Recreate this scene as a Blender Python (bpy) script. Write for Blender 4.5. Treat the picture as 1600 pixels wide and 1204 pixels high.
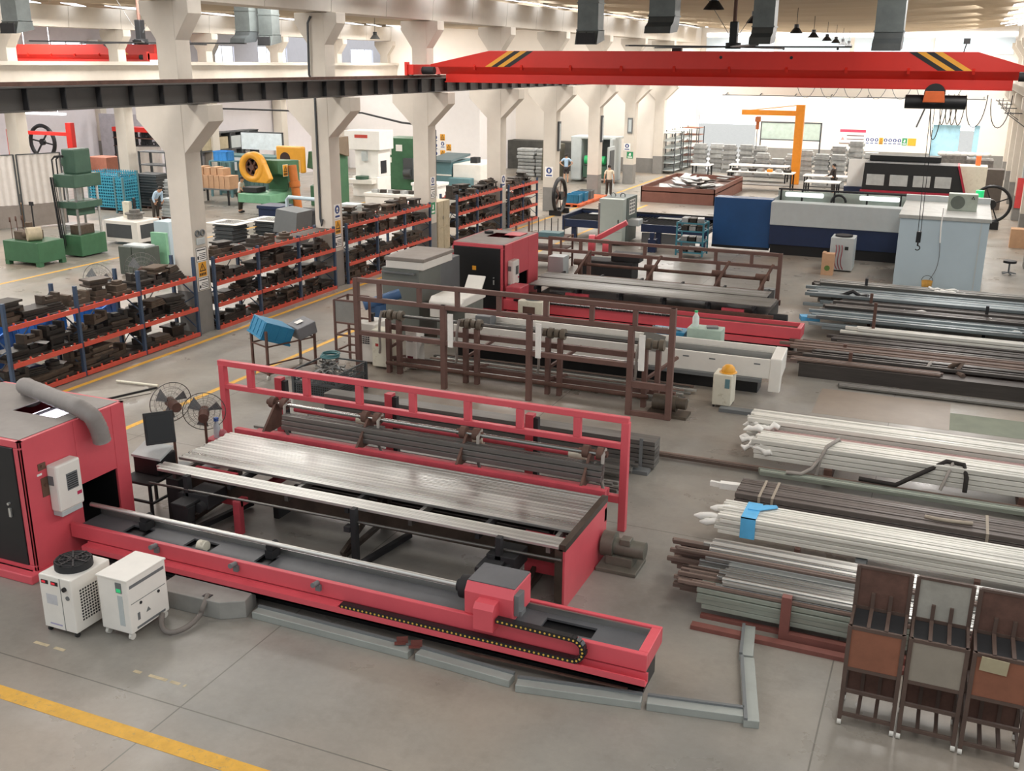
import bpy, bmesh, math, random
from mathutils import Vector, Matrix, Euler
random.seed(7)
S = bpy.context.scene
COL = S.collection
for _o in list(bpy.data.objects):
    bpy.data.objects.remove(_o)

# ---------------------------------------------------------------- camera
PITCH, YAW, ROLL = math.radians(-17.49), math.radians(-23.06), math.radians(-0.41)
fw = Vector((math.cos(PITCH) * math.sin(YAW), math.cos(PITCH) * math.cos(YAW), math.sin(PITCH)))
rt = Vector((math.cos(YAW), -math.sin(YAW), 0))
up = rt.cross(fw)
r2 = rt * math.cos(ROLL) - up * math.sin(ROLL)
u2 = rt * math.sin(ROLL) + up * math.cos(ROLL)
cam_d = bpy.data.cameras.new('camera')
cam_d.sensor_width = 36
cam_d.lens = 36.0
cam_d.clip_end = 400
cam = bpy.data.objects.new('camera', cam_d)
COL.objects.link(cam)
m = Matrix((r2, u2, -fw)).transposed().to_4x4()
m.translation = Vector((0, 0, 7.0))
cam.matrix_world = m
S.camera = cam

# ---------------------------------------------------------------- world, lights, exposure
S.view_settings.view_transform = 'Standard'
S.view_settings.look = 'None'
S.view_settings.gamma = 1
S.view_settings.use_curve_mapping = False
S.view_settings.exposure = -1.35
w = bpy.data.worlds.new('daylight')
S.world = w
w.use_nodes = True
wn_ = w.node_tree
bg = wn_.nodes['Background']
bg.inputs[0].default_value = (0.93, 0.97, 1.0, 1)
# overcast sky, brightest towards the far (sunward) end of the hall
wtc = wn_.nodes.new('ShaderNodeTexCoord')
wsp = wn_.nodes.new('ShaderNodeSeparateXYZ')
wn_.links.new(wtc.outputs['Generated'], wsp.inputs[0])
wmr = wn_.nodes.new('ShaderNodeMapRange')
wmr.inputs['From Min'].default_value, wmr.inputs['From Max'].default_value = 0.2, 1.0
wmr.inputs['To Min'].default_value, wmr.inputs['To Max'].default_value = 1.9, 9.0
wn_.links.new(wsp.outputs['Y'], wmr.inputs[0])
wn_.links.new(wmr.outputs[0], bg.inputs[1])

def area(name, loc, rot, sx, sy, power, col=(1, 0.965, 0.92)):
    d = bpy.data.lights.new(name, 'AREA')
    d.shape = 'RECTANGLE'
    d.size, d.size_y, d.energy, d.color = sx, sy, power, col
    o = bpy.data.objects.new(name, d)
    o.location, o.rotation_euler = loc, rot
    COL.objects.link(o)
    return o

# daylight that falls in through the roof glazing beside the valley beams, then added fill lamps
SKY_Y = [3.0 + 6.7 * k for k in range(12)]
for y in SKY_Y:
    e_ = 520 if y < 30 else 700 if y < 48 else 1250
    area('daylight_and_fill', (-15.9, y, 9.30), (0, math.radians(-16), 0), 1.5, 2.6, e_)
    area('daylight_and_fill', (0.5, y, 9.30), (0, math.radians(16), 0), 1.5, 2.6, e_)
for y in SKY_Y[1:10]:
    area('daylight_and_fill', (-21.2, y, 9.30), (0, math.radians(16), 0), 1.5, 2.6, 1300)
    area('daylight_and_fill', (-36.6, y, 9.30), (0, math.radians(-16), 0), 1.5, 2.6, 1300)
for y in SKY_Y[4:10]:
    area('daylight_and_fill', (-48.0, y, 8.95), (0, 0, 0), 4, 2.0, 1900)  # fill lamps added under the closed shells to brighten the far left bay
for y in (69, 74.5):
    area('daylight_and_fill', (-8.0, y, 9.0), (0, 0, 0), 12, 2.5, 3000)  # wide fill lamps added below the roof to brighten the far end

# ---------------------------------------------------------------- materials
def lin(c):
    if isinstance(c, str):
        c = tuple(int(c[i:i + 2], 16) / 255 for i in (0, 2, 4))
    return tuple(x / 12.92 if x <= 0.04045 else ((x + 0.055) / 1.055) ** 2.4 for x in c)

MATS = {}
def mat(name, hexc, rough=0.5, metal=0.0, var=0.12, scale=3.0, dirt=None, stretch=None, spec=0.5, bump=0.0, rnd=0.0):
    """procedural paint / metal: base colour with cloudy wear"""
    if name in MATS:
        return MATS[name]
    mt = bpy.data.materials.new(name)
    mt.use_nodes = True
    nt = mt.node_tree
    b = nt.nodes['Principled BSDF']
    c = lin(hexc)
    b.inputs['Roughness'].default_value = rough
    b.inputs['Metallic'].default_value = metal
    b.inputs['Specular IOR Level'].default_value = spec
    tc = nt.nodes.new('ShaderNodeTexCoord')
    mp = nt.nodes.new('ShaderNodeMapping')
    if stretch:
        mp.inputs['Scale'].default_value = stretch
    nt.links.new(tc.outputs['Object'], mp.inputs['Vector'])
    nz = nt.nodes.new('ShaderNodeTexNoise')
    nz.inputs['Scale'].default_value = scale
    nz.inputs['Detail'].default_value = 5
    nz.inputs['Roughness'].default_value = 0.65
    nt.links.new(mp.outputs[0], nz.inputs['Vector'])
    rp = nt.nodes.new('ShaderNodeValToRGB')
    e = rp.color_ramp.elements
    e[0].position, e[1].position = 0.3, 0.7
    e[0].color = tuple(x * (1 - var) for x in c) + (1,)
    e[1].color = tuple(min(1, x * (1 + var)) for x in c) + (1,)
    nt.links.new(nz.outputs['Fac'], rp.inputs[0])
    src = rp.outputs[0]
    if dirt:
        n2 = nt.nodes.new('ShaderNodeTexNoise')
        n2.inputs['Scale'].default_value = scale * 2.3
        n2.inputs['Detail'].default_value = 8
        n2.inputs['Roughness'].default_value = 0.7
        nt.links.new(mp.outputs[0], n2.inputs['Vector'])
        r2_ = nt.nodes.new('ShaderNodeValToRGB')
        r2_.color_ramp.elements[0].position = 0.56
        r2_.color_ramp.elements[1].position = 0.72
        nt.links.new(n2.outputs['Fac'], r2_.inputs[0])
        mx = nt.nodes.new('ShaderNodeMix')
        mx.data_type = 'RGBA'
        nt.links.new(r2_.outputs[0], mx.inputs[0])
        nt.links.new(src, mx.inputs[6])
        mx.inputs[7].default_value = lin(dirt) + (1,)
        src = mx.outputs[2]
    if rnd:
        # every piece of stock differs a little in tone
        oi = nt.nodes.new('ShaderNodeObjectInfo')
        mr = nt.nodes.new('ShaderNodeMapRange')
        mr.inputs['To Min'].default_value, mr.inputs['To Max'].default_value = 1 - rnd, 1 + rnd * 0.6
        nt.links.new(oi.outputs['Random'], mr.inputs[0])
        vm = nt.nodes.new('ShaderNodeVectorMath'); vm.operation = 'SCALE'
        nt.links.new(src, vm.inputs[0]); nt.links.new(mr.outputs[0], vm.inputs['Scale'])
        src = vm.outputs[0]
        m2 = nt.nodes.new('ShaderNodeMapRange')
        m2.inputs['To Min'].default_value, m2.inputs['To Max'].default_value = rough * 0.75, min(1, rough * 1.35)
        nt.links.new(oi.outputs['Random'], m2.inputs[0])
        nt.links.new(m2.outputs[0], b.inputs['Roughness'])
    nt.links.new(src, b.inputs['Base Color'])
    if bump:
        bp = nt.nodes.new('ShaderNodeBump')
        bp.inputs['Strength'].default_value = bump
        nt.links.new(nz.outputs['Fac'], bp.inputs['Height'])
        nt.links.new(bp.outputs[0], b.inputs['Normal'])
    MATS[name] = mt
    return mt

def glow(name, hexc, strength):
    if name in MATS:
        return MATS[name]
    mt = bpy.data.materials.new(name)
    mt.use_nodes = True
    b = mt.node_tree.nodes['Principled BSDF']
    b.inputs['Base Color'].default_value = lin(hexc) + (1,)
    b.inputs['Emission Color'].default_value = lin(hexc) + (1,)
    b.inputs['Emission Strength'].default_value = strength
    MATS[name] = mt
    return mt

def mesh_sheet(name, hexc, sx, sy, fill, axis='XZ'):
    """woven wire: thin wires with open gaps, in object space"""
    if name in MATS:
        return MATS[name]
    mt = bpy.data.materials.new(name)
    mt.use_nodes = True
    nt = mt.node_tree
    b = nt.nodes['Principled BSDF']
    b.inputs['Base Color'].default_value = lin(hexc) + (1,)
    b.inputs['Roughness'].default_value = 0.5
    tc = nt.nodes.new('ShaderNodeTexCoord')
    sp = nt.nodes.new('ShaderNodeSeparateXYZ')
    nt.links.new(tc.outputs['Object'], sp.inputs[0])
    def stripes(out, k):
        mu = nt.nodes.new('ShaderNodeMath'); mu.operation = 'MULTIPLY'; mu.inputs[1].default_value = k
        nt.links.new(out, mu.inputs[0])
        fr = nt.nodes.new('ShaderNodeMath'); fr.operation = 'FRACT'
        nt.links.new(mu.outputs[0], fr.inputs[0])
        lt = nt.nodes.new('ShaderNodeMath'); lt.operation = 'LESS_THAN'; lt.inputs[1].default_value = fill
        nt.links.new(fr.outputs[0], lt.inputs[0])
        return lt.outputs[0]
    a_, c_ = stripes(sp.outputs[axis[0]], sx), stripes(sp.outputs[axis[1]], sy)
    mxx = nt.nodes.new('ShaderNodeMath'); mxx.operation = 'MAXIMUM'
    nt.links.new(a_, mxx.inputs[0]); nt.links.new(c_, mxx.inputs[1])
    nt.links.new(mxx.outputs[0], b.inputs['Alpha'])
    MATS[name] = mt
    return mt

M = dict(
    pink=mat('red machine enamel', 'D45660', 0.42, var=0.06, scale=1.5, dirt=None),
    pinkd=mat('worn red enamel', 'C04A55', 0.5, var=0.15, scale=3),
    red=mat('crane red paint', 'CE2A1E', 0.4, var=0.08, scale=0.6),
    redd=mat('dark crane red', '8E1512', 0.5),
    black=mat('black paint', '17181A', 0.45, var=0.2),
    soot=mat('dull black steel', '222224', 0.7, var=0.25),
    bedgrey=mat('dark grey bed plate', '5B5C5F', 0.5, var=0.15, scale=2),
    grey=mat('machine grey paint', '6C6F70', 0.5, var=0.06),
    dgrey=mat('charcoal paint', '4A4D4F', 0.5, var=0.08),
    lgrey=mat('light grey paint', 'B9C0C0', 0.45, var=0.05),
    white=mat('cream white paint', 'E6E2DA', 0.45, var=0.04, dirt=None),
    cream=mat('aged cream paint', 'D9D4C2', 0.5, var=0.06, dirt='B0A78F'),
    wallw=mat('white plaster', 'EDE6DC', 0.85, var=0.04, scale=0.4),
    conc=mat('painted concrete', 'CFC7BB', 0.8, var=0.07, scale=0.8),
    concg=mat('grey dado paint', '85837F', 0.75, var=0.08),
    steel=mat('bright galvanised tube', 'C4C4C0', 0.33, 0.8, var=0.12, scale=2, stretch=(0.4, 6, 6), rnd=.38),
    steeld=mat('grey mill steel', '7A7874', 0.4, 0.7, var=0.2, scale=3, stretch=(0.3, 5, 5), rnd=.4),
    steelb=mat('dark tube steel', '57524F', 0.45, 0.6, var=0.2, scale=3, stretch=(0.3, 5, 5), rnd=.4),
    brown=mat('brown primer', '6B4F47', 0.6, var=0.14, scale=3),
    rust=mat('rusty brown steel', '5D4238', 0.75, var=0.3, scale=5),
    brick=mat('red oxide sheet', '84543F', 0.7, var=0.15, scale=3),
    runway=mat('dark runway steel', '55524F', 0.55, 0.2, var=0.12, scale=1),
    duct=mat('galvanised duct', '666C6B', 0.42, 0.45, var=0.2, scale=2),
    orange=mat('orange enamel', 'E08A1E', 0.45, var=0.08),
    yellow=mat('yellow enamel', 'E2A130', 0.45, var=0.06),
    yline=mat('yellow floor paint', 'D9A53C', 0.6, var=0.12, scale=6, dirt='9C8A62'),
    green=mat('machine green', '3B6647', 0.5, var=0.12),
    dgreen=mat('dark machine green', '3C5A4A', 0.5, var=0.12),
    pgreen=mat('pale green paint', '7FB391', 0.5),
    teal=mat('teal paint', '5F8389', 0.5, var=0.06),
    blue=mat('deep blue paint', '1D4A7C', 0.4, var=0.12, scale=1),
    navy=mat('navy machine paint', '17294B', 0.45, var=0.1),
    rackblue=mat('blue rack upright', '3B4C63', 0.5, var=0.12),
    rackred=mat('orange red rack beam', 'CE5340', 0.5, var=0.1),
    ltblue=mat('pale blue panel', 'B4C4CC', 0.5, var=0.04, scale=0.7),
    crate=mat('blue plastic crate', '2E7FA6', 0.45, var=0.08),
    plastic=mat('black plastic', '1B1B1D', 0.4),
    die=mat('oily die steel', '3E3934', 0.5, 0.35, var=0.3, scale=4, rnd=.4),
    die2=mat('brown die steel', '5A4D41', 0.6, 0.25, var=0.3, scale=4, rnd=.35),
    alu=mat('cast aluminium', 'A2A4A3', 0.5, 0.3, var=0.2, scale=4, rnd=.3),
    kraft=mat('brown cardboard', 'BE9878', 0.8, var=0.1, rnd=.15),
    wrap=mat('white wrapping film', 'ECEAE4', 0.4, var=0.07, scale=5),
    paper=mat('paper', 'EFEDE8', 0.8, var=0.03),
    sblue=mat('sign blue', '28407E', 0.6),
    sgreen=mat('sign green', '2E8B5B', 0.6),
    skin=mat('skin', 'C99C7F', 0.6, var=0.05),
    hair=mat('black hair', '17130F', 0.6),
    sheet=mat('grey screen cloth', 'DAD4CE', 0.9, var=0.06),
    beige=mat('beige steel cabinet', 'B3A78D', 0.6, var=0.1, dirt='9A8D73'),
    rubber=mat('rubber', '262626', 0.8),
    castor=mat('white castor', 'CFCCC4', 0.5),
    grille=mat('fan guard wire', '8C8A86', 0.45, 0.4),
    hose=mat('ribbed grey hose', '8A8480', 0.6, var=0.1),
    lime=mat('safety green', '2FB26B', 0.5),
    cyan=mat('sky blue film', '5DB4E6', 0.5),
)

# ---------------------------------------------------------------- mesh builder
class MB:
    def __init__(s):
        s.v, s.f, s.mi, s.sm = [], [], [], []
    def add(s, vs, fs, mi=0, sm=False):
        o = len(s.v)
        s.v += [tuple(x) for x in vs]
        for f in fs:
            s.f.append([i + o for i in f]); s.mi.append(mi); s.sm.append(sm)
        return s
    def box(s, x0, y0, z0, x1, y1, z1, mi=0):
        x0, x1 = min(x0, x1), max(x0, x1); y0, y1 = min(y0, y1), max(y0, y1); z0, z1 = min(z0, z1), max(z0, z1)
        vs = [(x0, y0, z0), (x1, y0, z0), (x1, y1, z0), (x0, y1, z0), (x0, y0, z1), (x1, y0, z1), (x1, y1, z1), (x0, y1, z1)]
        return s.add(vs, [(0, 3, 2, 1), (4, 5, 6, 7), (0, 1, 5, 4), (1, 2, 6, 5), (2, 3, 7, 6), (3, 0, 4, 7)], mi)
    def cbox(s, c, d, mi=0, rz=0.0, tilt=None):
        """box by centre and size, turned about z (and tilted about x, y)"""
        r = Matrix.Rotation(rz, 3, 'Z')
        if tilt:
            r = r @ Euler((tilt[0], tilt[1], 0)).to_matrix()
        n = len(s.v)
        s.box(-d[0] / 2, -d[1] / 2, -d[2] / 2, d[0] / 2, d[1] / 2, d[2] / 2, mi)
        for i in range(n, len(s.v)):
            s.v[i] = tuple(r @ Vector(s.v[i]) + Vector(c))
        return s
    def bar(s, p, q, w, h=None, mi=0, upv=(0, 0, 1)):
        h = h or w
        p, q = Vector(p), Vector(q)
        d = (q - p).normalized()
        u = Vector(upv)
        if abs(d.dot(u)) > 0.98:
            u = Vector((0, 1, 0))
        a = d.cross(u).normalized() * (w / 2)
        b = a.cross(d).normalized() * (h / 2)
        vs = [p - a - b, p + a - b, p + a + b, p - a + b, q - a - b, q + a - b, q + a + b, q - a + b]
        return s.add(vs, [(0, 1, 2, 3), (7, 6, 5, 4), (0, 4, 5, 1), (1, 5, 6, 2), (2, 6, 7, 3), (3, 7, 4, 0)], mi)
    def cyl(s, p, q, r, n=12, r1=None, mi=0, cap=True):
        r1 = r if r1 is None else r1
        p, q = Vector(p), Vector(q)
        d = (q - p).normalized()
        u = Vector((0, 0, 1)) if abs(d.z) < 0.95 else Vector((1, 0, 0))
        a = d.cross(u).normalized(); b = d.cross(a)
        vs = []
        for k in range(n):
            t = 2 * math.pi * k / n
            e = a * math.cos(t) + b * math.sin(t)
            vs += [p + e * r, q + e * r1]
        fs = [(2 * k, 2 * ((k + 1) % n), 2 * ((k + 1) % n) + 1, 2 * k + 1) for k in range(n)]
        s.add(vs, fs, mi, True)
        if cap:
            s.add([vs[2 * k] for k in range(n)], [tuple(range(n))[::-1]], mi)
            s.add([vs[2 * k + 1] for k in range(n)], [tuple(range(n))], mi)
        return s
    def tube(s, pts, r, n=8, mi=0, closed=False, cap=True):
        pts = [Vector(p) for p in pts]
        m_ = len(pts)
        rings = []
        a = None
        for i, p in enumerate(pts):
            if closed:
                d = (pts[(i + 1) % m_] - pts[i - 1]).normalized()
            else:
                d = (pts[min(i + 1, m_ - 1)] - pts[max(i - 1, 0)]).normalized()
            if a is None:
                u = Vector((0, 0, 1)) if abs(d.z) < 0.9 else Vector((1, 0, 0))
                a = d.cross(u).normalized()
            else:
                a = (a - d * a.dot(d)).normalized()
            b = d.cross(a)
            rr = r[i] if isinstance(r, (list, tuple)) else r
            rings.append([p + (a * math.cos(2 * math.pi * k / n) + b * math.sin(2 * math.pi * k / n)) * rr for k in range(n)])
        vs = [v for ring in rings for v in ring]
        fs = []
        for i in range(m_ if closed else m_ - 1):
            j = (i + 1) % m_
            for k in range(n):
                l = (k + 1) % n
                fs.append((i * n + k, i * n + l, j * n + l, j * n + k))
        s.add(vs, fs, mi, True)
        if cap and not closed:
            s.add(rings[0], [tuple(range(n))[::-1]], mi); s.add(rings[-1], [tuple(range(n))], mi)
        return s
    def prism(s, poly, axis, a, b, mi=0):
        """extrude a 2-D outline along an axis; poly holds the two other coordinates in xyz order"""
        def P(u, v, t):
            return (t, u, v) if axis == 'x' else (u, t, v) if axis == 'y' else (u, v, t)
        n = len(poly)
        vs = [P(u, v, a) for u, v in poly] + [P(u, v, b) for u, v in poly]
        fs = [tuple(range(n)), tuple(range(2 * n - 1, n - 1, -1))]
        fs += [(i, i + n, (i + 1) % n + n, (i + 1) % n) for i in range(n)]
        return s.add(vs, fs, mi)
    def ball(s, c, r, n=12, m_=8, mi=0, sc=(1, 1, 1)):
        vs, fs = [], []
        for j in range(m_ + 1):
            ph = math.pi * j / m_
            for k in range(n):
                t = 2 * math.pi * k / n
                vs.append((c[0] + r * sc[0] * math.sin(ph) * math.cos(t), c[1] + r * sc[1] * math.sin(ph) * math.sin(t), c[2] + r * sc[2] * math.cos(ph)))
        for j in range(m_):
            for k in range(n):
                l = (k + 1) % n
                fs.append((j * n + k, (j + 1) * n + k, (j + 1) * n + l, j * n + l))
        return s.add(vs, fs, mi, True)
    def lathe(s, prof, c=(0, 0, 0), n=20, mi=0, axis='z'):
        vs, fs = [], []
        for r, h in prof:
            for k in range(n):
                t = 2 * math.pi * k / n
                x, y, z = r * math.cos(t), r * math.sin(t), h
                if axis == 'x': x, y, z = z, x, y
                if axis == 'y': x, y, z = x, z, y
                vs.append((c[0] + x, c[1] + y, c[2] + z))
        for j in range(len(prof) - 1):
            for k in range(n):
                l = (k + 1) % n
                fs.append((j * n + k, j * n + l, (j + 1) * n + l, (j + 1) * n + k))
        return s.add(vs, fs, mi, True)
    def ring(s, c, R, r, axis='y', n=28, k=6, mi=0):
        pts = []
        for i in range(n):
            t = 2 * math.pi * i / n
            u, v = R * math.cos(t), R * math.sin(t)
            pts.append((c[0] + u, c[1], c[2] + v) if axis == 'y' else (c[0], c[1] + u, c[2] + v) if axis == 'x' else (c[0] + u, c[1] + v, c[2]))
        return s.tube(pts, r, k, mi, closed=True)
    def build(s, name, mats, parent=None, bev=0.0, local=False):
        off = Vector((0, 0, 0))
        if parent is not None and not local:
            off = Vector(ORG.get(parent.name, (0, 0, 0)))
        me = bpy.data.meshes.new(name)
        me.from_pydata([tuple(Vector(v) - off) for v in s.v], [], s.f)
        if not isinstance(mats, (list, tuple)):
            mats = [mats]
        for mm in mats:
            me.materials.append(mm)
        me.polygons.foreach_set('material_index', s.mi)
        me.polygons.foreach_set('use_smooth', s.sm)
        bm = bmesh.new(); bm.from_mesh(me)
        bmesh.ops.recalc_face_normals(bm, faces=bm.faces)
        bm.to_mesh(me); bm.free()
        me.update()
        o = bpy.data.objects.new(name, me)
        COL.objects.link(o)
        if parent is not None:
            o.parent = parent
            ORG[o.name] = tuple(off)
        if bev:
            md = o.modifiers.new('edge', 'BEVEL')
            md.width, md.segments, md.limit_method, md.angle_limit = bev, 2, 'ANGLE', math.radians(50)
            md.harden_normals = False
        return o

ORG = {}
def thing(name, label, cat, loc=(0, 0, 0), rz=0.0, group=None):
    o = bpy.data.objects.new(name, None)
    o.empty_display_size = 0.2
    COL.objects.link(o)
    o.location, o.rotation_euler = loc, (0, 0, rz)
    ORG[o.name] = tuple(loc)
    return tag(o, label, cat, group)
def tag(o, label, cat, group=None):
    o['label'], o['category'] = label, cat
    if group:
        o['group'] = group
    return o
def struct(o):
    o['kind'] = 'structure'
    return o
def dup(root, loc, rz=None, label=None, group=None):
    def cp(o, par):
        c = o.copy(); COL.objects.link(c)
        if par is not None:
            c.parent = par
        for ch in o.children:
            cp(ch, c)
        return c
    r = cp(root, None)
    r.location = loc
    if rz is not None:
        r.rotation_euler = (0, 0, rz)
    if label:
        r['label'] = label
    if group:
        r['group'] = group
    return r
def one(name, mb, mats, label, cat, group=None, bev=0.0):
    """a thing that is a single mesh, its origin moved to its base"""
    xs = [v[0] for v in mb.v]; ys = [v[1] for v in mb.v]; zs = [v[2] for v in mb.v]
    c = Vector(((min(xs) + max(xs)) / 2, (min(ys) + max(ys)) / 2, min(zs)))
    mb.v = [tuple(Vector(v) - c) for v in mb.v]
    o = mb.build(name, mats, None, bev)
    o.location = c
    return tag(o, label, cat, group)
def copy1(o, loc, rz=0.0, label=None, group=None, sc=None):
    c = o.copy(); COL.objects.link(c)
    c.location = loc; c.rotation_euler = (0, 0, rz)
    if sc: c.scale = sc
    if label: c['label'] = label
    if group: c['group'] = group
    return c
def arc(c, R, t0, t1, n, plane='xz'):
    out = []
    for i in range(n + 1):
        t = t0 + (t1 - t0) * i / n
        u, v = R * math.cos(t), R * math.sin(t)
        out.append((c[0] + u, c[1], c[2] + v) if plane == 'xz' else (c[0], c[1] + u, c[2] + v) if plane == 'yz' else (c[0] + u, c[1] + v, c[2]))
    return out
def bez(p0, p1, p2, p3, n=10):
    p0, p1, p2, p3 = map(Vector, (p0, p1, p2, p3))
    return [p0 * (1 - t) ** 3 + p1 * 3 * t * (1 - t) ** 2 + p2 * 3 * t * t * (1 - t) + p3 * t ** 3 for t in [i / n for i in range(n + 1)]]

# ================================================================ SETTING
def floor_material():
    mt = bpy.data.materials.new('sealed concrete floor')
    mt.use_nodes = True
    nt = mt.node_tree; N = nt.nodes; L = nt.links
    b = N['Principled BSDF']
    tc = N.new('ShaderNodeTexCoord')
    def noise(scale, det, rough=0.6):
        n = N.new('ShaderNodeTexNoise')
        n.inputs['Scale'].default_value, n.inputs['Detail'].default_value, n.inputs['Roughness'].default_value = scale, det, rough
        L.new(tc.outputs['Object'], n.inputs['Vector'])
        return n.outputs['Fac']
    def ramp(src, p0, p1, c0, c1):
        r = N.new('ShaderNodeValToRGB')
        r.color_ramp.elements[0].position, r.color_ramp.elements[1].position = p0, p1
        r.color_ramp.elements[0].color, r.color_ramp.elements[1].color = c0, c1
        L.new(src, r.inputs[0])
        return r.outputs[0]
    def mix(f, a, c, t='MIX'):
        x = N.new('ShaderNodeMix'); x.data_type = 'RGBA'; x.blend_type = t
        if isinstance(f, float): x.inputs[0].default_value = f
        else: L.new(f, x.inputs[0])
        L.new(a, x.inputs[6])
        if isinstance(c, tuple): x.inputs[7].default_value = c
        else: L.new(c, x.inputs[7])
        return x.outputs[2]
    def rgb(h): return lin(h) + (1,)
    base = ramp(noise(0.35, 6), 0.35, 0.68, rgb('827F79'), rgb('98938A'))
    tan = ramp(noise(0.13, 3), 0.47, 0.62, (0, 0, 0, 1), (0.5, 0.5, 0.5, 1))
    base = mix(tan, base, rgb('A08C78'))
    stain = ramp(noise(1.1, 9, 0.72), 0.5, 0.8, (0, 0, 0, 1), (0.6, 0.6, 0.6, 1))
    base = mix(stain, base, rgb('6B655D'))
    fine = ramp(noise(9, 6, 0.7), 0.3, 0.7, (0.93, 0.93, 0.93, 1), (1.05, 1.05, 1.05, 1))
    base = mix(1.0, base, fine, 'MULTIPLY')
    # saw-cut joints every six metres
    sp = N.new('ShaderNodeSeparateXYZ'); L.new(tc.outputs['Object'], sp.inputs[0])
    def joint(o, off, per):
        a = N.new('ShaderNodeMath'); a.operation = 'ADD'; a.inputs[1].default_value = off; L.new(o, a.inputs[0])
        m_ = N.new('ShaderNodeMath'); m_.operation = 'PINGPONG'; m_.inputs[1].default_value = per / 2; L.new(a.outputs[0], m_.inputs[0])
        l = N.new('ShaderNodeMath'); l.operation = 'LESS_THAN'; l.inputs[1].default_value = 0.009; L.new(m_.outputs[0], l.inputs[0])
        return l.outputs[0]
    jx, jy = joint(sp.outputs['X'], 7.35, 6.7), joint(sp.outputs['Y'], -7.72, 6.7)
    mxn = N.new('ShaderNodeMath'); mxn.operation = 'MAXIMUM'; L.new(jx, mxn.inputs[0]); L.new(jy, mxn.inputs[1])
    base = mix(mxn.outputs[0], base, rgb('65615A'))
    L.new(base, b.inputs['Base Color'])
    rr = ramp(noise(0.8, 7), 0.35, 0.7, (0.26, 0.26, 0.26, 1), (0.5, 0.5, 0.5, 1))
    L.new(rr, b.inputs['Roughness'])
    return mt

FLOORM = floor_material()
struct(MB().box(-75, -14, -0.25, 24, 80.2, 0).build('floor', FLOORM))
struct(MB().box(-75, 80.2, -0.25, 24, 130, -0.02).build('floor', mat('yard concrete', 'C9C6C0', 0.9)))

def strip(n, x0, y0, x1, y1, z=0.003):
    struct(MB().box(x0, y0, 0.0005, x1, y1, z).build('trim_%d' % n, M['yline']))
strip(1, -17.62, 15.0, -17.48, 66)
strip(2, -14.66, 13.0, -14.52, 52)
strip(3, -28.3, 19, -28.16, 60)
strip(4, -14.0, 7.02, 4.0, 7.22)
# worn dashes of an older line
wm = MB()
for x0, x1 in ((-9.95, -9.72), (-9.62, -9.45), (-8.35, -8.24), (-8.12, -7.85), (-7.8, -7.66), (-7.6, -7.57)):
    wm.box(x0, 8.05, 0.0005, x1, 8.1, 0.002)
struct(wm.build('trim_5', mat('worn cream paint', 'B9AA8C', 0.7, var=0.2, scale=8)))
# green painted floor patch under the bar stock
struct(MB().box(-2.2, 21.3, 0.0004, 0.5, 23.15, 0.0016).build('trim_7', mat('tan floor coat', '8C7F72', 0.45, var=0.12, scale=1.2)))
struct(MB().box(0.5, 21.35, 0.0004, 6, 22.5, 0.002).build('trim_6', mat('green floor paint', '6F7561', 0.6, var=0.12, scale=2)))

COLY = [21.45 + 6.63 * k for k in range(-3, 9)]
def column(x, y, name='column', hi=True, dado=True):
    m_ = MB()
    hx, hy = 0.32, 0.3
    m_.box(x - hx, y - hy, 0, x + hx, y + hy, 1.15, 1 if dado else 0)
    m_.box(x - hx, y - hy, 1.15, x + hx, y + hy, 5.95, 0)
    # crane corbels to both sides
    a = 1.15
    for sg in (-1, 1):
        m_.prism([(x + sg * (hx - 0.02), 4.72), (x + sg * a, 5.55), (x + sg * a, 5.95), (x + sg * (hx - 0.02), 5.95)], 'y', y - hy + 0.01, y + hy - 0.01)
    u = 0.3
    m_.box(x - u, y - hy + 0.03, 5.95, x + u, y + hy - 0.03, 8.4)
    for sg in (-1, 1):
        m_.prism([(x + sg * (u - 0.02), 7.45), (x + sg * 0.75, 8.1), (x + sg * 0.75, 8.4), (x + sg * (u - 0.02), 8.4)], 'y', y - hy + 0.04, y + hy - 0.04)
    return struct(m_.build(name, [M['conc'], M['concg']], bev=0.012))
for y in COLY:
    if 20 < y < 70: column(-18.4, y)
    column(-39.0, y)
    column(2.95, y)
for y in COLY[3::2]:
    column(-60.0, y)

# valley beams on the columns, in six-metre lengths
for x in (-18.4, -39.0, 2.95):
    for k, y in enumerate(COLY):
        if k and y < 80:
            m_ = MB()
            for j in range(2):
                y0 = y - 6.63 + 3.315 * j
                m_.prism([(x - 0.42, 8.42), (x + 0.42, 8.42), (x + 0.5, 9.35), (x + 0.3, 9.35), (x - 0.3, 9.35), (x - 0.5, 9.35)], 'y', y0 + 0.012, y0 + 3.303)
            struct(m_.build('roof_beam', M['conc'], bev=0.01))

# saddle-shell roof: each shell sags along its span and arches across it
def roof_bay(x0, x1, ya, n, pitch=3.35):
    m_ = MB()
    nu, nv = 20, 10
    xc, hw = (x0 + x1) / 2, (x1 - x0) / 2
    for k in range(n):
        vs = []
        for j in range(nv + 1):
            t = j / nv
            y = ya + pitch * (k + t)
            for i in range(nu + 1):
                q = -1 + 2 * i / nu
                sag = 0.42 * q * q
                arch = 0.34 * (1 - (2 * t - 1) ** 2) * (0.35 + 0.65 * q * q)
                vs.append((xc + hw * q, y, 9.12 + sag + arch))
        fs = [(j * (nu + 1) + i, j * (nu + 1) + i + 1, (j + 1) * (nu + 1) + i + 1, (j + 1) * (nu + 1) + i) for j in range(nv) for i in range(nu)]
        m_.add(vs, fs, 0, True)
    m_.box(x0, ya, 10.2, x1, ya + pitch * n, 10.3)
    return struct(m_.build('ceiling', mat('roof shell concrete', 'B5A48C', 0.85, var=0.08, scale=0.6, stretch=(0.15, 1, 1))))
roof_bay(-17.95, 2.45, 7.8, 22)
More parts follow.
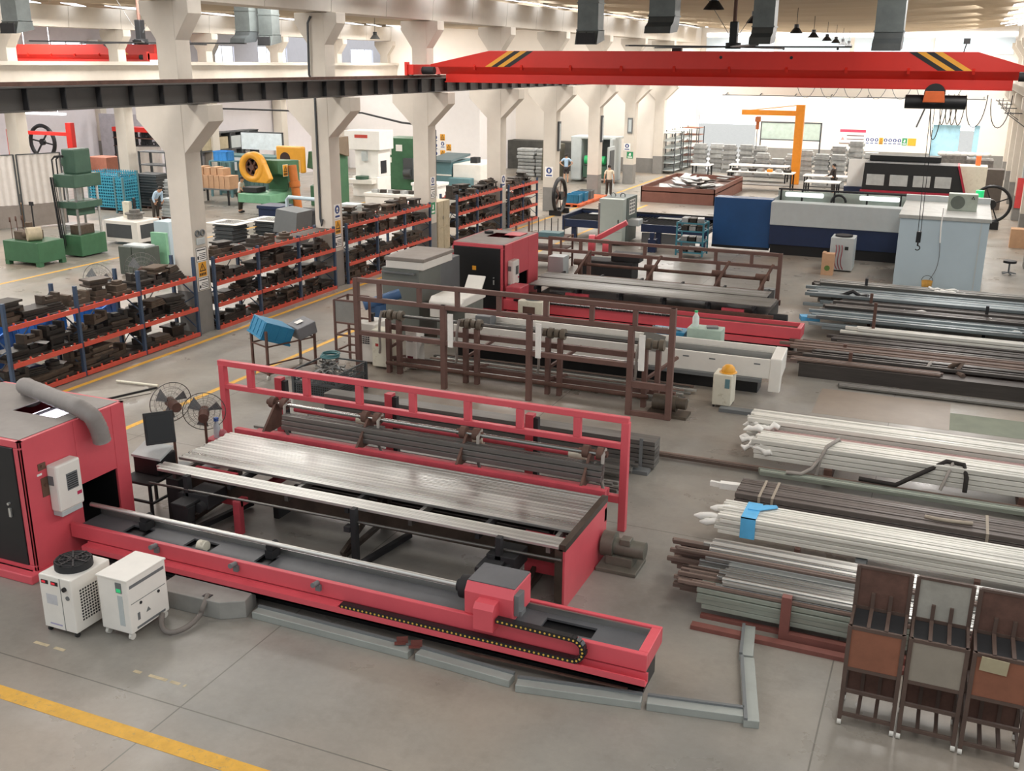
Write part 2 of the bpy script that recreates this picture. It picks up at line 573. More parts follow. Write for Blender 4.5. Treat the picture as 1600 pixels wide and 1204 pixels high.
roof_bay(-38.5, -18.85, 7.8, 22)
roof_bay(-60.0, -39.5, 14.5, 20)

# glazed gaps between the shells, above the beams
GL = glow('roof glazing', 'F4F8FF', 6.0)
wn = 0
for (xa, xb, za, zb) in ((-17.85, -16.75, 9.42, 9.3), (-20.05, -18.95, 9.3, 9.42), (2.35, 1.25, 9.42, 9.3), (-38.4, -37.3, 9.42, 9.3)):
    for k in range(20):
        y = 7.8 + 3.35 * k
        if k % 2 == 0:
            pts = [(xa, y - 1.1, za + .02), (xb, y - 0.75, zb), (xb, y + 0.75, zb), (xa, y + 1.1, za + .02)]
        else:
            pts = [(xa, y - 0.45, za + .02), (xb + (xa - xb) * .3, y - 0.3, zb), (xb + (xa - xb) * .3, y + 0.3, zb), (xa, y + 0.45, za + .02)]
        vs = pts + [(p[0], p[1], p[2] + 0.03) for p in pts]
        wn += 1
        struct(MB().add(vs, [(0, 1, 2, 3), (7, 6, 5, 4), (0, 4, 5, 1), (1, 5, 6, 2), (2, 6, 7, 3), (3, 7, 4, 0)]).build('window_%d' % wn, GL))

# far wall of the main bay with two open doorways
def wall(n, boxes, mats):
    m_ = MB()
    for b_ in boxes:
        m_.box(*b_)
    return struct(m_.build(n, mats))
wall('wall_back', [(-19.3, 80, 1.05, -18.7, 80.3, 9.6, 0), (-18.7, 80, 3.3, -14.3, 80.3, 9.6, 0), (-14.3, 80, 1.05, -2.0, 80.3, 9.6, 0),
                   (-2.0, 80, 3.05, 1.1, 80.3, 9.6, 0), (1.1, 80, 1.05, 14, 80.3, 9.6, 0),
                   (-14.3, 79.99, 0, -2.0, 80.3, 1.05, 1), (1.1, 79.99, 0, 14, 80.3, 1.05, 1)], [M['wallw'], M['concg']])
wall('wall_back', [(-39, 68, 0.95, -18.85, 68.25, 9.6, 0), (-39, 67.99, 0, -18.85, 68.25, 0.95, 1)], [M['wallw'], M['concg']])
wall('wall_left', [(-19.1, 68.25, 0.95, -18.85, 80, 9.6, 0), (-19.1, 68.25, 0, -18.85, 80, 0.95, 1)], [M['wallw'], M['concg']])
wall('wall_right', [(5.5, 40, 1.1, 5.8, 80, 9.6, 0), (5.5, 40, 0, 5.8, 80, 1.1, 1)], [M['wallw'], M['concg']])
wall('wall_left', [(-60.5, 30, 0, -60.2, 110, 4.6, 0), (-60.5, 30, 8.2, -60.2, 110, 10, 0)] +
     [(-60.5, 30 + 8 * k, 4.6, -60.2, 33.5 + 8 * k, 8.2, 0) for k in range(11)], [mat('grey lilac plaster', 'DEDADF', 0.9, var=.03)])
wall('wall_back', [(-60, 110, 0, -39, 110.3, 10, 0)], [M['wallw']])
wall('wall_back', [(-39.1, 62.0, 0, -28.8, 68, 5.9, 0)], [mat('pale block plaster', 'ECE8E6', 0.85, var=.02)])
wall('wall_left', [(-39.6, 44.5, 0, -39.4, 62, 5.2, 0)], [mat('pale lavender plaster', 'E6E1E4', 0.85, var=.02)])
pane = glow('clerestory pane', 'DDE9F8', 7.0)
for k in range(10):
    wn += 1
    m_ = MB().box(-60.45, 33.5 + 8 * k, 4.6, -60.4, 38 + 8 * k, 8.2, 0)
    for j in range(4):
        m_.box(-60.4, 33.5 + 1.5 * j + 8 * k - .05, 4.6, -60.33, 33.5 + 1.5 * j + 8 * k + .05, 8.2, 1)
    m_.box(-60.4, 33.5 + 8 * k, 6.4, -60.33, 38 + 8 * k, 6.5, 1)
    struct(m_.build('window_%d' % wn, [pane, M['white']]))
# pale clerestory strip high on the far wall
for k in range(4):
    wn += 1
    struct(MB().box(-18.4 + 5.3 * k, 79.93, 7.75, -13.4 + 5.3 * k, 79.98, 8.85).build('window_%d' % wn, glow('frosted strip', 'CBD9E2', 0.75)))
wn += 1
struct(MB().box(-18.4, 79.9, 8.95, 2.6, 79.98, 9.2).build('window_%d' % wn, GL))

# blue slabs whose colour stands in for bluish daylight in the open doorways
d = MB().box(-19.25, 80.35, 0, -18.7, 80.42, 3.3)
struct(d.build('door_1', mat('doorway daylight blue', '5E86B5', 0.5)))
d = MB().box(-1.95, 80.4, 0, -0.15, 80.47, 3.05).box(0.75, 80.4, 0, 1.1, 80.47, 3.05)
struct(d.build('door_2', mat('pale doorway daylight blue', 'A6D3E6', 0.5)))

# crane runway: plate girder with stiffeners on the near corbels
rw = thing('crane_runway', 'dark grey steel crane runway with stiffener plates along the left column row', 'runway beam', (-17.72, 40, 5.97))
m_ = MB().box(-17.9, 0, 5.97, -17.54, 68, 6.0).box(-17.735, 0, 6.0, -17.705, 68, 6.44).box(-17.92, 0, 6.44, -17.52, 68, 6.475)
m_.build('girder', M['runway'], rw)
sm_ = None
for k in range(64):
    y = 4.0 + k
    if sm_ is None:
        sm_ = MB().box(-17.7, -0.012, 6.0, -17.56, 0.012, 6.44).build('stiffener', M['soot'], rw)
        sm_.location = (0, y - 0, 0); base_y = 0
        sm_.location.y = y
    else:
        c = sm_.copy(); COL.objects.link(c); c.parent = rw; c.location = (0, y, 0)
MB().box(-17.77, 0, 6.475, -17.68, 68, 6.56).build('rail', M['rust'], rw)
for (x, l) in ((2.0, 'pale concrete crane runway beam along the right column row'), (-38.3, 'pale concrete crane beam on the far left columns, facing the main bay'), (-39.7, 'pale concrete crane beam on the far left columns, away from the main bay')):
    zt = 6.32 if x > 0 else 6.75
    m_ = MB().box(x - 0.13, 8, 5.97, x + 0.13, 76, zt).box(x - 0.3, 8, zt, x + 0.3, 76, zt + .17)
    o = one('crane_beam', m_, M['conc'], l, 'runway beam')

# ---------------------------------------------------------------- overhead cranes
def crane(y, xa, xb, label, tR=.9, tL=1.65, dz=0.0):
    t = thing('overhead_crane', label, 'crane', ((xa + xb) / 2, y, 6.3))
    L0, L1 = xa + 0.95, xb - 0.95
    zt = 7.38
    m_ = MB()
    # plate box with tapered ends
    prof = [(xa + 0.35, 6.93), (L0 + tL, zt), (L1 - tR, zt), (xb - 0.35, 6.93), (xb - 0.35, 6.84), (xa + 0.35, 6.84)]
    if tL < .5:
        prof = [(xa + .2, zt), (xb - .2, zt), (xb - .2, 6.84), (xa + .2, 6.84)]
    m_.prism(prof, 'y', y - 0.28, y + 0.28)
    m_.prism([(y - 0.28, 6.84), (y + 0.28, 6.84), (y + 0.07, 6.61), (y - 0.07, 6.61)], 'x', L0 - 0.3, L1 + 0.3)
    m_.build('girder', M['red'], t, bev=0.01)
    MB().box(L0 - 0.1, y - 0.07, 6.36, L1 + 0.1, y + 0.07, 6.61).box(L0 - 0.1, y - 0.16, 6.33, L1 + 0.1, y + 0.16, 6.37).build('hoist_beam', M['red'], t)
    for k in range(int((L1 - L0) / 1.75)):
        x = L0 + 1.1 + 1.75 * k
        MB().prism([(y - 0.281, 6.93), (y - 0.34, 6.87), (y - 0.30, 6.76), (y - 0.2, 6.76)], 'x', x - 0.04, x + 0.04).build('gusset', M['red'], t)
    for x in (-7.2, -5.05):
        MB().cyl((x, y - 0.285, 7.2), (x, y - 0.27, 7.2), 0.05, 10).build('drain_hole', M['black'], t)
    for sg, x in ((1, xa + 2.45), (-1, xb - 1.95)):
        for j in range(4):
            x0 = x + sg * 0.23 * j
            vs = [(x0, 6.86), (x0 + sg * 0.23, 6.86), (x0 + sg * 1.08, 7.37), (x0 + sg * 0.85, 7.37)]
            MB().prism(vs, 'y', y - 0.287, y - 0.28).build('stripe', M['yellow'] if j % 2 == 0 else M['black'], t)
    for x in (xa, xb):
        s_ = -1 if x == xb else 1
        e = MB().box(x - 0.12, y - 1.25, 6.58, x + 0.2, y + 1.25, 6.92)
        e.box(x - 0.12 if s_ > 0 else x + .2, y - 1.3, 6.56, x - 0.02 if s_ > 0 else x + .1, y - 1.1, 7.0)
        e.build('end_carriage', M['red'], t, bev=0.01)
        MB().cyl((x + s_ * 0.3, y - 0.75, 6.72), (x + s_ * 0.75, y - 0.75, 6.72), 0.13, 12).build('travel_motor', M['soot'], t)
        for yy in (y - 1.0, y + 1.0):
            MB().cyl((x - 0.05, yy, 6.66), (x + 0.05, yy, 6.66), 0.1, 14).build('wheel', M['soot'], t)
    t.location.z += dz
    return t
c1 = crane(33.6, -17.72, 2.0, 'red overhead crane with yellow and black stripes spanning the main bay')
c2 = crane(45.5, -60.0, -39.9, 'red overhead crane in the far left bay behind the pale columns', .1, .1, .42)
MB().box(-9, 34.2, 7.0, -8.7, 34.4, 7.5).build('junction_box', M['soot'], c1)
MB().cyl((-0.25, 33.6, 7.38), (-0.2, 33.6, 7.62), 0.02, 6).box(-0.29, 33.5, 7.6, -0.11, 33.7, 7.75).build('limit_lamp', M['dgrey'], c1)

h = thing('electric_hoist', 'orange and black electric hoist hanging under the red crane', 'hoist', (-0.9, 33.6, 5.9))
MB().cyl((-1.68, 33.6, 5.98), (0.0, 33.6, 5.98), 0.2, 20).build('drum', M['black'], h)
MB().prism([(-1.18, 5.98), (-0.58, 5.98), (-0.62, 6.3), (-1.14, 6.3)], 'y', 33.1, 33.4).build('motor', mat('hoist orange', 'D9662E', 0.5), h, bev=0.02)
MB().cyl((-0.88, 33.15, 6.22), (-0.88, 33.45, 6.22), 0.29, 20).build('motor_cover', M['black'], h)
MB().box(-0.95, 33.45, 6.2, -0.6, 33.75, 6.33).build('trolley', M['redd'], h)
MB().bar((-1.1, 33.5, 5.8), (-1.28, 33.5, 5.25), 0.05).build('limit_lever', M['grey'], h)
for dx in (-0.05, 0.06):
    MB().cyl((-0.9 + dx, 33.55, 5.85), (-0.83 + dx * 0.7, 33.55, 2.15), 0.011, 6).build('wire_rope', M['soot'], h)
MB().box(-0.9, 33.48, 1.85, -0.76, 33.62, 2.18).tube(arc((-0.83, 33.55, 1.68), 0.07, math.pi * .6, -math.pi * .8, 10), 0.02, 6).cyl((-.83, 33.55, 1.75), (-.83, 33.55, 1.9), .025, 8).build('hook', M['black'], h, bev=0.01)
for i, (xa, xb, dp) in enumerate(((-0.95, -0.62, 1.25), (-0.7, -0.5, 0.8), (-0.55, -0.35, 0.78), (-0.42, -0.22, 0.8), (-0.28, -0.02, 0.8), (0.0, 0.55, 0.85), (0.65, 1.2, 0.85))):
    MB().tube(bez((xa, 33.75, 6.1), (xa + 0.02, 33.75, 6.1 - dp * 1.3), (xb - 0.02, 33.75, 6.1 - dp * 1.3), (xb, 33.75, 6.2), 12), 0.013, 5).build('festoon_cable', M['soot'], h)
# conductor pipe and slack cable loops along the far girt
g = thing('festoon_line', 'grey festoon line with slack cable loops below the far wall girt', 'cable', (-8, 66, 5.3))
MB().cyl((-14, 66, 5.18), (1.0, 66, 5.18), 0.035, 6).build('conductor_pipe', M['grey'], g)
for k in range(8):
    MB().bar((-13.8 + 2.1 * k, 66, 5.2), (-13.8 + 2.1 * k, 66.62, 5.3), .05).build('hanger', M['grey'], g)
for k in range(7):
    xa = -9.6 + 1.35 * k
    MB().tube(bez((xa, 66, 6.1), (xa + 0.3, 66, 4.75), (xa + 0.95, 66, 4.75), (xa + 1.25, 66, 6.1), 10), 0.018, 5).build('cable_loop', M['grey'], g)
# pale lattice of the second girder behind
one('wall_girder', MB().box(-14.5, 66.6, 5.2, 2.4, 66.8, 6.5), M['wallw'], 'pale plated girder crossing the bay high before the far wall', 'girder')
for k in range(5):
    pc = MB()
    for a, b_ in ((-.1, -.1), (.1, -.1), (-.1, .1), (.1, .1)):
        pc.cyl((-9.8 + 2.3 * k + a, 66.58, 5.85 + b_), (-9.8 + 2.3 * k + a, 66.6, 5.85 + b_), 0.05, 6)
    one('bolt_plate', pc, M['soot'], 'cluster of four dark bolts on the pale high girder', 'bolts', 'bolt clusters on the high girder')

# ---------------------------------------------------------------- ducts, lamps, fans under the roof
def duct(x, y, zb, w_, d_, label, elbow=False, face=-1):
    t = thing('air_duct', label, 'duct', (x, y, zb))
    m_ = MB().box(x - w_ / 2, y - d_ / 2, zb + 0.35, x + w_ / 2, y + d_ / 2, 9.1)
    for z in (zb + 0.35, zb + 1.0):
        m_.box(x - w_ / 2 - .02, y - d_ / 2 - .02, z - .015, x + w_ / 2 + .02, y + d_ / 2 + .02, z + .015)
    m_.build('duct_body', M['duct'], t)
    if elbow:
        pts = [(y - d_ / 2, zb + .35), (y + d_ / 2, zb + .35)] + [(y + d_ / 2 - face * 0 - .05, zb + .15), (y + d_ / 2 - .2, zb), (y - d_ / 2 - .35, zb - .05), (y - d_ / 2 - .3, zb + .1), (y - d_ / 2 - .08, zb + .2)]
        MB().prism(pts, 'x', x - w_ / 2, x + w_ / 2).build('elbow', mat('dark duct bend', '5C6163', 0.4, 0.6), t)
    else:
        MB().prism([(y - d_ / 2, zb + .35), (y + d_ / 2, zb + .35), (y + d_ / 2 + .05, zb + .12), (y - d_ / 2 - .12, zb)], 'x', x - w_ / 2 - .02, x + w_ / 2 + .02).build('nozzle', M['duct'], t)
        g_ = MB()
        for j in range(3):
            xx = x - w_ / 2 + .06 + (w_ - .12) * j / 2
            g_.bar((xx, y - d_ / 2 - .125, zb + .01), (xx, y - d_ / 2 - .1, zb + .3), .02)
        g_.box(x - w_ / 2 + .03, y - d_ / 2 - .14, zb + .02, x + w_ / 2 - .03, y - d_ / 2 - .1, zb + .28)
        g_.build('louvre', M['soot'], t)
    return t
duct(-9.05, 26.2, 7.45, 0.55, 0.45, 'galvanised air duct with dark louvre, leftmost over the red crane')
duct(-6.8, 25, 7.72, 0.62, 0.5, 'galvanised air duct with curved end beside the first hanging lamp', True)
duct(-4.62, 26, 7.5, 0.5, 0.45, 'galvanised air duct half hidden by a black lamp', True)
duct(-1.7, 24.5, 7.34, 0.58, 0.5, 'galvanised air duct above the right striped end of the crane', True)
duct(-25.6, 23.3, 7.7, 0.6, 0.5, 'galvanised air duct with dark louvre in the top left corner of the hall')
duct(-23.0, 30.6, 7.62, 0.6, 0.5, 'galvanised air duct with curved end between the first two columns', True)
duct(-22.3, 30.9, 7.5, 0.55, 0.45, 'galvanised air duct with louvre beside the curved one between columns')

def lamp(x, y, zb, label, group=None, lit=False):
    t = thing('pendant_lamp', label, 'lamp', (x, y, zb), 0, group)
    MB().lathe([(0.26, 0), (0.24, 0.03), (0.11, 0.2), (0.1, 0.2)], (x, y, zb), 18).build('lamp_shade', M['black'] if not lit else M['grey'], t)
    MB().cyl((x, y, zb + .18), (x, y, zb + .34), .1, 12).build('housing', M['black'], t)
    MB().cyl((x, y, zb + .34), (x, y, 9.32), .012, 5).build('rod', M['soot'], t)
    MB().cyl((x, y, zb + .02), (x, y, zb + .03), .2, 14).build('diffuser', glow('lit lamp', 'FFF8EE', 14) if lit else mat('unlit lens', 'B8B8B4', .4), t)
    return t
for k, y in enumerate((26.6, 33.3, 44.4, 51.3, 58.4, 64.2, 69.5, 75)):
    lamp(-6.0 - 0.035 * (y - 26.6), y, 8.2 if k else 8.28, ['black pendant lamp nearest the camera beside the ceiling fan pole', 'black pendant lamp in front of a dark galvanised duct'][k] if k < 2 else 'small black pendant lamp in the row running to the far wall', None if k < 2 else 'pendant lamps in the far row')
for (x, y, l) in ((-27.5, 38, 'grey lit pendant lamp between the first and second columns'), (-27.0, 46, 'lit pendant lamp seen between the second and third columns'), (-24, 28.5, 'lit pendant lamp close beside the first column bracket')):
    lamp(x, y, 8.05, l, lit=True)

def ceiling_fan(x, y, zb, R, a0, label):
    t = thing('ceiling_fan', label, 'fan', (x, y, zb))
    MB().cyl((x, y, zb + .5), (x, y, 9.3), .05, 8).build('pole', M['rust'], t)
    MB().box(x - .1, y - .1, zb + .08, x + .1, y + .1, zb + .62).build('motor', M['black'], t, bev=.02)
    MB().cyl((x, y, zb - .05), (x, y, zb + .1), .2, 16).build('hub', M['soot'], t)
    for k in range(5):
        a = a0 + k * math.tau / 5
        p0, p1 = Vector((x, y, zb)) + Vector((math.cos(a), math.sin(a), 0)) * .15, Vector((x, y, zb)) + Vector((math.cos(a), math.sin(a), 0)) * R
        MB().bar(p0, p1, .22, .035).build('blade', M['black'], t)
    for sg in (-1, 1):
        MB().cyl((x + sg * .05, y, zb + .2), (x + sg * 1.0, y, 8.98), .008, 4).build('guy_wire', M['grey'], t)
ceiling_fan(-5.75, 28, 7.43, 2.95, 0.05, 'large black ceiling fan hanging above the red crane')
ceiling_fan(-21.9, 24.2, 7.47, 3.0, 2.9, 'large black ceiling fan behind the nearest column')

# ================================================================ TUBE LASERS
def laser_cabinet(x0, x1, y0, y1, zt, hy0, hy1, label, ac_y, front='M'):
    """red enclosure: the +X face has a tunnel opening, the -Y face a black door"""
    t = thing('laser_cabinet', label, 'machine cabinet', ((x0 + x1) / 2, y0, 0))
    b = MB()
    th = 0.05
    za, zb = 0.42, 1.07
    b.box(x1 - th, y0, 0.12, x1, hy0, zt).box(x1 - th, hy1, 0.12, x1, y1, zt).box(x1 - th, hy0, zb, x1, hy1, zt).box(x1 - th, hy0, 0.12, x1, hy1, za)
    b.box(x0, y1 - th, 0.12, x1 - th, y1, zt).box(x0, y0, 0.12, x0 + th, y1 - th, zt)
    b.box(x0, y0, zt - 0.1, x1, y0 + th, zt).box(x0, y0, 0.12, x1, y0 + th, 0.2)
    b.box(x1 - 0.13, y0, 0.2, x1, y0 + th, zt - 0.1)
    b.build('body', M['pink'], t, bev=0.012)
    dd = MB().box(x0 + 0.06, y0 - 0.015, 0.2, x1 - 0.13, y0 + 0.03, zt - 0.1).build('door', M['black'], t, bev=0.01)
    MB().box(x1 - 0.34, y0 - 0.04, 0.92, x1 - 0.3, y0 - 0.014, 1.05).cyl((x1 - .32, y0 - .05, 1.12), (x1 - .32, y0 - .014, 1.12), .02, 10).build('door_handle', M['steel'], dd)
    MB().box(x0 + .05, y0 + .06, .3, x1 - .1, y1 - .06, .36).box(x1 - 1.0, y0 + .06, .36, x1 - .96, y1 - .06, zt - .1).build('chamber_lining', M['plastic'], t)
    MB().box(x1 - .9, hy0 - .02, za - .02, x1 - .051, hy0, zb + .02).box(x1 - .9, hy1, za - .02, x1 - .051, hy1 + .02, zb + .02).box(x1 - .9, hy0, zb, x1 - .051, hy1, zb + .02).box(x1 - .92, hy0, za, x1 - .9, hy1, zb).build('tunnel', M['plastic'], t)
    r = MB()
    wx0, wx1, wy0, wy1 = x1 - 1.15, x1 - 0.3, y0 + (y1 - y0) * .48, y0 + (y1 - y0) * .78
    z0, z1 = zt, zt + 0.012
    r.box(x0 + .06, y0 + .06, z0, x1 - .06, wy0, z1).box(x0 + .06, wy1, z0, x1 - .06, y1 - .06, z1).box(x0 + .06, wy0, z0, wx0, wy1, z1).box(wx1, wy0, z0, x1 - .06, wy1, z1)
    r.build('roof_plate', mat('dusty roof plate', '8E8782', 0.6, var=0.1), t)
    rl = MB().box(x0, y0, zt - .01, x1, y0 + .06, zt + .004).box(x0, y1 - .06, zt - .01, x1, y1, zt + .004).box(x0, y0, zt - .01, x0 + .06, y1, zt + .004).box(x1 - .06, y0, zt - .01, x1, y1, zt + .004)
    rl.build('roof_edge', M['pink'], t)
    MB().box(x0 - .1, y0 - .16, 0.0, x1 + .06, y0 - .02, .13).box(x1 - .08, y0 - .02, 0, x1 + .06, y1 * .0 + hy0 - .1, .13).build('base_rail', M['pink'], t, bev=.015)
    a = MB().box(x1, ac_y, .9, x1 + .19, ac_y + .44, 1.6).build('air_conditioner', M['white'], t, bev=.03)
    MB().box(x1, ac_y + .03, .82, x1 + .17, ac_y + .41, .9).build('drip_tray', M['lgrey'], a, bev=.01)
    v = MB().box(x1 + .19, ac_y + .16, 1.18, x1 + .195, ac_y + .36, 1.43)
    for k in range(7):
        v.box(x1 + .195, ac_y + .17, 1.2 + .032 * k, x1 + .2, ac_y + .35, 1.212 + .032 * k, 1)
    v.build('vent_grille', [M['grey'], M['soot']], a)
    MB().box(x1 + .191, ac_y + .32, 1.06, x1 + .196, ac_y + .4, 1.11).build('nameplate', mat('magenta label', 'C02A55'), a)
    MB().box(x1 + .02, ac_y - .004, 1.3, x1 + .12, ac_y, 1.44).build('side_vent', M['grey'], a)
    return t
cab = laser_cabinet(-13.7, -11.2, 9.3, 11.25, 2.06, 10.25, 10.98, 'red laser cutting cabinet with black door and grey hose, nearest the camera', 9.68)
for (y, z, hh) in ((9.55, 1.55, .1), (9.57, 1.15, .28)):
    MB().box(-11.199, y, z, -11.19, y + .13, z + hh).cyl((-11.19, y + .06, z + hh * .6), (-11.17, y + .06, z + hh * .6), .02, 8).build('control_plate', mat('brass dark plate', '6E5445', .5, .3), cab)
MB().box(-11.199, 9.52, 1.48, -11.192, 9.6, 1.51).build('label', M['paper'], cab)
glowp = MB().box(-12.3, 10.45, 1.9, -11.75, 10.85, 1.93).build('work_light', glow('chamber lamp', 'F6EEFF', 6), cab)
# ribbed fume hose over the roof, hanging down the tunnel side
hp = [(-12.75, 10.95, 1.9), (-12.75, 10.9, 2.2), (-12.6, 10.72, 2.27), (-12.2, 10.62, 2.27), (-11.7, 10.5, 2.25), (-11.25, 10.42, 2.22), (-11.02, 10.45, 2.1), (-11.0, 10.52, 1.9), (-11.02, 10.58, 1.66)]
dense, rad = [], []
for i in range(len(hp) - 1):
    for j in range(8):
        t_ = j / 8
        dense.append(Vector(hp[i]) * (1 - t_) + Vector(hp[i + 1]) * t_)
        rad.append(0.125 + (0.008 if j % 2 else -0.004))
one('fume_hose', MB().tube(dense, rad, 14), M['hose'], 'ribbed grey fume hose lying over the roof of the nearest red cabinet', 'hose')

con = thing('control_console', 'black computer console with tilted monitor behind the nearest red cabinet', 'control desk', (-11.2, 11.7, 0))
for x, y in ((-11.55, 11.5), (-11.1, 11.5), (-11.55, 12.1), (-11.1, 12.1)):
    MB().box(x - .02, y - .02, 0, x + .02, y + .02, .62).build('leg', M['soot'], con)
MB().box(-11.6, 11.45, .3, -11.05, 11.49, .33).box(-11.06, 11.45, .3, -11.02, 12.15, .33).build('stretcher', M['soot'], con)
MB().box(-11.62, 11.42, .62, -11.0, 12.2, .66).build('desk_top', M['soot'], con)
MB().box(-11.6, 11.72, .66, -11.1, 12.15, .98).build('terminal', M['black'], con, bev=.02)
MB().cbox((-11.3, 11.85, 1.03), (.5, .42, .04), rz=.2, tilt=(.2, .1)).build('keyboard_shelf', M['lgrey'], con)
mo = MB().cbox((-11.25, 12.0, 1.38), (.46, .07, .52), rz=math.radians(48), tilt=(-.25, 0)).build('monitor', M['black'], con, bev=.01)
MB().cbox((-11.222, 11.968, 1.39), (.38, .012, .42), rz=math.radians(48), tilt=(-.25, 0)).build('screen', mat('dark screen', '101214', .25), mo)

def pipe_run(name, mat_, p, q, w_, label, cat, group=None, h=None):
    c = (Vector(p) + Vector(q)) / 2
    return one(name, MB().bar(p, q, w_, h), mat_, label, cat, group)

# ------------------------------------------------ bed with clamping carriage
bed = thing('feeding_bed', 'long red feeding bed with black cable chain, in front of the nearest loading table', 'machine bed', (-6.8, 10.3, 0))
X0, X1, YF, YB, ZT = -11.18, -2.55, 9.95, 10.64, 0.6
b = MB()
b.box(X0, YF, .385, X1, YF + .07, ZT).box(X0, YB - .06, .385, X1, YB, ZT).box(X1 - .12, YF + .07, .385, X1, YB - .06, ZT)
b.build('frame', M['pink'], bed, bev=.008)
b = MB().box(X0 + .3, YF - .12, .245, X1 + .02, YF + .03, .27).box(X0 + .3, YF - .12, .245, X1 + .02, YF - .1, .35).box(X0 + .3, YF - .0, .27, X1 + .02, YF + .03, .37)
b.box(X0 + .3, YF - .1, .33, -6.6, YF, .35)
b.build('cable_channel', M['pink'], bed)
MB().box(X0 + .3, YF + .16, 0, X1 - .06, YB - .05, .44).build('pedestal', M['black'], bed)
dk = MB()
slots = [(-10.45, -10.05), (-9.35, -8.9), (-8.15, -7.9), (-3.95, -3.3)]
xs = X0
for a_, b_ in slots:
    dk.box(xs, YF + .07, .47, a_, YB - .06, .5); dk.box(a_, YF + .07, .47, b_, YF + .25, .5); dk.box(a_, YB - .2, .47, b_, YB - .06, .5); xs = b_
dk.box(xs, YF + .07, .47, X1 - .12, YB - .06, .5)
dk.build('deck_plate', M['bedgrey'], bed)
MB().box(X0, YF + .09, .5, X1 - .13, YF + .12, .56).box(X0, YB - .1, .5, X1 - .13, YB - .07, .58).build('guide_rail', M['steel'], bed)
MB().box(X0, YF + .07, .52, X1 - .13, YF + .085, .585).build('scraper_strip', M['soot'], bed)
for x in (-9.6, -8.25, -6.95):
    MB().cyl((x, YF + .02, .56), (x, YF - .12, .58), .035, 10).box(x - .01, YF - .05, .47, x + .06, YF - .005, .55).build('stop_peg', M['grey'], bed)
for x in (-10.2, -8.0):
    MB().box(x - .06, YB - .3, .5, x + .06, YB - .12, .62).cyl((x, YB - .28, .66), (x, YB - .12, .66), .06, 10).build('tube_support', M['soot'], bed)
MB().cyl((-9.15, 10.3, .5), (-9.02, 10.3, .5), .08, 12).cyl((-9.13, 10.3, .52), (-9.04, 10.28, .55), .05, 10).build('pinch_roller', M['cream'], bed)
cr = MB()
cx0, cx1, cy0, cy1, cz = -4.86, -4.22, 9.98, 10.56, 1.0
cr.prism([(cy0, .6), (cy1, .6), (cy1, cz), (cy0 + .08, cz), (cy0, cz - .1)], 'x', cx0, cx1)
car = cr.build('carriage', M['pink'], bed, bev=.012)
MB().box(cx0 + .01, cy0 + .09, cz, cx1 - .01, cy1 - .01, cz + .012).build('cover_plate', M['bedgrey'], car)
MB().prism([(9.8, .52), (9.99, .52), (9.99, .86), (9.86, .86), (9.8, .8)], 'x', -4.66, -4.4).build('chain_bracket', M['pink'], car, bev=.006)
MB().cyl((cx0 - .2, 10.35, .74), (cx0, 10.35, .74), .15, 20).cyl((cx0 - .26, 10.35, .74), (cx0 - .2, 10.35, .74), .08, 14).build('chuck', M['soot'], car)
MB().box(cx1, 10.02, .68, cx1 + .06, 10.2, .95).box(cx1 + .03, 10.04, .68, cx1 + .09, 10.18, .74).build('hand_valve', M['grey'], car)
tb = one('clamped_tube', MB().cyl((-11.15, 10.35, .74), (cx0 - .2, 10.35, .74), .035, 10), M['steel'], 'long steel tube clamped in the chuck above the near red bed', 'tube')
# energy chain: lower run, bend, upper run
ch = MB(); dots = MB()
path = [(-6.55 + .06 * k, .375) for k in range(53)]
cxc, czc, R_ = -3.42, .515, .14
path += [(cxc + R_ * math.cos(t), czc + R_ * math.sin(t)) for t in [(-math.pi / 2) + math.pi * k / 9 for k in range(1, 10)]]
path += [(-3.42 - .06 * k, .655 + .0012 * k) for k in range(1, 17)]
for i in range(len(path) - 1):
    (xa, za), (xb, zb) = path[i], path[i + 1]
    ch.bar((xa, 9.875, za), (xb, 9.875, zb), .085, .06)
    mx_, mz_ = (xa + xb) / 2, (za + zb) / 2
    dots.cyl((mx_, 9.834, mz_), (mx_, 9.829, mz_), .014, 6)
n0 = len(ch.f)
ch.add(dots.v, dots.f, 1)
chn = ch.build('cable_chain', [M['plastic'], mat('yellow pin', 'D8B04A', .5)], bed)

# ------------------------------------------------ loading table with tubes, brackets and back frame
def loader(x0, x1, yf, yb, zt, label, col, dark, end=True, brk=(), fy=None, fx=(), ftop=1.85, fmid=1.43, posts=(), frame_low=None):
    t = thing('loading_table', label, 'loading table', ((x0 + x1) / 2, (yf + yb) / 2, 0))
    if end:
        MB().box(x1 - .03, yf, .0, x1, yb, zt - .04).build('end_panel', col, t)
        MB().box(x1 - .08, yf - .01, zt - .06, x1 + .01, yb, zt + .03).box(x1 - .14, yf - .01, .1, x1 - .03, yf + .06, zt - .04).build('edge_angle', dark, t)
    m_ = MB()
    for k in range(7):
        x = x0 + .25 + (x1 - x0 - .5) * k / 6
        if k: m_ = MB()
        m_.bar((x, yf + .02, zt - .09), (x, yb, zt - .09), .06, .1)
        m_.build('cross_arm', M['soot'] if k % 2 else M['steeld'], t)
    MB().box(x0, yb - .1, zt - .35, x1, yb, zt - .15).build('rear_beam', dark, t)
    MB().box(x0 + .1, yf + .35, zt - .45, x1 - .1, yf + .43, zt - .2).build('front_beam', dark, t)
    for k in range(3):
        x = x0 + .3 + (x1 - x0 - 1.0) * k / 2
        MB().box(x, yb - .5, 0, x + .14, yb - .36, zt - .3).build('leg', dark, t)
        MB().bar((x + .07, yf + .1, .05), (x + .07, yb - .4, .1), .07).bar((x + .07, yf + .05, .1), (x + .07, yb - .5, zt - .4), .06).build('brace', dark, t)
    return t
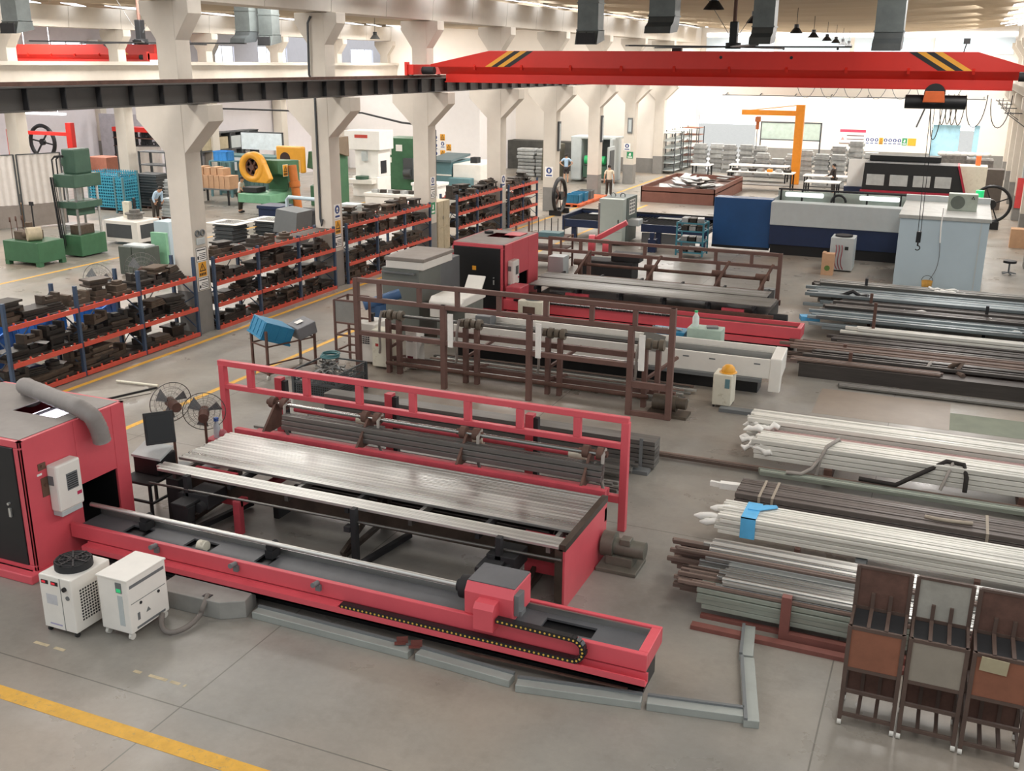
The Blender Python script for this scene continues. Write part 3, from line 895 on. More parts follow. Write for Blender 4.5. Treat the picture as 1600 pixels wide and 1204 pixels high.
ld = loader(-10.85, -4.12, 11.5, 13.28, .93, 'red loading table for tubes with dark edge angle, behind the nearest feeding bed', M['pink'], mat('oily dark angle', '4A4038', .45, .3, var=.3))
# red side plates, floor bracket, feed rod, posts
MB().box(-10.55, 11.95, .3, -9.75, 12.0, .85).build('side_plate', M['pinkd'], ld)
MB().box(-9.6, 11.62, 0, -9.48, 11.72, .55).bar((-9.54, 11.67, .5), (-9.54, 12.9, .5), .12, .1).build('floor_bracket', M['pinkd'], ld)
MB().box(-4.9, 12.0, .2, -4.25, 12.05, .8).build('side_plate', M['pinkd'], ld)
MB().cyl((-10.9, 11.3, .76), (-4.15, 11.45, .76), .02, 8).build('feed_rod', M['steeld'], ld)
for x in (-10.2, -7.25, -5.0):
    MB().box(x - .04, 11.3, 0, x + .04, 11.4, .98).box(x - .14, 11.28, .62, x - .04, 11.4, .7).bar((x, 11.35, .06), (x + .2, 12.6, .06), .08).build('post', M['soot'], ld)
for x in (-10.1, -5.05):
    c = MB().box(x - .15, 11.0, .62, x + .15, 11.35, .66).box(x - .12, 11.3, .5, x + .3, 11.75, .72).cyl((x + .2, 11.2, .55), (x + .2, 11.5, .55), .08, 10)
    c.prism([(x - .12, .35), (x + .12, .35), (x + .17, .62), (x - .17, .62)], 'y', 11.02, 11.18)
    c.build('gripper', M['soot'], ld, bev=.008)
MB().box(-10.9, 11.65, .0, -10.65, 12.1, .7).build('control_box', M['soot'], ld)
# rear red beams and tube lifting brackets
MB().box(-10.9, 13.4, .86, -4.2, 13.5, .96).box(-10.8, 13.85, .68, -4.3, 13.95, .8).build('long_beam', M['pinkd'], ld)
def lift_bracket(x, par, dark, z=.9, y0=13.5, y1=14.0, top=1.34):
    br = MB().prism([(y0 - .1, z), (y1, z), (y1 + .02, top), (y1 - .16, top)], 'x', x - .02, x + .02).build('lift_bracket', dark, par)
    rb = MB()
    for dx in (-.13, .1):
        rb.cyl((x + dx, y1 - .08, top), (x + dx + .1, y1 - .08, top), .1, 14)
    rb.cyl((x - .2, y1 - .08, top), (x + .26, y1 - .08, top), .05, 10)
    rb.build('belt_pulley', M['rust'], br)
    MB().tube([(x + .2, y1 + .0, top + .05), (x + .22, y1 - .19, top), (x + .22, y1 - .2, top - .4), (x + .22, y1 - .05, top - .7)], .028, 6).build('lifting_strap', mat('grey webbing', '9A938C', .8), br)
for x in (-10.35, -8.5, -6.68, -4.6):
    lift_bracket(x, ld, M['rust'])
MB().cyl((-10.3, 13.9, 1.34), (-4.5, 13.9, 1.34), .035, 10).build('drive_shaft', M['steel'], ld)
MB().cyl((-10.3, 14.35, 1.1), (-4.6, 14.35, 1.1), .05, 10).build('lower_shaft', M['pinkd'], ld)
for x in (-9.0, -6.9, -5.1):
    MB().cyl((x, 14.35, 1.1), (x + .3, 14.35, 1.1), .09, 12).build('shaft_bearing', M['cream'], ld)
# back frame
fy = 14.2
f = MB().box(-11.78, fy - .05, 1.78, -4.1, fy + .05, 1.88).box(-11.7, fy - .05, 1.36, -4.1, fy + .05, 1.45)
for x in (-11.1, -9.92, -8.86, -7.83, -6.82, -5.9, -4.93):
    f.box(x - .06, fy - .045, 1.45, x + .06, fy + .045, 1.78)
f.box(-4.75, fy - .05, .46, -4.16, fy + .05, .58)
f.build('back_frame', M['pink'], ld, bev=.008)
for x in (-11.7, -4.15):
    MB().box(x - .06, fy - .06, 0, x + .06, fy + .06, 1.8).build('post', M['pink'], ld, bev=.008)
for x in (-10.9, -8.6, -5.95):
    MB().box(x - .07, fy + .5, 0, x + .07, fy + .64, 1.5).build('rear_post', M['pinkd'], ld)
    MB().box(x + .07, fy + .52, 0, x + .15, fy + .62, 1.45).build('post_web', M['soot'], ld)
mtr = MB().box(-4.1, 12.75, .0, -3.5, 13.3, .06).cyl((-3.95, 13.05, .3), (-3.45, 13.05, .3), .13, 16).cyl((-4.08, 13.05, .32), (-3.9, 13.05, .32), .19, 16).box(-3.8, 12.93, .38, -3.65, 13.1, .47).box(-4.0, 12.9, .06, -3.6, 13.2, .2)
mtr.build('gear_motor', mat('oily grey motor', '6E6C62', .5, .3, var=.2), ld, bev=.008)

TUBES = {}
def tube_mesh(L, w_, h_, mt):
    k = (round(L, 2), w_, h_, mt.name)
    if k not in TUBES:
        m_ = MB().box(-L / 2, -w_ / 2, 0, L / 2, w_ / 2, h_)
        o = m_.build('steel_tube', mt, None, bev=min(w_, h_) * .14)
        TUBES[k] = [o, False]
    return TUBES[k]
NT = [0]
def tube(x0, x1, y, z, w_, h_, mt, label, group, rz=0.0, cat='steel tube', name='steel_tube'):
    e = tube_mesh(x1 - x0, w_, h_, mt)
    if not e[1]:
        o = e[0]; e[1] = True
    else:
        o = e[0].copy(); COL.objects.link(o)
    o.name = name
    o.location = ((x0 + x1) / 2, y, z)
    o.rotation_euler = (0, 0, rz)
    NT[0] += 1
    return tag(o, label, cat, group)
rnd = random.Random(3)
g = 'flat tubes on the near loading table'
for k in range(27):
    tube(-10.9 + rnd.uniform(-.03, .03), -4.2 + rnd.uniform(-.02, 0), 12.02 + .0475 * k, .89 + rnd.uniform(0, .004), .045, .045, M['steel'], 'bright steel tube in the wide sheet of tubes on the near loading table', g)
for k in range(6):
    tube(-10.95 + rnd.uniform(-.05, .05), -4.2, 11.5 + .0475 * k, .89 + rnd.uniform(0, .004), .045, .045, M['steel'], 'bright steel tube in the narrow front strip on the near loading table', 'tubes in the front strip of the near table')
for k in range(9):
    tube(-10.1, -4.35, 13.66 + .06 * (k % 3) + .02 * (k // 3), .98 + .085 * (k // 3), .045, .08, M['steeld'], 'grey steel tube stored behind the near loading table', 'tubes behind the near table')

for k in range(8):
    tube(-9.3 + rnd.uniform(-.2, .2), -4.6, 12.45 + .08 * k, .3 + .05 * (k % 2), .06, .06, M['steelb'], 'dark bar stored low under the near loading table', 'dark bars under the near table')
for k in (0, 1):
    MB().box(-9.4 + 4.4 * k, 12.35, 0, -9.3 + 4.4 * k, 13.2, .3).build('low_bearer', M['soot'], ld)
# ------------------------------------------------ water chillers on the floor in front
ca = thing('water_chiller', 'white water chiller with round black fan on top, beside the red base rail', 'chiller', (-9.76, 8.65, 0))
x0, x1, y0, y1 = -10.03, -9.5, 8.34, 9.0
MB().box(x0, y0, .07, x1, y1, .82).build('housing', M['white'], ca, bev=.015)
MB().box(x0 + .005, y0 - .004, .08, x0 + .34, y0, .81).build('front_panel', M['white'], ca)
MB().box(x0 + .342, y0 - .003, .08, x0 + .348, y0, .81).build('seam', M['grey'], ca)
fanp = MB().cyl((-9.77, 8.67, .82), (-9.77, 8.67, .91), .235, 24).build('fan_housing', M['soot'], ca)
fr_ = MB()
for R in (.07, .12, .17, .215):
    fr_.ring((-9.77, 8.67, .925), R, .006, 'z', 26, 5)
for k in range(4):
    a = math.pi * k / 4
    fr_.bar((-9.77 - .23 * math.cos(a), 8.67 - .23 * math.sin(a), .925), (-9.77 + .23 * math.cos(a), 8.67 + .23 * math.sin(a), .925), .02, .012)
fr_.build('fan_guard', M['black'], fanp)
gr = MB()
for i in range(10):
    for j in range(11):
        gr.box(x1, y0 + .12 + .043 * i, .2 + .041 * j, x1 + .003, y0 + .147 + .043 * i, .224 + .041 * j)
gr.build('side_louvre', M['soot'], ca)
for xa in (x0 + .04, x0 + .2):
    dp = MB().box(xa, y0 - .012, .7, xa + .11, y0 - .004, .75).build('display', M['black'], ca)
    MB().box(xa + .01, y0 - .014, .712, xa + .07, y0 - .012, .74).build('digits', glow('red digits', 'E03040', .8), dp)
MB().cyl((x0 + .42, y0, .68), (x0 + .42, y0 - .03, .68), .03, 12).build('switch', M['black'], ca)
MB().cyl((x0 + .45, y0, .56), (x0 + .45, y0 - .01, .56), .03, 12).build('gauge', M['grey'], ca)
MB().box(x0 + .09, y0 - .006, .42, x0 + .27, y0 - .004, .56).build('label', mat('grey label', 'C3C4C8'), ca)
MB().box(x0 + .1, y0 - .006, .13, x0 + .3, y0 - .004, .15).build('brand_line', mat('lilac print', 'A7A3C4'), ca)
for a_, b_ in ((x0 + .04, y0 + .04), (x1 - .04, y0 + .04), (x0 + .04, y1 - .04), (x1 - .04, y1 - .04)):
    MB().cyl((a_ - .015, b_, .035), (a_ + .015, b_, .035), .035, 10).build('castor', M['rubber'], ca)
cb = thing('voltage_stabiliser', 'white cabinet on castors with green display, right of the fan-topped chiller', 'cabinet', (-9.06, 8.9, 0))
x0, x1, y0, y1 = -9.3, -8.82, 8.57, 9.26
MB().box(x0, y0, .1, x1, y1, .84).build('housing', M['white'], cb, bev=.015)
MB().box(x0 - .01, y0 - .01, .83, x1 + .01, y1 + .01, .855).build('lid', M['white'], cb, bev=.006)
dp = MB().box(x0 + .3, y0 - .008, .66, x0 + .39, y0, .8).build('display', M['grey'], cb)
MB().box(x0 + .31, y0 - .01, .67, x0 + .38, y0 - .008, .72).build('green_readout', glow('green readout', '2FC27A', .7), dp)
MB().box(x0 + .31, y0 - .004, .2, x0 + .39, y0, .62).build('front_strip', M['lgrey'], cb)
MB().box(x1, y0 + .04, .5, x1 + .003, y1 - .04, .508).box(x1, y0 + .04, .72, x1 + .006, y1 - .04, .76).build('seam', M['grey'], cb)
for y in (y0 + .2, y0 + .52):
    MB().cyl((x1, y, .46), (x1 + .012, y, .46), .02, 8).build('latch', M['soot'], cb)
MB().prism([(y0 + .28, .28), (y0 + .36, .28), (y0 + .32, .34)], 'x', x1, x1 + .003).build('warning_mark', M['grey'], cb)
MB().box(x1, y0 + .1, .13, x1 + .004, y1 - .08, .16).box(x1, y0 + .13, .24, x1 + .004, y0 + .17, .34).build('drip_slot', M['grey'], cb)
for a_, b_ in ((x0 + .05, y0 + .05), (x1 - .05, y0 + .05), (x0 + .05, y1 - .05), (x1 - .05, y1 - .05)):
    MB().cyl((a_ - .02, b_, .045), (a_ + .02, b_, .045), .045, 10).box(a_ - .025, b_ - .025, .07, a_ + .025, b_ + .025, .1).build('castor', M['castor'], cb)
one('power_hose', MB().tube(bez((-8.8, 9.1, .12), (-8.5, 8.6, .02), (-8.3, 9.0, .03), (-8.38, 9.35, .1), 12) + bez((-8.38, 9.35, .12), (-8.36, 9.42, .22), (-8.4, 9.5, .25), (-8.42, 9.55, .26), 5), .035, 8), mat('dirty hose', '77706A', .7), 'short grey hose from the white cabinet to the floor cable duct', 'hose')
cd = thing('cable_duct', 'grey box cover over floor cables behind the white cabinets', 'cable duct', (-8.5, 9.6, 0))
MB().prism([(-9.2, 9.42), (-8.16, 9.45), (-7.88, 9.63), (-7.95, 9.95), (-9.2, 9.85)], 'z', 0, .25).build('cover', mat('grey checker cover', '8C8B86', .6), cd, bev=.01)
MB().box(-8.47, 9.5, .25, -8.36, 9.58, .26).build('cable_hole', M['black'], cd)
def trunk(p, q, w_, label, name='cable_trunking', grp='cable covers on the floor'):
    p, q = Vector(p), Vector(q)
    t = thing(name, label, 'cable cover', tuple((p + q) / 2))
    MB().bar((p.x, p.y, .05), (q.x, q.y, .05), w_, .1).build('cover', mat('grey trunking', '9DA19C', .5, .2, var=.08), t, bev=.008)
    d_ = (q - p).normalized(); n_ = Vector((-d_.y, d_.x, 0))
    a_, b_ = p + n_ * (w_ / 2 - .02), q + n_ * (w_ / 2 - .02)
    MB().bar((a_.x, a_.y, .11), (b_.x, b_.y, .11), .04, .03).build('lip', M['grey'], t)
trunk((-7.8, 9.73, 0), (-5.46, 9.70, 0), .17, 'grey floor cable cover beginning beside the grey box cover')
trunk((-5.36, 9.71, 0), (-4.08, 9.65, 0), .17, 'second grey floor cable cover along the red bed, past the small steel angles')
trunk((-4.0, 9.60, 0), (-2.56, 9.86, 0), .17, 'grey floor cable cover slanting past the right end of the red bed')
trunk((-2.5, 9.87, 0), (-1.44, 10.07, 0), .17, 'short grey floor cable cover reaching the corner piece')
trunk((-1.33, 9.94, 0), (-1.62, 11.2, 0), .17, 'grey floor cable cover turning away from the camera')
trunk((-1.64, 11.24, 0), (-1.74, 11.95, 0), .17, 'grey floor cable cover ending at the red pipe rack base')
for k, (x, l) in enumerate(((-5.62, 'small red-brown steel angle lying on the cable cover, nearer the cabinets'), (-5.42, 'small red-brown steel angle lying on the cable cover, nearer the bed end'))):
    one('steel_angle', MB().cbox((x, 9.72, .13), (.14, .05, .02), rz=.5).cbox((x + .02, 9.74, .17), (.14, .012, .09), rz=.5), mat('red brown steel', '6E3B34', .6), l, 'steel angle')
one('flat_bar', MB().bar((-4.9, 9.86, .13), (-2.75, 9.92, .13), .03, .02), M['rust'], 'thin rusty flat bar lying along the cable cover beside the bed end', 'steel bar')

# ------------------------------------------------ brown stillage carts at the lower right
def cart(x, y, label, panel, back, slips=False, dents=True):
    t = thing('stillage_cart', label, 'cart', (x + .28, y + .25, 0))
    w_, dp = .55, .5
    B = mat('cart brown steel', '54433B', .6, var=.2)
    for (a_, b_, h) in ((x, y, 1.24), (x + w_, y, 1.24), (x, y + dp, 1.72), (x + w_, y + dp, 1.72)):
        MB().box(a_ - .022, b_ - .022, .07, a_ + .022, b_ + .022, h).build('post', B, t)
    for z in (.12, .42, .7, 1.2):
        r = MB().box(x, y - .015, z, x + w_, y + .015, z + .04).box(x, y + dp - .015, z, x + w_, y + dp + .015, z + .04).box(x - .015, y, z, x + .015, y + dp, z + .04).box(x + w_ - .015, y, z, x + w_ + .015, y + dp, z + .04)
        r.build('rail', B, t)
    MB().box(x + .02, y - .006, .74, x + w_ - .02, y + .006, 1.2).build('front_panel', panel, t)
    MB().box(x, y + dp - .006, 1.22, x + w_, y + dp + .006, 1.72).build('back_panel', back, t)
    MB().box(x, y + dp - .02, 1.7, x + w_, y + dp + .02, 1.73).build('top_rail', B, t)
    for k in (1, 2):
        xx = x + w_ * k / 3
        for p_, q_ in (((xx, y + dp - .02, 1.42), (xx, y + dp - .02, 1.2)), ((xx, y, 1.22), (xx, y + dp, 1.22)), ((xx, y + dp, .12), (xx, y + dp, .7)), ((xx, y + .02, .14), (xx, y + dp, .14))):
            MB().bar(p_, q_, .04).build('slat', B, t)
    MB().box(x + .02, y + .02, 1.185, x + w_ - .02, y + dp, 1.195).build('dark_void_sheet', M['soot'], t)  # dark sheet added so the gap behind the slats reads as shaded void
    MB().box(x, y + dp - .005, .15, x + w_, y + dp + .005, .5).box(x + .02, y + .1, .7, x + w_ - .02, y + dp, .71).build('lower_sheet', M['rust'], t)
    for a_ in (x, x + w_):
        for b_ in (y, y + dp):
            MB().cyl((a_ - .022, b_, .04), (a_ + .022, b_, .04), .04, 12).build('castor', M['castor'], t)
    return t
cart(-.45, 10.43, 'brown steel cart with red-oxide front panel, leftmost of the three carts', M['brick'], M['rust'])
cart(.17, 10.42, 'brown steel cart with pale grey front and back panels, between two carts', mat('dusty grey sheet', '8C8478', .7, var=.1), mat('pale scuffed sheet', '9A978E', .6, var=.2))
ct = cart(.79, 10.4, 'brown steel cart with a paper sheet hanging on it, at the right edge', M['brick'], M['rust'])
one('paper_sheet', MB().cbox((.98, 10.36, 1.14), (.26, .006, .17), tilt=(.1, .05)), mat('yellowed paper', 'A99F83', .8), 'yellowed paper sheet hanging on the rightmost brown cart', 'paper')

# ================================================================ DIE RACKS ALONG THE COLUMN ROW
XF, XR = -18.0, -18.72
def rack(ys, zs, top, label, deck='bars', brace=True, xf=XF, xr=XR):
    t = thing('pallet_rack', label, 'rack', ((xf + xr) / 2, (ys[0] + ys[-1]) / 2, 0))
    for i, y in enumerate(ys):
        for x in (xf, xr):
            MB().box(x - .04, y - .035, 0, x + .04, y + .035, top).build('upright', M['rackblue'], t)
        MB().bar((xf, y, .2), (xr, y, .7), .025).bar((xf, y, 1.1), (xr, y, .7), .025).bar((xf, y, 1.1), (xr, y, 1.6), .025).build('upright_brace', M['rackblue'], t)
    for z in zs:
        for x in (xf + .045, xr - .045):
            for a, b_ in zip(ys[:-1], ys[1:]):
                bm_ = MB().box(x - .02, a + .03, z - .1, x + .02, b_ - .03, z)
                q = a + .2
                while q < b_ - .1:
                    bm_.box(x - .035, q - .018, z, x - .005, q + .018, z + .05); q += .31
                bm_.build('beam', M['rackred'], t)
        d_ = MB()
        if deck == 'bars':
            n = int((ys[-1] - ys[0]) / .3)
            for k in range(n):
                y = ys[0] + .15 + .3 * k
                d_.box(xr, y - .03, z - .05, xf, y + .03, z - .01)
            d_.box(xr + .1, ys[0] + .05, z - .01, xf - .06, ys[-1] - .05, z)
        else:
            d_.box(xr, ys[0], z - .03, xf, ys[-1], z)
        d_.build('deck', mat('dark deck board', '4A3D36', .7, var=.2), t)
    if brace:
        for a, b_ in zip(ys[:-1], ys[1:]):
            MB().bar((xr - .05, a, .1), (xr - .05, b_, top - .2), .03, .01).build('back_brace', M['soot'], t)
    return t
racks = [
    (( 15.04, 17.01, 18.99, 21.02), (.12, .8, 1.62), 2.12, 'blue and orange-red rack of dies nearest the camera, at the left edge'),
    ((21.8, 23.75, 25.75, 27.7), (.1, .72, 1.31, 1.93), 2.0, 'blue and orange-red rack of dies between the first and second columns'),
    ((28.45, 30.4, 32.35, 34.3), (.1, .7, 1.42, 1.93), 2.0, 'blue and orange-red rack of dies between the second and third columns'),
    ((36.6, 38.5, 40.95), (.1, .75, 1.3, 1.85), 2.02, 'tall rack of dies with dotted price tags just past the beige cabinet'),
    ((41.75, 43.4, 45.1), (.1, .72, 1.3, 1.75), 1.9, 'rusty rack of dies before the fifth column with the round blue sign'),
]
for r_ in racks:
    rack(*r_)
# seven patterns of die set, each one steel tool with plates, posts or steps
def die_mesh(v):
    m_ = MB()
    if v == 0:
        m_.box(-.3, -.22, 0, .3, .22, .05).box(-.24, -.16, .05, .24, .16, .13).box(-.3, -.22, .13, .3, .22, .18)
    elif v == 1:
        m_.box(-.26, -.2, 0, .26, .2, .06).box(-.26, -.2, .2, .26, .2, .26).box(-.14, -.1, .06, .14, .1, .2)
        for a in (-.2, .2):
            for b_ in (-.15, .15):
                m_.cyl((a, b_, .06), (a, b_, .2), .025, 8)
    elif v == 2:
        m_.box(-.22, -.25, 0, .22, .25, .08).box(-.15, -.2, .08, .15, .1, .2).box(-.08, -.15, .2, .08, 0, .28)
    elif v == 3:
        m_.box(-.3, -.14, 0, .3, .14, .1).box(-.3, -.14, .1, -.2, .14, .24).box(.2, -.14, .1, .3, .14, .24).box(-.1, -.1, .1, .1, .1, .18)
    elif v == 4:
        for k in range(4):
            m_.box(-.32 + .02 * k, -.2 + .01 * k, .045 * k, .3 - .03 * k, .2, .045 * k + .04)
    elif v == 5:
        m_.cyl((0, 0, 0), (0, 0, .07), .24, 18).cyl((0, 0, .07), (0, 0, .15), .16, 16).cyl((0, 0, .15), (0, 0, .19), .06, 10)
    else:
        m_.box(-.2, -.16, 0, .2, .16, .22).box(-.26, -.2, .22, .26, .2, .27).cyl((0, 0, .27), (0, 0, .34), .06, 10)
    return m_
DIES = []
for v in range(7):
    for mm in ('die', 'die2'):
        DIES.append([die_mesh(v).build('press_die', M[mm], None, bev=.006), False])
HT = [.18, .26, .28, .24, .18, .19, .34]
rd = random.Random(11)
def put_die(v, c, loc, rz, label, group, s=1.0):
    e = DIES[2 * v + c]
    if e[1]:
        o = e[0].copy(); COL.objects.link(o)
    else:
        o = e[0]; e[1] = True
    o.location, o.rotation_euler, o.scale = loc, (0, 0, rz), (s, s, s)
    o.name = 'press_die'
    return tag(o, label, 'die', group)
lv = ['bottom', 'second', 'third', 'top']
rk = ['of the rack nearest the camera', 'of the rack between the first and second columns', 'of the rack between the second and third columns', 'of the rack just past the beige cabinet', 'of the rusty rack before the fifth column']
for ri, (ys, zs, top, _) in enumerate(racks):
    for li, z in enumerate(zs):
        gap = (zs[li + 1] - z - .12) if li + 1 < len(zs) else .5
        nm = lv[li] if len(zs) == 4 else ['bottom', 'middle', 'top'][li]
        lab = 'oily steel die on the %s shelf %s' % (nm, rk[ri])
        grp = 'dies on the %s shelf %s' % (nm, rk[ri])
        y = ys[0] + .36
        while y < ys[-1] - .3:
            if min(abs(y - q) for q in ys) < .22:
                y += .15; continue
            v = rd.choice([0, 0, 1, 2, 3, 3, 4, 4, 5, 6]); s = rd.uniform(1.0, 1.2) if ri == 0 else rd.uniform(.9, 1.15)
            h_ = HT[v] * s
            if h_ < gap and not (ri >= 1 and li == len(zs) - 1 and rd.random() < .25):
                put_die(v, rd.randrange(2), (-18.34 + rd.uniform(-.06, .05), y, z + .001), math.pi / 2 + rd.uniform(-.12, .12), lab, grp, s)
                if rd.random() < (.75 if ri == 0 else .5):
                    v2 = rd.choice([0, 4, 5, 0, 3]); s2 = s * rd.uniform(.75, .95)
                    if h_ + HT[v2] * s2 < gap:
                        put_die(v2, rd.randrange(2), (-18.36, y + rd.uniform(-.04, .04), z + h_ + .001), rd.uniform(-.3, .3) + math.pi / 2, lab, grp, s2)
            y += rd.uniform(.4, .52) * (1.25 if ri == 0 else 1)
# papers and crates among the dies
for (x, y, z, l) in ((-18.2, 16.1, 1.02, 'white sheet of paper lying on a die on the middle shelf, near the left edge'), (-18.3, 16.6, .42, 'white paper on a dark die of the bottom shelf behind the red cabinet'), (-18.25, 19.9, 1.9, 'white card on the top shelf of the rack nearest the camera')):
    one('paper_sheet', MB().cbox((x, y, z), (.26, .18, .006), rz=.4, tilt=(.06, .12)), M['paper'], l, 'paper')

# beige cabinet at the third column
bc = thing('steel_cabinet', 'beige steel cabinet with two doors between two die racks', 'cabinet', (-18.4, 35.6, 0))
MB().box(-18.75, 35.1, 0, -18.1, 36.15, 1.9).build('body', M['beige'], bc, bev=.01)
for a, b_ in ((35.13, 35.6), (35.63, 36.12)):
    dr = MB().box(-18.1, a, .9, -18.085, b_, 1.87).box(-18.1, a, .04, -18.085, b_, .87).build('door', M['beige'], bc)
    MB().box(-18.085, b_ - .08, 1.2, -18.06, b_ - .05, 1.32).build('handle', M['steel'], dr)

# ---------------------------------------------------------------- notices on the columns
def sign_board(p, w_, h_, kind, label, cat='sign', name='notice', face='x'):
    """flat board on a column's side face; p is its centre"""
    t = thing(name, label, cat, p)
    x, y, z = p
    def B(u0, v0, u1, v1, d0, d1):
        return (x + d0, y + u0, z + v0, x + d1, y + u1, z + v1) if face == 'x' else (x + u0, y - d1, z + v0, x + u1, y - d0, z + v1)
    MB().box(*B(-w_ / 2, -h_ / 2, w_ / 2, h_ / 2, 0, .006)).build('board', M['paper'] if kind != 'exit' else M['sgreen'], t)
    m_ = MB()
    if kind == 'text':
        m_.box(*B(-w_ * .4, h_ * .28, w_ * .4, h_ * .36, .006, .008))
        for k in range(4):
            m_.box(*B(-w_ * .2, -h_ * .35 + k * h_ * .13, w_ * .4, -h_ * .3 + k * h_ * .13, .006, .008))
        m_.box(*B(-w_ * .4, -h_ * .35, -w_ * .26, -h_ * .1, .006, .008))
        for (a, b_, c, d_) in ((-.5, -.5, .5, -.47), (-.5, .47, .5, .5), (-.5, -.5, -.46, .5), (.46, -.5, .5, .5)):
            m_.box(*B(a * w_, b_ * h_, c * w_, d_ * h_, .006, .008))
        m_.build('print', M['soot'], t)
    elif kind == 'warn':
        MB().box(*B(-w_ * .47, -h_ * .47, w_ * .47, h_ * .47, .006, .008)).build('yellow_field', M['yellow'], t)
        tri = [(-.38, -.12), (.38, -.12), (0, .42)]
        tin = [(-.25, -.05), (.25, -.05), (0, .30)]
        def tp(P_, d0, d1):
            pts = [(a * w_, b_ * h_) for a, b_ in P_]
            if face == 'x':
                return MB().prism([(y + u, z + v) for u, v in pts], 'x', x + d0, x + d1)
            return MB().prism([(x + u, z + v) for u, v in pts], 'y', y - d1, y - d0)
        tp(tri, .008, .010).build('triangle', M['black'], t)
        tp(tin, .010, .011).build('triangle_field', M['yellow'], t)
        b_ = MB().box(*B(-.03 * w_, .06 * h_, .03 * w_, .2 * h_, .011, .013)).box(*B(-.03 * w_, -.02 * h_, .03 * w_, .03 * h_, .011, .013))
        for k in range(4):
            b_.box(*B((-.36 + .19 * k) * w_, -.38 * h_, (-.22 + .19 * k) * w_, -.22 * h_, .008, .010))
        b_.build('print', M['black'], t)
    elif kind == 'blue':
        R = min(w_, h_ * .7) * .42
        cz = z + h_ * .14
        if face == 'x':
            MB().cyl((x + .006, y, cz), (x + .009, y, cz), R, 24).build('blue_disc', M['sblue'], t)
            MB().cyl((x + .009, y, cz + R * .1), (x + .011, y, cz + R * .1), R * .42, 14).box(x + .009, y - R * .3, cz - R * .6, x + .011, y + R * .3, cz).build('head_symbol', M['paper'], t)
        else:
            MB().cyl((x, y - .006, cz), (x, y - .009, cz), R, 24).build('blue_disc', M['sblue'], t)
            MB().cyl((x, y - .009, cz + R * .1), (x, y - .011, cz + R * .1), R * .42, 14).box(x - R * .3, y - .011, cz - R * .6, x + R * .3, y - .009, cz).build('head_symbol', M['paper'], t)
        m_.box(*B(-w_ * .36, -h_ * .4, w_ * .36, -h_ * .27, .006, .008)).build('print', M['sblue'], t)
    elif kind == 'exit':
        m_.box(*B(-w_ * .1, -h_ * .1, w_ * .14, h_ * .3, .006, .008)).box(*B(-w_ * .35, -h_ * .38, w_ * .35, -h_ * .22, .006, .008)).bar(Vector((x + .007, y - w_ * .25, z - .02)) if face == 'x' else (x - w_ * .25, y - .007, z - .02), (x + .007, y + w_ * .05, z + h_ * .2) if face == 'x' else (x + w_ * .05, y - .007, z + h_ * .2), .015, .03)
        m_.build('print', M['paper'], t)
    return t
XS = -18.08
def at_col(k, z, w_, h_, kind, label):
    return sign_board((XS, 21.45 + 6.63 * k, z), w_, h_, kind, label)
gl = thing('glove_holder', 'pair of grey moulded eyepieces fixed above the notices on the nearest column', 'holder', (XS, 21.45, 2.4))
MB().ring((XS + .02, 21.35, 2.68), .07, .025, 'x').ring((XS + .02, 21.55, 2.68), .07, .025, 'x').build('ring', M['grey'], gl)
MB().box(XS, 21.28, 2.38, XS + .05, 21.6, 2.56).build('holder_box', M['lgrey'], gl, bev=.02)
at_col(0, 2.12, .42, .36, 'text', 'white notice with black frame on the nearest column, above the yellow warning')
at_col(0, 1.72, .34, .42, 'warn', 'yellow triangle warning notice on the nearest column')
at_col(0, 1.34, .42, .32, 'text', 'white notice with black frame on the nearest column, below the yellow warning')
at_col(1, 2.42, .36, .46, 'blue', 'white notice with blue disc on the second column')
at_col(1, 1.92, .34, .46, 'warn', 'yellow triangle warning notice on the second column')
at_col(1, 1.48, .42, .4, 'text', 'pale text notice on the second column, below the yellow warning')
at_col(2, 2.72, .36, .34, 'blue', 'notice with small disc high on the third column')
at_col(2, 2.3, .36, .4, 'text', 'white text notice on the third column')
at_col(2, 1.72, .34, .44, 'exit', 'green and white notice on the third column')
at_col(3, 2.1, .4, .5, 'blue', 'white notice with blue disc on the fourth column, before the rusty racks')
sign_board((-18.4, 47.67, 1.9), .42, .5, 'blue', 'white notice with blue disc on the front of the column beside the drum fan', face='y')
sign_board((-18.5, 60.93, 2.2), .42, .42, 'blue', 'white notice with blue disc on the column behind the two standing workers', face='y')
sign_board((-18.3, 60.93, 1.72), .4, .4, 'exit', 'green notice on the column behind the two standing workers', face='y')
one('wall_heater', MB().box(-18.5, 60.85, 3.0, -18.2, 60.93, 3.9).box(-18.44, 60.84, 3.1, -18.26, 60.85, 3.8, 1), [M['grey'], M['lgrey']], 'tall grey framed case high on the column with the green notice', 'case')
for k, (yy, l) in enumerate(((48.0, 'slim grey lamp case on the side of the column beside the drum fan'), (54.6, 'slim grey lamp case on the side of the column before the worker in white'))):
    one('lamp_case', MB().box(XS, yy - .12, 2.9, XS + .1, yy + .12, 4.3).box(XS + .1, yy - .08, 3.0, XS + .105, yy + .08, 4.2, 1), [M['dgrey'], M['lgrey']], l, 'lamp case')
# conduits down the second column
one('conduit', MB().tube([(-18.52, 27.77, 8.3), (-18.6, 27.72, 8.1), (-18.64, 27.72, 6.6)] + [(-18.64, 27.76, 6.55), (-18.5, 27.76, 5.9), (-18.5, 27.74, 2.2), (-18.44, 27.7, 2.0), (-18.4, 27.72, 2.2)], .035, 6), M['dgrey'], 'grey conduit running down the front of the second column', 'conduit')

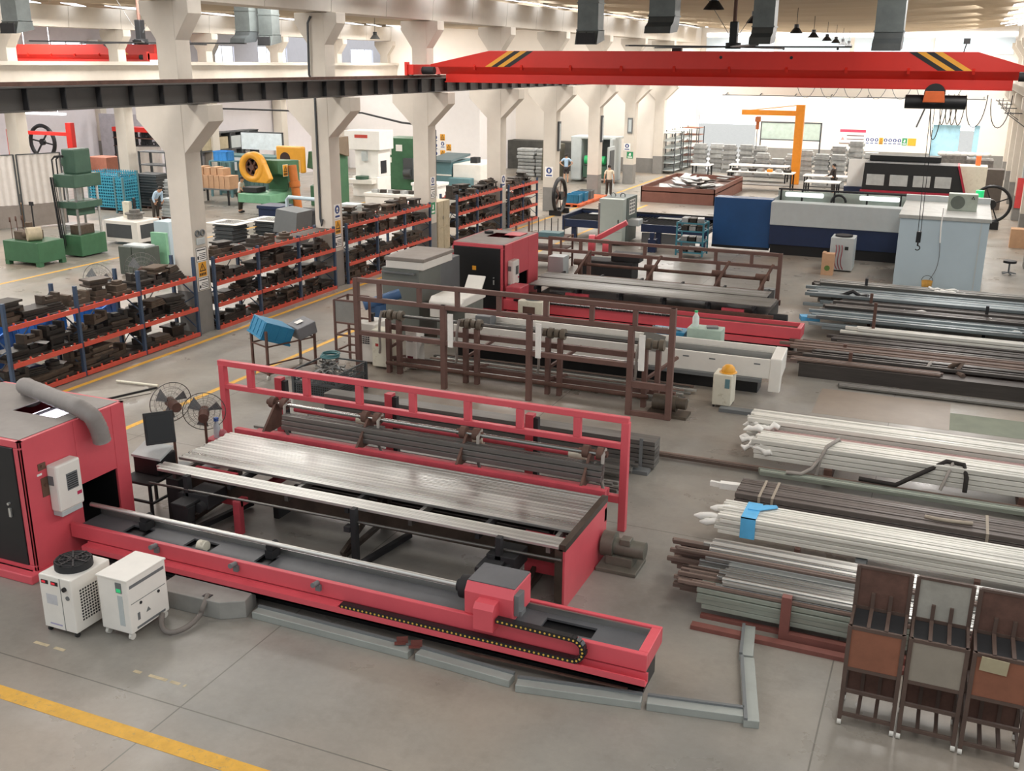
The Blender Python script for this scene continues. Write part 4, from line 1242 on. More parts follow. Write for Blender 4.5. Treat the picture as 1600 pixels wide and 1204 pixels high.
# ================================================================ BAR STOCK ON THE RIGHT
rp = random.Random(5)
def bundle(x0, x1, y0, z0, ny, nz, w_, h_, mt, label, group, jit=.12, full=False, rz=0.0, skip=0.0, fronts=True, rough=0.0):
    """tubes in rows; only those that show: the top layer and the front face"""
    L_ = x1 - x0
    for j in range(nz):
        for i in range(ny):
            if not (j == nz - 1 or (i == 0 and fronts) or full):
                continue
            if rp.random() < skip:
                continue
            dx = rp.uniform(-jit, jit)
            y = y0 + i * w_ * 1.07 + w_ / 2
            zz = z0 + j * h_ * 1.02 + (rp.uniform(0, rough + h_ * .16) if j == nz - 1 else 0)
            tube(x0 + dx, x0 + dx + L_, y + rp.uniform(-.012, .012) * (1 + 6 * rough) + (rp.uniform(-.02, .005) if i == 0 else 0), zz, w_ * .9, h_ * .92, mt, label, group, rz + rp.uniform(-.004, .004) * (rough > 0))
def post(x, y, h_, label, mt='rust', foot=True):
    t = thing('rack_post', label, 'post', (x, y, 0))
    MB().box(x - .04, y - .05, 0, x + .04, y + .05, h_).build('upright', M[mt], t)
    MB().prism([(y + .05, 0), (y + .25, 0), (y + .05, h_ * .55)], 'x', x - .02, x + .02).build('gusset', M[mt], t)
    return t
redbrown = mat('red brown primer', '7A4A42', .65, var=.15); M['redbrown'] = redbrown
M['white_tube'] = mat('white wrapped tube', 'DAD7CE', .45, .1, var=.1, scale=3, stretch=(.4, 6, 6), rnd=.22)
M['green_tube'] = mat('grey green galvanised tube', 'A3AA9E', .4, .4, var=.15, scale=3, stretch=(.4, 6, 6), rnd=.4)
M['pinkish'] = mat('pinkish tube film', 'C0A09C', .5, var=.2, scale=3, stretch=(.4, 6, 6), rnd=.3)
M['rusttube'] = mat('rusty tube', '76645B', .6, .3, var=.25, scale=4, stretch=(.4, 6, 6), rnd=.4)
M['bluegrey'] = mat('blue grey tube', '8A9396', .4, .5, var=.15, scale=3, stretch=(.4, 6, 6), rnd=.45)
XE = 3.4
# A: rack at the front, beside the brown carts
ra = thing('stock_rack', 'red-brown floor rack under the bar stock nearest the brown carts', 'rack', (-.3, 12.2, 0))
MB().box(-2.45, 11.72, 0, XE, 11.84, .06).box(-2.4, 12.05, .0, XE, 12.13, .05).build('base_beam', redbrown, ra)
for x in (-1.3, .9, 2.9):
    MB().box(x - .06, 11.9, 0, x + .06, 12.0, .62).prism([(12.0, 0), (12.22, 0), (12.0, .5)], 'x', x - .02, x + .02).build('post', redbrown, ra)
    MB().box(x - .05, 12.0, .06, x + .05, 13.6, .13).build('bearer', redbrown, ra)
MB().box(-1.24, 11.9, .0, .9, 11.98, .12).build('front_rail', redbrown, ra)
bundle(-2.42, XE, 12.05, .14, 8, 4, .055, .075, M['green_tube'], 'grey-green galvanised tube in the front lower bundle beside the brown carts', 'tubes in the front lower bundle', .05)
bundle(-2.62, XE, 12.06, .445, 2, 1, .05, .05, M['rusttube'], 'rusty tube lying on the front galvanised bundle', 'rusty tubes on the front bundle', .12)
bundle(-2.2, XE, 12.1, .45, 9, 2, .055, .06, M['steel'], 'bright tube on top of the front lower bundle', 'bright tubes on the front bundle', .06)
bundle(-2.55, XE, 12.62, .14, 10, 7, .06, .068, M['steel'], 'bright steel tube in the bundle just behind the front one', 'bright tubes behind the front bundle', .1)
bundle(-2.85, XE, 12.64, .62, 2, 1, .05, .035, M['rusttube'], 'rusty flat tube sticking out over the second bundle', 'rusty flats on the second bundle', .1)
bundle(-2.72, -1.9, 12.2, .2, 6, 5, .055, .06, M['rusttube'], 'rusty tube end sticking out left of the front bundle', 'rusty tube ends at the front bundle', .15, True, 0, .4)
bundle(-2.95, -2.0, 12.75, .25, 6, 5, .06, .065, M['rusttube'], 'rusty tube end sticking out left of the bundle behind the front one', 'rusty tube ends behind the front bundle', .15, True, 0, .4)
# B: white wrapped tubes with blue film
for x in (-1.45, .95, 2.9):
    post(x, 14.05, .3, 'brown stub post under the white tubes with blue film, %s' % ('nearest the tube ends' if x < 0 else 'behind the rightmost cart' if x < 2 else 'beyond the right edge'), 'rust')
one('bearer', MB().box(-.65, 14.1, 0, -.5, 15.0, .22), M['grey'], 'grey bearer block under the white tubes with blue film', 'bearer')
bundle(-2.65, XE, 14.2, .25, 9, 5, .062, .06, M['white_tube'], 'white wrapped tube in the bundle bound with bright blue film', 'white tubes bound with blue film', .07)
for dx, y, z in ((-3.05, 14.35, .42), (-2.95, 14.3, .36), (-2.85, 14.55, .5)):
    one('film_tail', MB().tube([(dx + .5, y, z), (dx + .25, y + .02, z + .02), (dx + .1, y - .03, z), (dx, y, z - .02)], [.05, .05, .06, .02], 7), M['wrap'], 'crumpled white film tail at the ends of the tubes with blue film', 'wrapping', 'film tails beside the blue film')
blf = thing('blue_film', 'bright blue plastic film tied round the white tubes', 'wrapping', (-2.2, 14.5, .25))
MB().box(-2.32, 14.185, .24, -2.1, 14.2, .575).box(-2.32, 14.185, .56, -2.1, 14.8, .575).build('band', M['cyan'], blf)
MB().prism([(-2.28, 14.5), (-2.12, 14.5), (-1.86, 14.72), (-1.9, 14.8), (-2.05, 14.75)], 'z', .575, .59).build('tail', M['cyan'], blf)
# C: dark packed bars
bundle(-2.58, XE, 15.0, .16, 9, 5, .075, .085, mat('dull brown packed bar', '625954', .5, .2, var=.1, rnd=.15), 'dark square bar in the strapped black bundle', 'dark bars in the strapped bundle', .0)
for x in (-2.2, -2.0, 1.05):
    one('strap', MB().box(x - .02, 14.985, .14, x + .02, 15.0, .6).box(x - .02, 14.985, .592, x + .02, 15.7, .602), mat('straw strap', 'A09484', .7), 'thin pale strap round the dark bar bundle', 'strap', 'straps on the dark bundle')
one('strap_end', MB().tube(bez((.2, 15.25, .61), (.4, 15.15, .63), (.6, 15.2, .62), (.85, 15.22, .63), 8), .03, 6), mat('straw strap', 'A09484'), 'twisted loose strap lying on the dark bars', 'strap')
one('paper_bundle', MB().cbox((-2.75, 15.6, .45), (.35, .12, .1), rz=.1).cbox((-2.95, 15.65, .42), (.3, .06, .08), rz=-.1), M['wrap'], 'white paper wrap sticking out of the dark bar bundle', 'wrapping')
# D: white bundles
bundle(-2.55, XE, 17.15, .08, 3, 1, .06, .08, M['green_tube'], 'grey-green tube lying in front of the white bundles', 'tubes before the white bundles', .05)
bundle(-4.6, XE, 17.38, .06, 3, 1, .05, .06, M['rusttube'], 'long dark tube reaching out left from under the white bundles', 'long tubes reaching left', .1)
bundle(-2.75, XE, 17.6, .22, 6, 4, .085, .09, M['white_tube'], 'white wrapped tube in the lower strapped white bundle', 'tubes in the lower white bundle', .06)
bundle(-2.7, XE, 18.15, .3, 5, 3, .06, .07, M['pinkish'], 'pink-tinged tube between the two white bundles', 'pink-tinged tubes', .1)
bundle(-3.05, XE, 18.5, .3, 6, 4, .09, .09, M['white_tube'], 'white wrapped tube in the upper white bundle', 'tubes in the upper white bundle', .08)
MBb = one('stock_bearer', MB().box(-1.5, 17.55, 0, -1.36, 19.2, .22), M['rust'], 'brown bearer under the white bundles, nearer the tube ends', 'bearer')
one('stock_bearer', MB().box(1.6, 17.55, 0, 1.74, 19.2, .22), M['rust'], 'brown bearer under the white bundles, farther right', 'bearer')
for k in range(18):
    x, y, z = -2.9 + rp.uniform(-.25, .2), 17.6 + .085 * k, .3 + rp.uniform(0, .3)
    pts = [(x + .3, y, z)]
    for j in range(4):
        pts.append((x + .2 - .08 * j, y + rp.uniform(-.05, .05), z + rp.uniform(-.04, .05)))
    one('film_tail', MB().tube(pts, [.05, .07, .04, .06, .015], 7), M['wrap'], 'crumpled white film at the ends of the white bundles', 'wrapping', 'film at the white bundle ends')
def sling(pts, r, label, mt='grey webbing', hx='8C857A'):
    return one('lifting_sling', MB().tube(pts, r, 6), mat(mt, hx, .85), label, 'sling')
sling([(-1.62, 17.5, .1), (-1.58, 17.52, .4), (-1.5, 17.62, .62), (-1.35, 18.1, .62), (-1.3, 18.1, .5)], .035, 'grey lifting sling round the lower white bundle, nearer the tube ends')
sling([(-2.1, 17.2, .2), (-1.85, 17.25, .19), (-1.7, 17.4, .25), (-1.6, 17.5, .4)], .035, 'loose end of grey sling trailing over the front tubes')
sling([(-.9, 17.42, .2), (-.3, 17.38, .2), (.1, 17.5, .45), (.45, 17.75, .62), (.72, 17.7, .62), (.78, 17.55, .45), (.78, 17.52, .2)], .04, 'black lifting sling looped over the lower white bundle', 'black webbing', '2A2522')
sling([(.55, 17.72, .62), (.48, 17.52, .45), (.4, 17.45, .2)], .03, 'short grey sling tied beside the black looped sling')
one('floor_beam', MB().box(-4.0, 20.55, 0, 2.6, 20.72, .08).box(-4.0, 20.72, 0, 2.6, 20.85, .05), M['grey'], 'long grey steel beam lying on the floor behind the white bundles', 'beam')
# E: rusty bars over a dark beam
one('dark_beam', MB().box(-2.85, 23.9, 0, XE + 1, 24.3, .32).box(-2.9, 23.88, .32, XE + 1, 24.32, .34), M['steelb'], 'big dark steel beam lying under the rusty bars', 'beam')
bundle(-1.9, XE, 23.3, .02, 4, 1, .07, .06, M['steeld'], 'slim grey tube lying on the floor before the dark beam', 'tubes before the dark beam', .04)
bundle(-3.0, .3, 23.95, .35, 4, 1, .07, .05, M['rusttube'], 'short rusty tube lying on the dark beam', 'short tubes on the dark beam', .12)
bundle(-2.6, XE + 1, 24.4, .06, 8, 4, .075, .08, M['steelb'], 'dark rusty tube in the bundle behind the dark beam', 'rusty tubes behind the dark beam', .25, rough=.06)
bundle(-3.2, XE + 1, 25.05, .1, 9, 3, .11, .08, M['rusttube'], 'rusty brown tube in the back bundle behind the dark beam', 'brown tubes behind the dark beam', .5, rough=.06)
post(-2.0, 25.62, .45, 'brown stub post before the long white bar')
post(-1.75, 24.32, .6, 'red-brown stub post against the rusty tubes')
sling([(-.15, 24.35, .05), (-.1, 24.36, .3), (-.05, 24.6, .42), (.0, 24.9, .42)], .04, 'grey sling round the rusty tubes')
sling([(.4, 24.7, .4), (.5, 24.6, .5), (.65, 24.7, .52), (.55, 24.5, .35), (.7, 24.2, .36)], .06, 'knotted brown sling on the rusty tubes', 'brown webbing', '5A4A40')
# F: grey-blue mixed stock in front of the pale cabin
for x, y, h_, l in ((-1.5, 27.5, 1.15, 'brown rack post standing in the mixed stock, nearest'), (-1.75, 29.6, .95, 'brown rack post in the mixed stock behind the nearest one'), (-2.05, 31.5, 1.0, 'dark rack post in the mixed stock, third back'), (1.2, 29.5, .9, 'dark rack post in the mixed stock, right of the others'), (1.0, 31.4, .8, 'dark rack post far back in the mixed stock')):
    post(x, y, h_, l, 'rust' if x < -1.4 and y < 30 else 'soot')
bundle(-2.4, XE + 1, 26.3, .12, 7, 2, .12, .09, M['steelb'], 'dark flat bar at the front of the mixed stock', 'dark flats of the mixed stock', .4, rough=.05)
bundle(-2.1, 2.3, 27.3, .3, 3, 2, .1, .09, M['white_tube'], 'white bar in the front of the mixed stock', 'white bars of the mixed stock', .25)
bundle(-3.0, 2.2, 27.75, .25, 8, 3, .13, .09, M['bluegrey'], 'blue-grey tube in the middle of the mixed stock', 'blue-grey tubes of the mixed stock', .3, rough=.08)
bundle(-2.7, XE + 1, 28.85, .3, 8, 3, .14, .1, M['steelb'], 'dark tube in the middle of the mixed stock', 'dark tubes of the mixed stock', .3, rough=.08)
bundle(-3.4, XE + 1, 30.05, .35, 9, 3, .14, .1, M['bluegrey'], 'blue-grey tube at the back of the mixed stock', 'back blue-grey tubes', .35, rough=.08)
bundle(-3.5, XE + 1, 31.35, .2, 5, 4, .16, .13, M['steeld'], 'grey channel bar at the back of the mixed stock', 'grey channels of the mixed stock', .15, rough=.08)
bundle(-3.6, XE + 1, 32.2, .4, 4, 2, .1, .1, M['steelb'], 'dark bar along the far edge of the mixed stock', 'far dark bars', .1)
bundle(-2.9, -1.2, 28.6, .48, 2, 1, .12, .1, M['bluegrey'], 'short pale blue tube laid on the mixed stock', 'short pale tubes', .1)
for k in range(14):
    x, y, z = rp.choice([(.1, 31.6, .75), (-.2, 31.9, .75), (.6, 30.3, .62), (-.6, 29.3, .58), (1.5, 29.2, .58), (1.8, 28.3, .5)])
    x += rp.uniform(-.5, .5)
    pts = [(x + .12 * j, y + rp.uniform(-.12, .12), z + rp.uniform(-.02, .06)) for j in range(4)]
    one('film_tail', MB().tube(pts, [.03, .05, .04, .015], 6), M['wrap'], 'knotted white film tied round the mixed stock', 'wrapping', 'white film ties on the mixed stock')
one('black_sling', MB().tube([(-2.9, 30.2, .65), (-2.6, 30.3, .68), (-2.3, 30.2, .85), (-2.1, 30.3, .7), (-1.9, 30.2, .75), (-1.95, 30.1, .64)], .06, 6), M['black'], 'black sling bunched on the blue-grey tubes', 'sling')
for x in (-3.1, -3.3):
    one('film_tail', MB().cbox((x, 28.2, .42), (.3, .3, .12), rz=.3), M['cyan'], 'pale blue film over the tube ends of the mixed stock', 'wrapping', 'blue film on tube ends')
# long bars lying on the floor between the machines
bundle(-12.0, -4.9, 15.2, .02, 7, 2, .075, .06, M['steeld'], 'long grey bar lying on the floor behind the near red frame', 'floor bars behind the near frame', .3)
bundle(-11.4, -4.6, 16.0, .12, 8, 1, .08, .06, M['steeld'], 'long grey bar on the low rack behind the near red frame', 'bars on the low rack', .1)
pk = thing('bar_stack', 'strapped stack of dark grey flat bars at the end of the low rack', 'stack', (-4.8, 16.9, 0))
for k in range(6):
    MB().box(-11.3, 16.75, .06 + .085 * k, -4.35, 17.1, .13 + .085 * k).build('flat_bar', M['steeld'], pk)
for x in (-4.6, -4.95):
    MB().box(x - .03, 16.73, .0, x + .03, 16.75, .6).build('strap', M['grey'], pk)
MB().box(-11.2, 16.5, 0, -4.4, 16.72, .07).build('bearer', M['grey'], pk)

# ================================================================ SECOND TUBE LASER (grey and white)
g2 = thing('laser_cabinet', 'grey laser enclosure with white-banded dark lid, beyond the brown loading frame', 'machine cabinet', (-13, 23, 0))
MB().box(-13.5, 22.95, .1, -12.4, 24.2, 1.9).build('front_housing', mat('grey green enamel', '6F736D', .5, var=.05), g2, bev=.02)
MB().box(-13.4, 24.2, .1, -12.42, 25.4, 1.9).build('side_housing', M['grey'], g2, bev=.02)
MB().box(-13.35, 22.92, 1.9, -12.25, 24.6, 2.1).build('white_band', M['white'], g2, bev=.015)
MB().box(-13.38, 22.9, 2.1, -12.22, 24.65, 2.2).build('lid', mat('taupe lid', '8A827A', .5), g2, bev=.02)
MB().box(-13.45, 22.85, 1.78, -12.5, 23.0, 1.82).build('canopy', M['grey'], g2)
hd = thing('loading_hood', 'white rounded hood with raised lid beside the grey laser enclosure', 'machine hood', (-11.4, 23.2, 0))
MB().box(-11.9, 22.95, .0, -11.05, 24.0, 1.15).build('housing', mat('olive grey enamel', '6E716A', .5), hd, bev=.02)
MB().prism([(22.6, 1.1), (22.6, 1.2), (22.75, 1.32), (24.05, 1.32), (24.05, 1.1)], 'x', -11.95, -11.0).build('white_top', M['white'], hd, bev=.03)
MB().box(-11.92, 22.62, .8, -11.5, 22.66, 1.1).build('white_front', M['white'], hd, bev=.01)
MB().cbox((-11.25, 23.9, 1.5), (.5, .04, .42), tilt=(-.7, 0)).build('raised_lid', M['white'], hd, bev=.01)
b2 = thing('feeding_bed', 'long white feeding bed with dark trough, behind the brown loading frame', 'machine bed', (-7, 22.4, 0))
MB().box(-11.0, 22.1, .38, -3.25, 22.16, .82).box(-11.0, 22.75, .38, -3.25, 22.8, .95).build('side_panel', M['white'], b2, bev=.01)
MB().box(-11.0, 22.16, .5, -3.25, 22.75, .7).build('trough', M['black'], b2)
MB().box(-11.0, 22.25, .7, -3.3, 22.3, .78).box(-11.0, 22.62, .7, -3.3, 22.68, .84).build('rail', M['steel'], b2)
MB().box(-11.0, 22.2, .0, -3.5, 22.7, .4).build('pedestal', M['black'], b2)  # black block stands in for the shadowed void under the white bed
MB().box(-11.0, 22.0, .3, -3.4, 22.12, .38).build('cable_tray', M['grey'], b2)
MB().prism([(22.05, .1), (22.2, .1), (22.3, .4), (22.75, .5), (22.85, .95), (22.1, .85)], 'x', -3.25, -3.0).build('end_cover', M['white'], b2, bev=.02)
for x in (-6.3, -5.2, -4.6, -3.6):
    MB().box(x, 22.095, .68, x + .14, 22.1, .71).build('label', M['grey'], b2)
MB().box(-10.5, 22.3, .7, -10.1, 22.7, 1.05).build('carriage', M['grey'], b2, bev=.02)
MB().cbox((-5.9, 22.05, .95), (.5, .02, .45), rz=.2, tilt=(.2, .25)).build('splash_flap', mat('grey flap', '8C8A84', .6), b2)

def brown_loader(x0, x1, fy, ztop, z2, z3, label, ups, posts, brk, by, zb):
    t = thing('tube_loader', label, 'loading frame', ((x0 + x1) / 2, fy, 0))
    f = MB().box(x0, fy - .05, ztop - .1, x1, fy + .05, ztop).box(x0, fy - .05, z2 - .1, x1, fy + .05, z2)
    for x in ups:
        f.box(x - .05, fy - .045, z2, x + .05, fy + .045, ztop - .1)
    f.build('back_frame', M['brown'], t, bev=.008)
    if z3:
        MB().box(x0, fy - .05, z3 - .1, posts[-2] if len(posts) > 2 else x1, fy + .05, z3).build('lower_rail', M['brown'], t)
    for x in posts:
        MB().box(x - .06, fy - .06, 0, x + .06, fy + .06, z2 if x not in (posts[0], posts[-1]) else ztop).build('post', M['brown'], t, bev=.008)
    return t
l2 = brown_loader(-12.25, -4.8, 19.6, 2.35, 1.92, 1.12, 'tall brown loading frame in the middle of the hall, before the white bed',
                  (-11.6, -10.59, -9.65, -8.66, -7.58, -6.56, -5.63), (-12.2, -10.0, -7.95, -5.7, -4.85), (), 20.2, 1.4)
MB().box(-5.7, 19.55, .0, -4.85, 19.65, .1).build('foot_rail', M['brown'], l2)
MB().box(-5.7, 19.55, .62, -4.85, 19.65, .74).build('cross_rail', M['brown'], l2)
M['webbing'] = mat('grey webbing', '9A938C', .8)
for x in (-11.75, -9.75, -7.75, -5.55):
    for dx in (0, .28):
        MB().box(x + dx - .05, 20.15, 0, x + dx + .05, 20.27, 1.3).build('bracket_post', M['brown'], l2)
    pb = MB()
    for k in range(4):
        pb.cyl((x - .12 + .14 * k, 20.2, 1.4), (x - .02 + .14 * k, 20.2, 1.4), .12 if k % 2 else .09, 14)
    pb.build('pulley', mat('khaki pulley', '6F6557', .6, var=.2), l2)
    MB().tube(bez((x - .1, 20.1, 1.5), (x - .2, 20.0, 1.1), (x - .1, 20.05, .7), (x - .25, 20.2, .45), 8), .03, 6).build('lifting_strap', M['webbing'], l2)
    MB().bar((x, 20.2, .6), (x + .5, 21.0, .95), .06).bar((x, 20.2, .35), (x, 21.4, .1), .07).build('brace', M['brown'], l2)
MB().cyl((-11.7, 20.2, 1.4), (-5.5, 20.2, 1.4), .04, 8).build('drive_shaft', M['steeld'], l2)
MB().box(-11.8, 20.3, 1.02, -5.6, 20.4, 1.14).box(-11.8, 20.5, .2, -4.95, 20.6, .3).build('long_beam', M['brown'], l2)
MB().cyl((-11.7, 20.0, .3), (-5.4, 20.0, .3), .05, 8).build('lower_shaft', M['rust'], l2)
MB().box(-5.35, 19.7, 0, -4.5, 20.15, .06).cyl((-5.25, 19.92, .26), (-4.75, 19.92, .26), .17, 14).cyl((-4.75, 19.92, .28), (-4.55, 19.92, .28), .12, 12).build('gear_motor', mat('oily brown motor', '5B5247', .5, .3, var=.3), l2)
for x in (-9.8, -7.72, -5.45):
    MB().box(x - .06, 19.52, 1.0, x + .06, 19.56, 1.75).build('wrapped_pad', M['wrap'], l2)
for k in range(7):
    tube(-11.3, -5.7, 20.6 + .09 * k, .75 if k < 3 else .62, .06, .05, M['steeld'], 'grey bar lying on the brackets of the brown loading frame', 'bars on the brown frame')
for k in range(9):
    tube(-11.2 + rp.uniform(-.3, .3), -5.0 + rp.uniform(-.3, .4), 20.75 + .13 * k, .06, .08, .05, [M['steel'], M['steeld'], M['rusttube']][k % 3], 'loose bar on the floor under the brown loading frame', 'bars under the brown frame')
for (x, l) in ((-10.7, 'crumpled white plastic sack on the low rack behind the near red frame'), (-9.6, 'torn paper sack with red print on the low rack')):
    sk = thing('sack', l, 'sack', (x + (.0 if x < -10 else 2), 17.4, .15))
    xx = x + (.0 if x < -10 else 2)
    MB().ball((xx, 17.4, .15), .3, 14, 8, 0, (1.3, .7, .5)).ball((xx + .3, 17.35, .12), .2, 10, 6, 0, (1.4, .7, .6)).build('bag', M['wrap'] if x < -10 else M['kraft'], sk)

# chillers of the second laser
c2_ = thing('water_chiller', 'white chiller with square grid louvre behind the left end of the brown frame', 'chiller', (-12.6, 20.9, 0))
MB().box(-12.9, 20.6, .05, -12.35, 21.3, 1.0).build('housing', M['white'], c2_, bev=.02)
gr = MB()
for i in range(6):
    for j in range(7):
        gr.box(-12.8 + .05 * i, 20.595, .5 + .05 * j, -12.765 + .05 * i, 20.6, .535 + .05 * j)
gr.build('louvre', M['soot'], c2_)
MB().cyl((-12.6, 20.9, 1.0), (-12.6, 20.9, 1.12), .05, 10).box(-12.66, 20.84, 1.12, -12.54, 20.96, 1.2).build('filler_cap', M['soot'], c2_)
c3_ = thing('power_cabinet', 'cream cabinet with small red mark standing by the brown frame post', 'cabinet', (-12.1, 20.4, 0))
MB().box(-12.3, 20.35, .05, -11.85, 20.75, .95).build('housing', M['cream'], c3_, bev=.02)
MB().box(-12.2, 20.345, .55, -12.12, 20.35, .62).build('label', mat('red label', 'B03030'), c3_)
c4_ = thing('control_unit', 'small white upright unit with grey display under the brown frame', 'control unit', (-11.35, 20.7, 0))
MB().box(-11.5, 20.55, .05, -11.2, 20.95, .95).build('housing', M['white'], c4_, bev=.02)
MB().box(-11.45, 20.545, .7, -11.3, 20.55, .85).build('display', M['grey'], c4_)
MB().box(-11.45, 20.545, .2, -11.3, 20.55, .35).build('label', mat('dark red label', '6A2030'), c4_)
st = thing('side_stand', 'brown steel stand with dusty glass panel beside the left post of the brown frame', 'stand', (-12.9, 20.5, 0))
for x, y in ((-13.2, 20.2), (-12.6, 20.2), (-13.2, 20.8), (-12.6, 20.8)):
    MB().box(x - .025, y - .025, 0, x + .025, y + .025, 1.62).build('post', M['brown'], st)
for z in (.35, .75, 1.05, 1.6):
    MB().box(-13.2, 20.18, z, -12.6, 20.22, z + .04).box(-13.22, 20.2, z, -13.18, 20.8, z + .04).box(-13.2, 20.78, z, -12.6, 20.82, z + .04).build('rail', M['brown'], st)
MB().box(-13.17, 20.19, 1.1, -12.63, 20.2, 1.6).build('panel', mat('dusty pane', '8E8C86', .4), st)
one('blue_motor', MB().cyl((-13.3, 21.7, 1.15), (-12.6, 22.3, 1.4), .13, 14).box(-13.2, 21.8, 0, -12.9, 22.1, 1.15), mat('motor blue', '3E5E86', .5), 'blue cylindrical collector behind the white chiller', 'collector')

# small things around the white bed
wc = thing('power_cabinet', 'small white cabinet with a yellow helmet on it, at the end of the white bed', 'cabinet', (-4.0, 21.0, 0))
MB().box(-4.22, 20.82, .05, -3.82, 21.3, .74).build('housing', M['cream'], wc, bev=.02)
MB().box(-3.96, 20.81, .45, -3.86, 20.82, .65).build('label', M['teal'], wc)
for x in (-4.18, -3.86):
    for y in (20.86, 21.26):
        MB().cyl((x, y, 0), (x, y, .05), .025, 8).build('foot', M['soot'], wc)
hm = thing('safety_helmet', 'yellow safety helmet lying on the small white cabinet', 'helmet', (-3.95, 21.05, .74))
MB().lathe([(.15, .74), (.15, .78), (.13, .85), (.08, .9), (0, .91)], (-3.95, 21.05, 0), 18).build('shell', M['yellow'], hm)
MB().lathe([(.19, .742), (.19, .752), (.14, .76)], (-3.95, 21.05, 0), 18).build('brim', M['yellow'], hm)
gb = thing('tool_box', 'pale green steel box standing on the dark trough of the white bed', 'box', (-4.95, 23.2, .0))
MB().box(-5.35, 23.0, .66, -4.55, 23.45, 1.12).build('body', mat('pale mint paint', 'A9BDB0', .5), gb, bev=.015)
MB().box(-5.2, 23.05, 0, -4.7, 23.35, .66).build('stand', M['soot'], gb)
MB().cbox((-4.8, 23.2, 1.14), (.26, .2, .05), rz=.3).build('loose_parts', M['grey'], gb)
bt = thing('bottle', 'clear plastic bottle with green cap on the pale green box', 'bottle', (-5.2, 23.2, 1.12))
MB().lathe([(.07, 1.12), (.08, 1.14), (.08, 1.34), (.035, 1.43), (.035, 1.46)], (-5.2, 23.2, 0), 14).build('body', mat('milky plastic', 'DDE5E0', .3), bt)
MB().cyl((-5.2, 23.2, 1.46), (-5.2, 23.2, 1.5), .04, 10).build('cap', M['lime'], bt)
bk = thing('plastic_basket', 'blue plastic basket full of metal parts behind the white bed', 'basket', (-5.85, 23.2, .5))
MB().prism([(-6.15, .68), (-5.5, .68), (-5.4, .98), (-6.25, .98)], 'y', 23.0, 23.5).build('tub', M['crate'], bk, bev=.015)
for k in range(6):
    MB().cbox((-6.1 + .1 * k, 23.15 + .03 * (k % 3), 1.0), (.25, .05, .04), rz=.5 * k, tilt=(.3, .2)).build('metal_part', M['alu'], bk)
MB().box(-6.0, 23.05, 0, -5.6, 23.35, .68).build('stand', M['soot'], bk)

# ================================================================ THIRD TUBE LASER (red, behind)
cab3 = laser_cabinet(-13.15, -11.5, 26.4, 29.0, 2.06, 27.0, 28.2, 'red laser cabinet with black door and white air conditioner, behind the grey enclosure', 26.62)
MB().box(-12.5, 26.375, 1.3, -12.38, 26.384, 1.42).build('warning_plate', M['yellow'], cab3)
MB().cyl((-12.8, 28.2, 2.06), (-12.8, 28.2, 2.14), .14, 14).build('roof_vent', M['soot'], cab3)
MB().box(-12.2, 28.0, 2.08, -11.7, 28.6, 2.1).build('roof_hatch', M['pink'], cab3)
b3 = thing('feeding_bed', 'long red feeding bed behind the white bed, ending near the mixed stock', 'machine bed', (-7, 26.5, 0))
MB().box(-11.4, 26.1, .3, -3.15, 26.17, .6).box(-11.4, 26.75, .3, -3.15, 26.82, .6).box(-3.25, 26.17, .3, -3.15, 26.75, .6).build('frame', M['pink'], b3, bev=.01)
MB().box(-11.3, 25.98, .14, -3.13, 26.12, .27).build('cable_channel', M['pink'], b3)
MB().box(-11.3, 26.2, 0, -3.3, 26.7, .45).build('pedestal', M['black'], b3)
MB().box(-11.4, 26.17, .46, -3.25, 26.75, .5).build('deck_plate', M['rust'], b3)
MB().box(-11.4, 26.2, .5, -3.3, 26.23, .56).build('guide_rail', M['steel'], b3)
chb = MB()
for k in range(46):
    chb.cbox((-11.0 + .1 * k, 26.05, .62), (.085, .1, .05))
chb.build('cable_chain', M['plastic'], b3)
MB().box(-11.35, 26.15, .5, -10.9, 26.8, .95).build('carriage', M['pinkd'], b3, bev=.02)
l3 = thing('loading_table', 'loading table with two dark sheets of flat tubes, before the far brown frame', 'loading table', (-7.5, 28, 0))
for k in range(6):
    x = -10.8 + 1.25 * k
    MB().bar((x, 27.0, .8), (x, 29.5, .8), .06, .1).build('cross_arm', M['soot'], l3)
    MB().box(x - .05, 27.3, 0, x + .05, 27.4, .75).box(x - .05, 29.2, 0, x + .05, 29.3, .75).build('leg', M['soot'], l3)
MB().box(-11.0, 27.0, .55, -4.0, 27.06, .66).box(-10.9, 29.45, .4, -4.2, 29.55, .55).build('long_beam', M['rust'], l3)
MB().box(-10.8, 27.25, .25, -4.2, 29.2, .6).build('under_frame', M['black'], l3)
MB().box(-9.9, 27.1, .35, -9.2, 27.2, .72).box(-5.4, 27.1, .35, -4.8, 27.2, .72).build('side_plate', M['pinkd'], l3)
MB().cyl((-4.2, 27.5, .45), (-3.7, 27.5, .45), .16, 14).box(-4.2, 27.35, 0, -3.8, 27.65, .3).build('gear_motor', M['soot'], l3)
for k in range(9):
    tube(-11.05 + .02 * (k % 2), -4.1, 27.15 + .115 * k, .85, .11, .03, mat('dull flat bar', '73716C', .42, .5, var=.2, stretch=(.3, 5, 5), rnd=.2), 'dull flat bar in the front sheet on the third loading table', 'front flats on the third table')
for k in range(7):
    tube(-11.2 + .02 * (k % 2), -4.4, 28.3 + .115 * k, .85, .11, .03, MATS['dull flat bar'], 'dull flat bar in the rear sheet on the third loading table', 'rear flats on the third table')
l4 = brown_loader(-12.0, -4.5, 31.2, 1.6, 1.22, 0, 'lower brown loading frame behind the third loading table', (-10.9, -9.9, -8.75, -7.6, -6.5, -5.4), (-11.95, -10.6, -8.6, -6.4, -4.55), (), 30.4, 1.0)
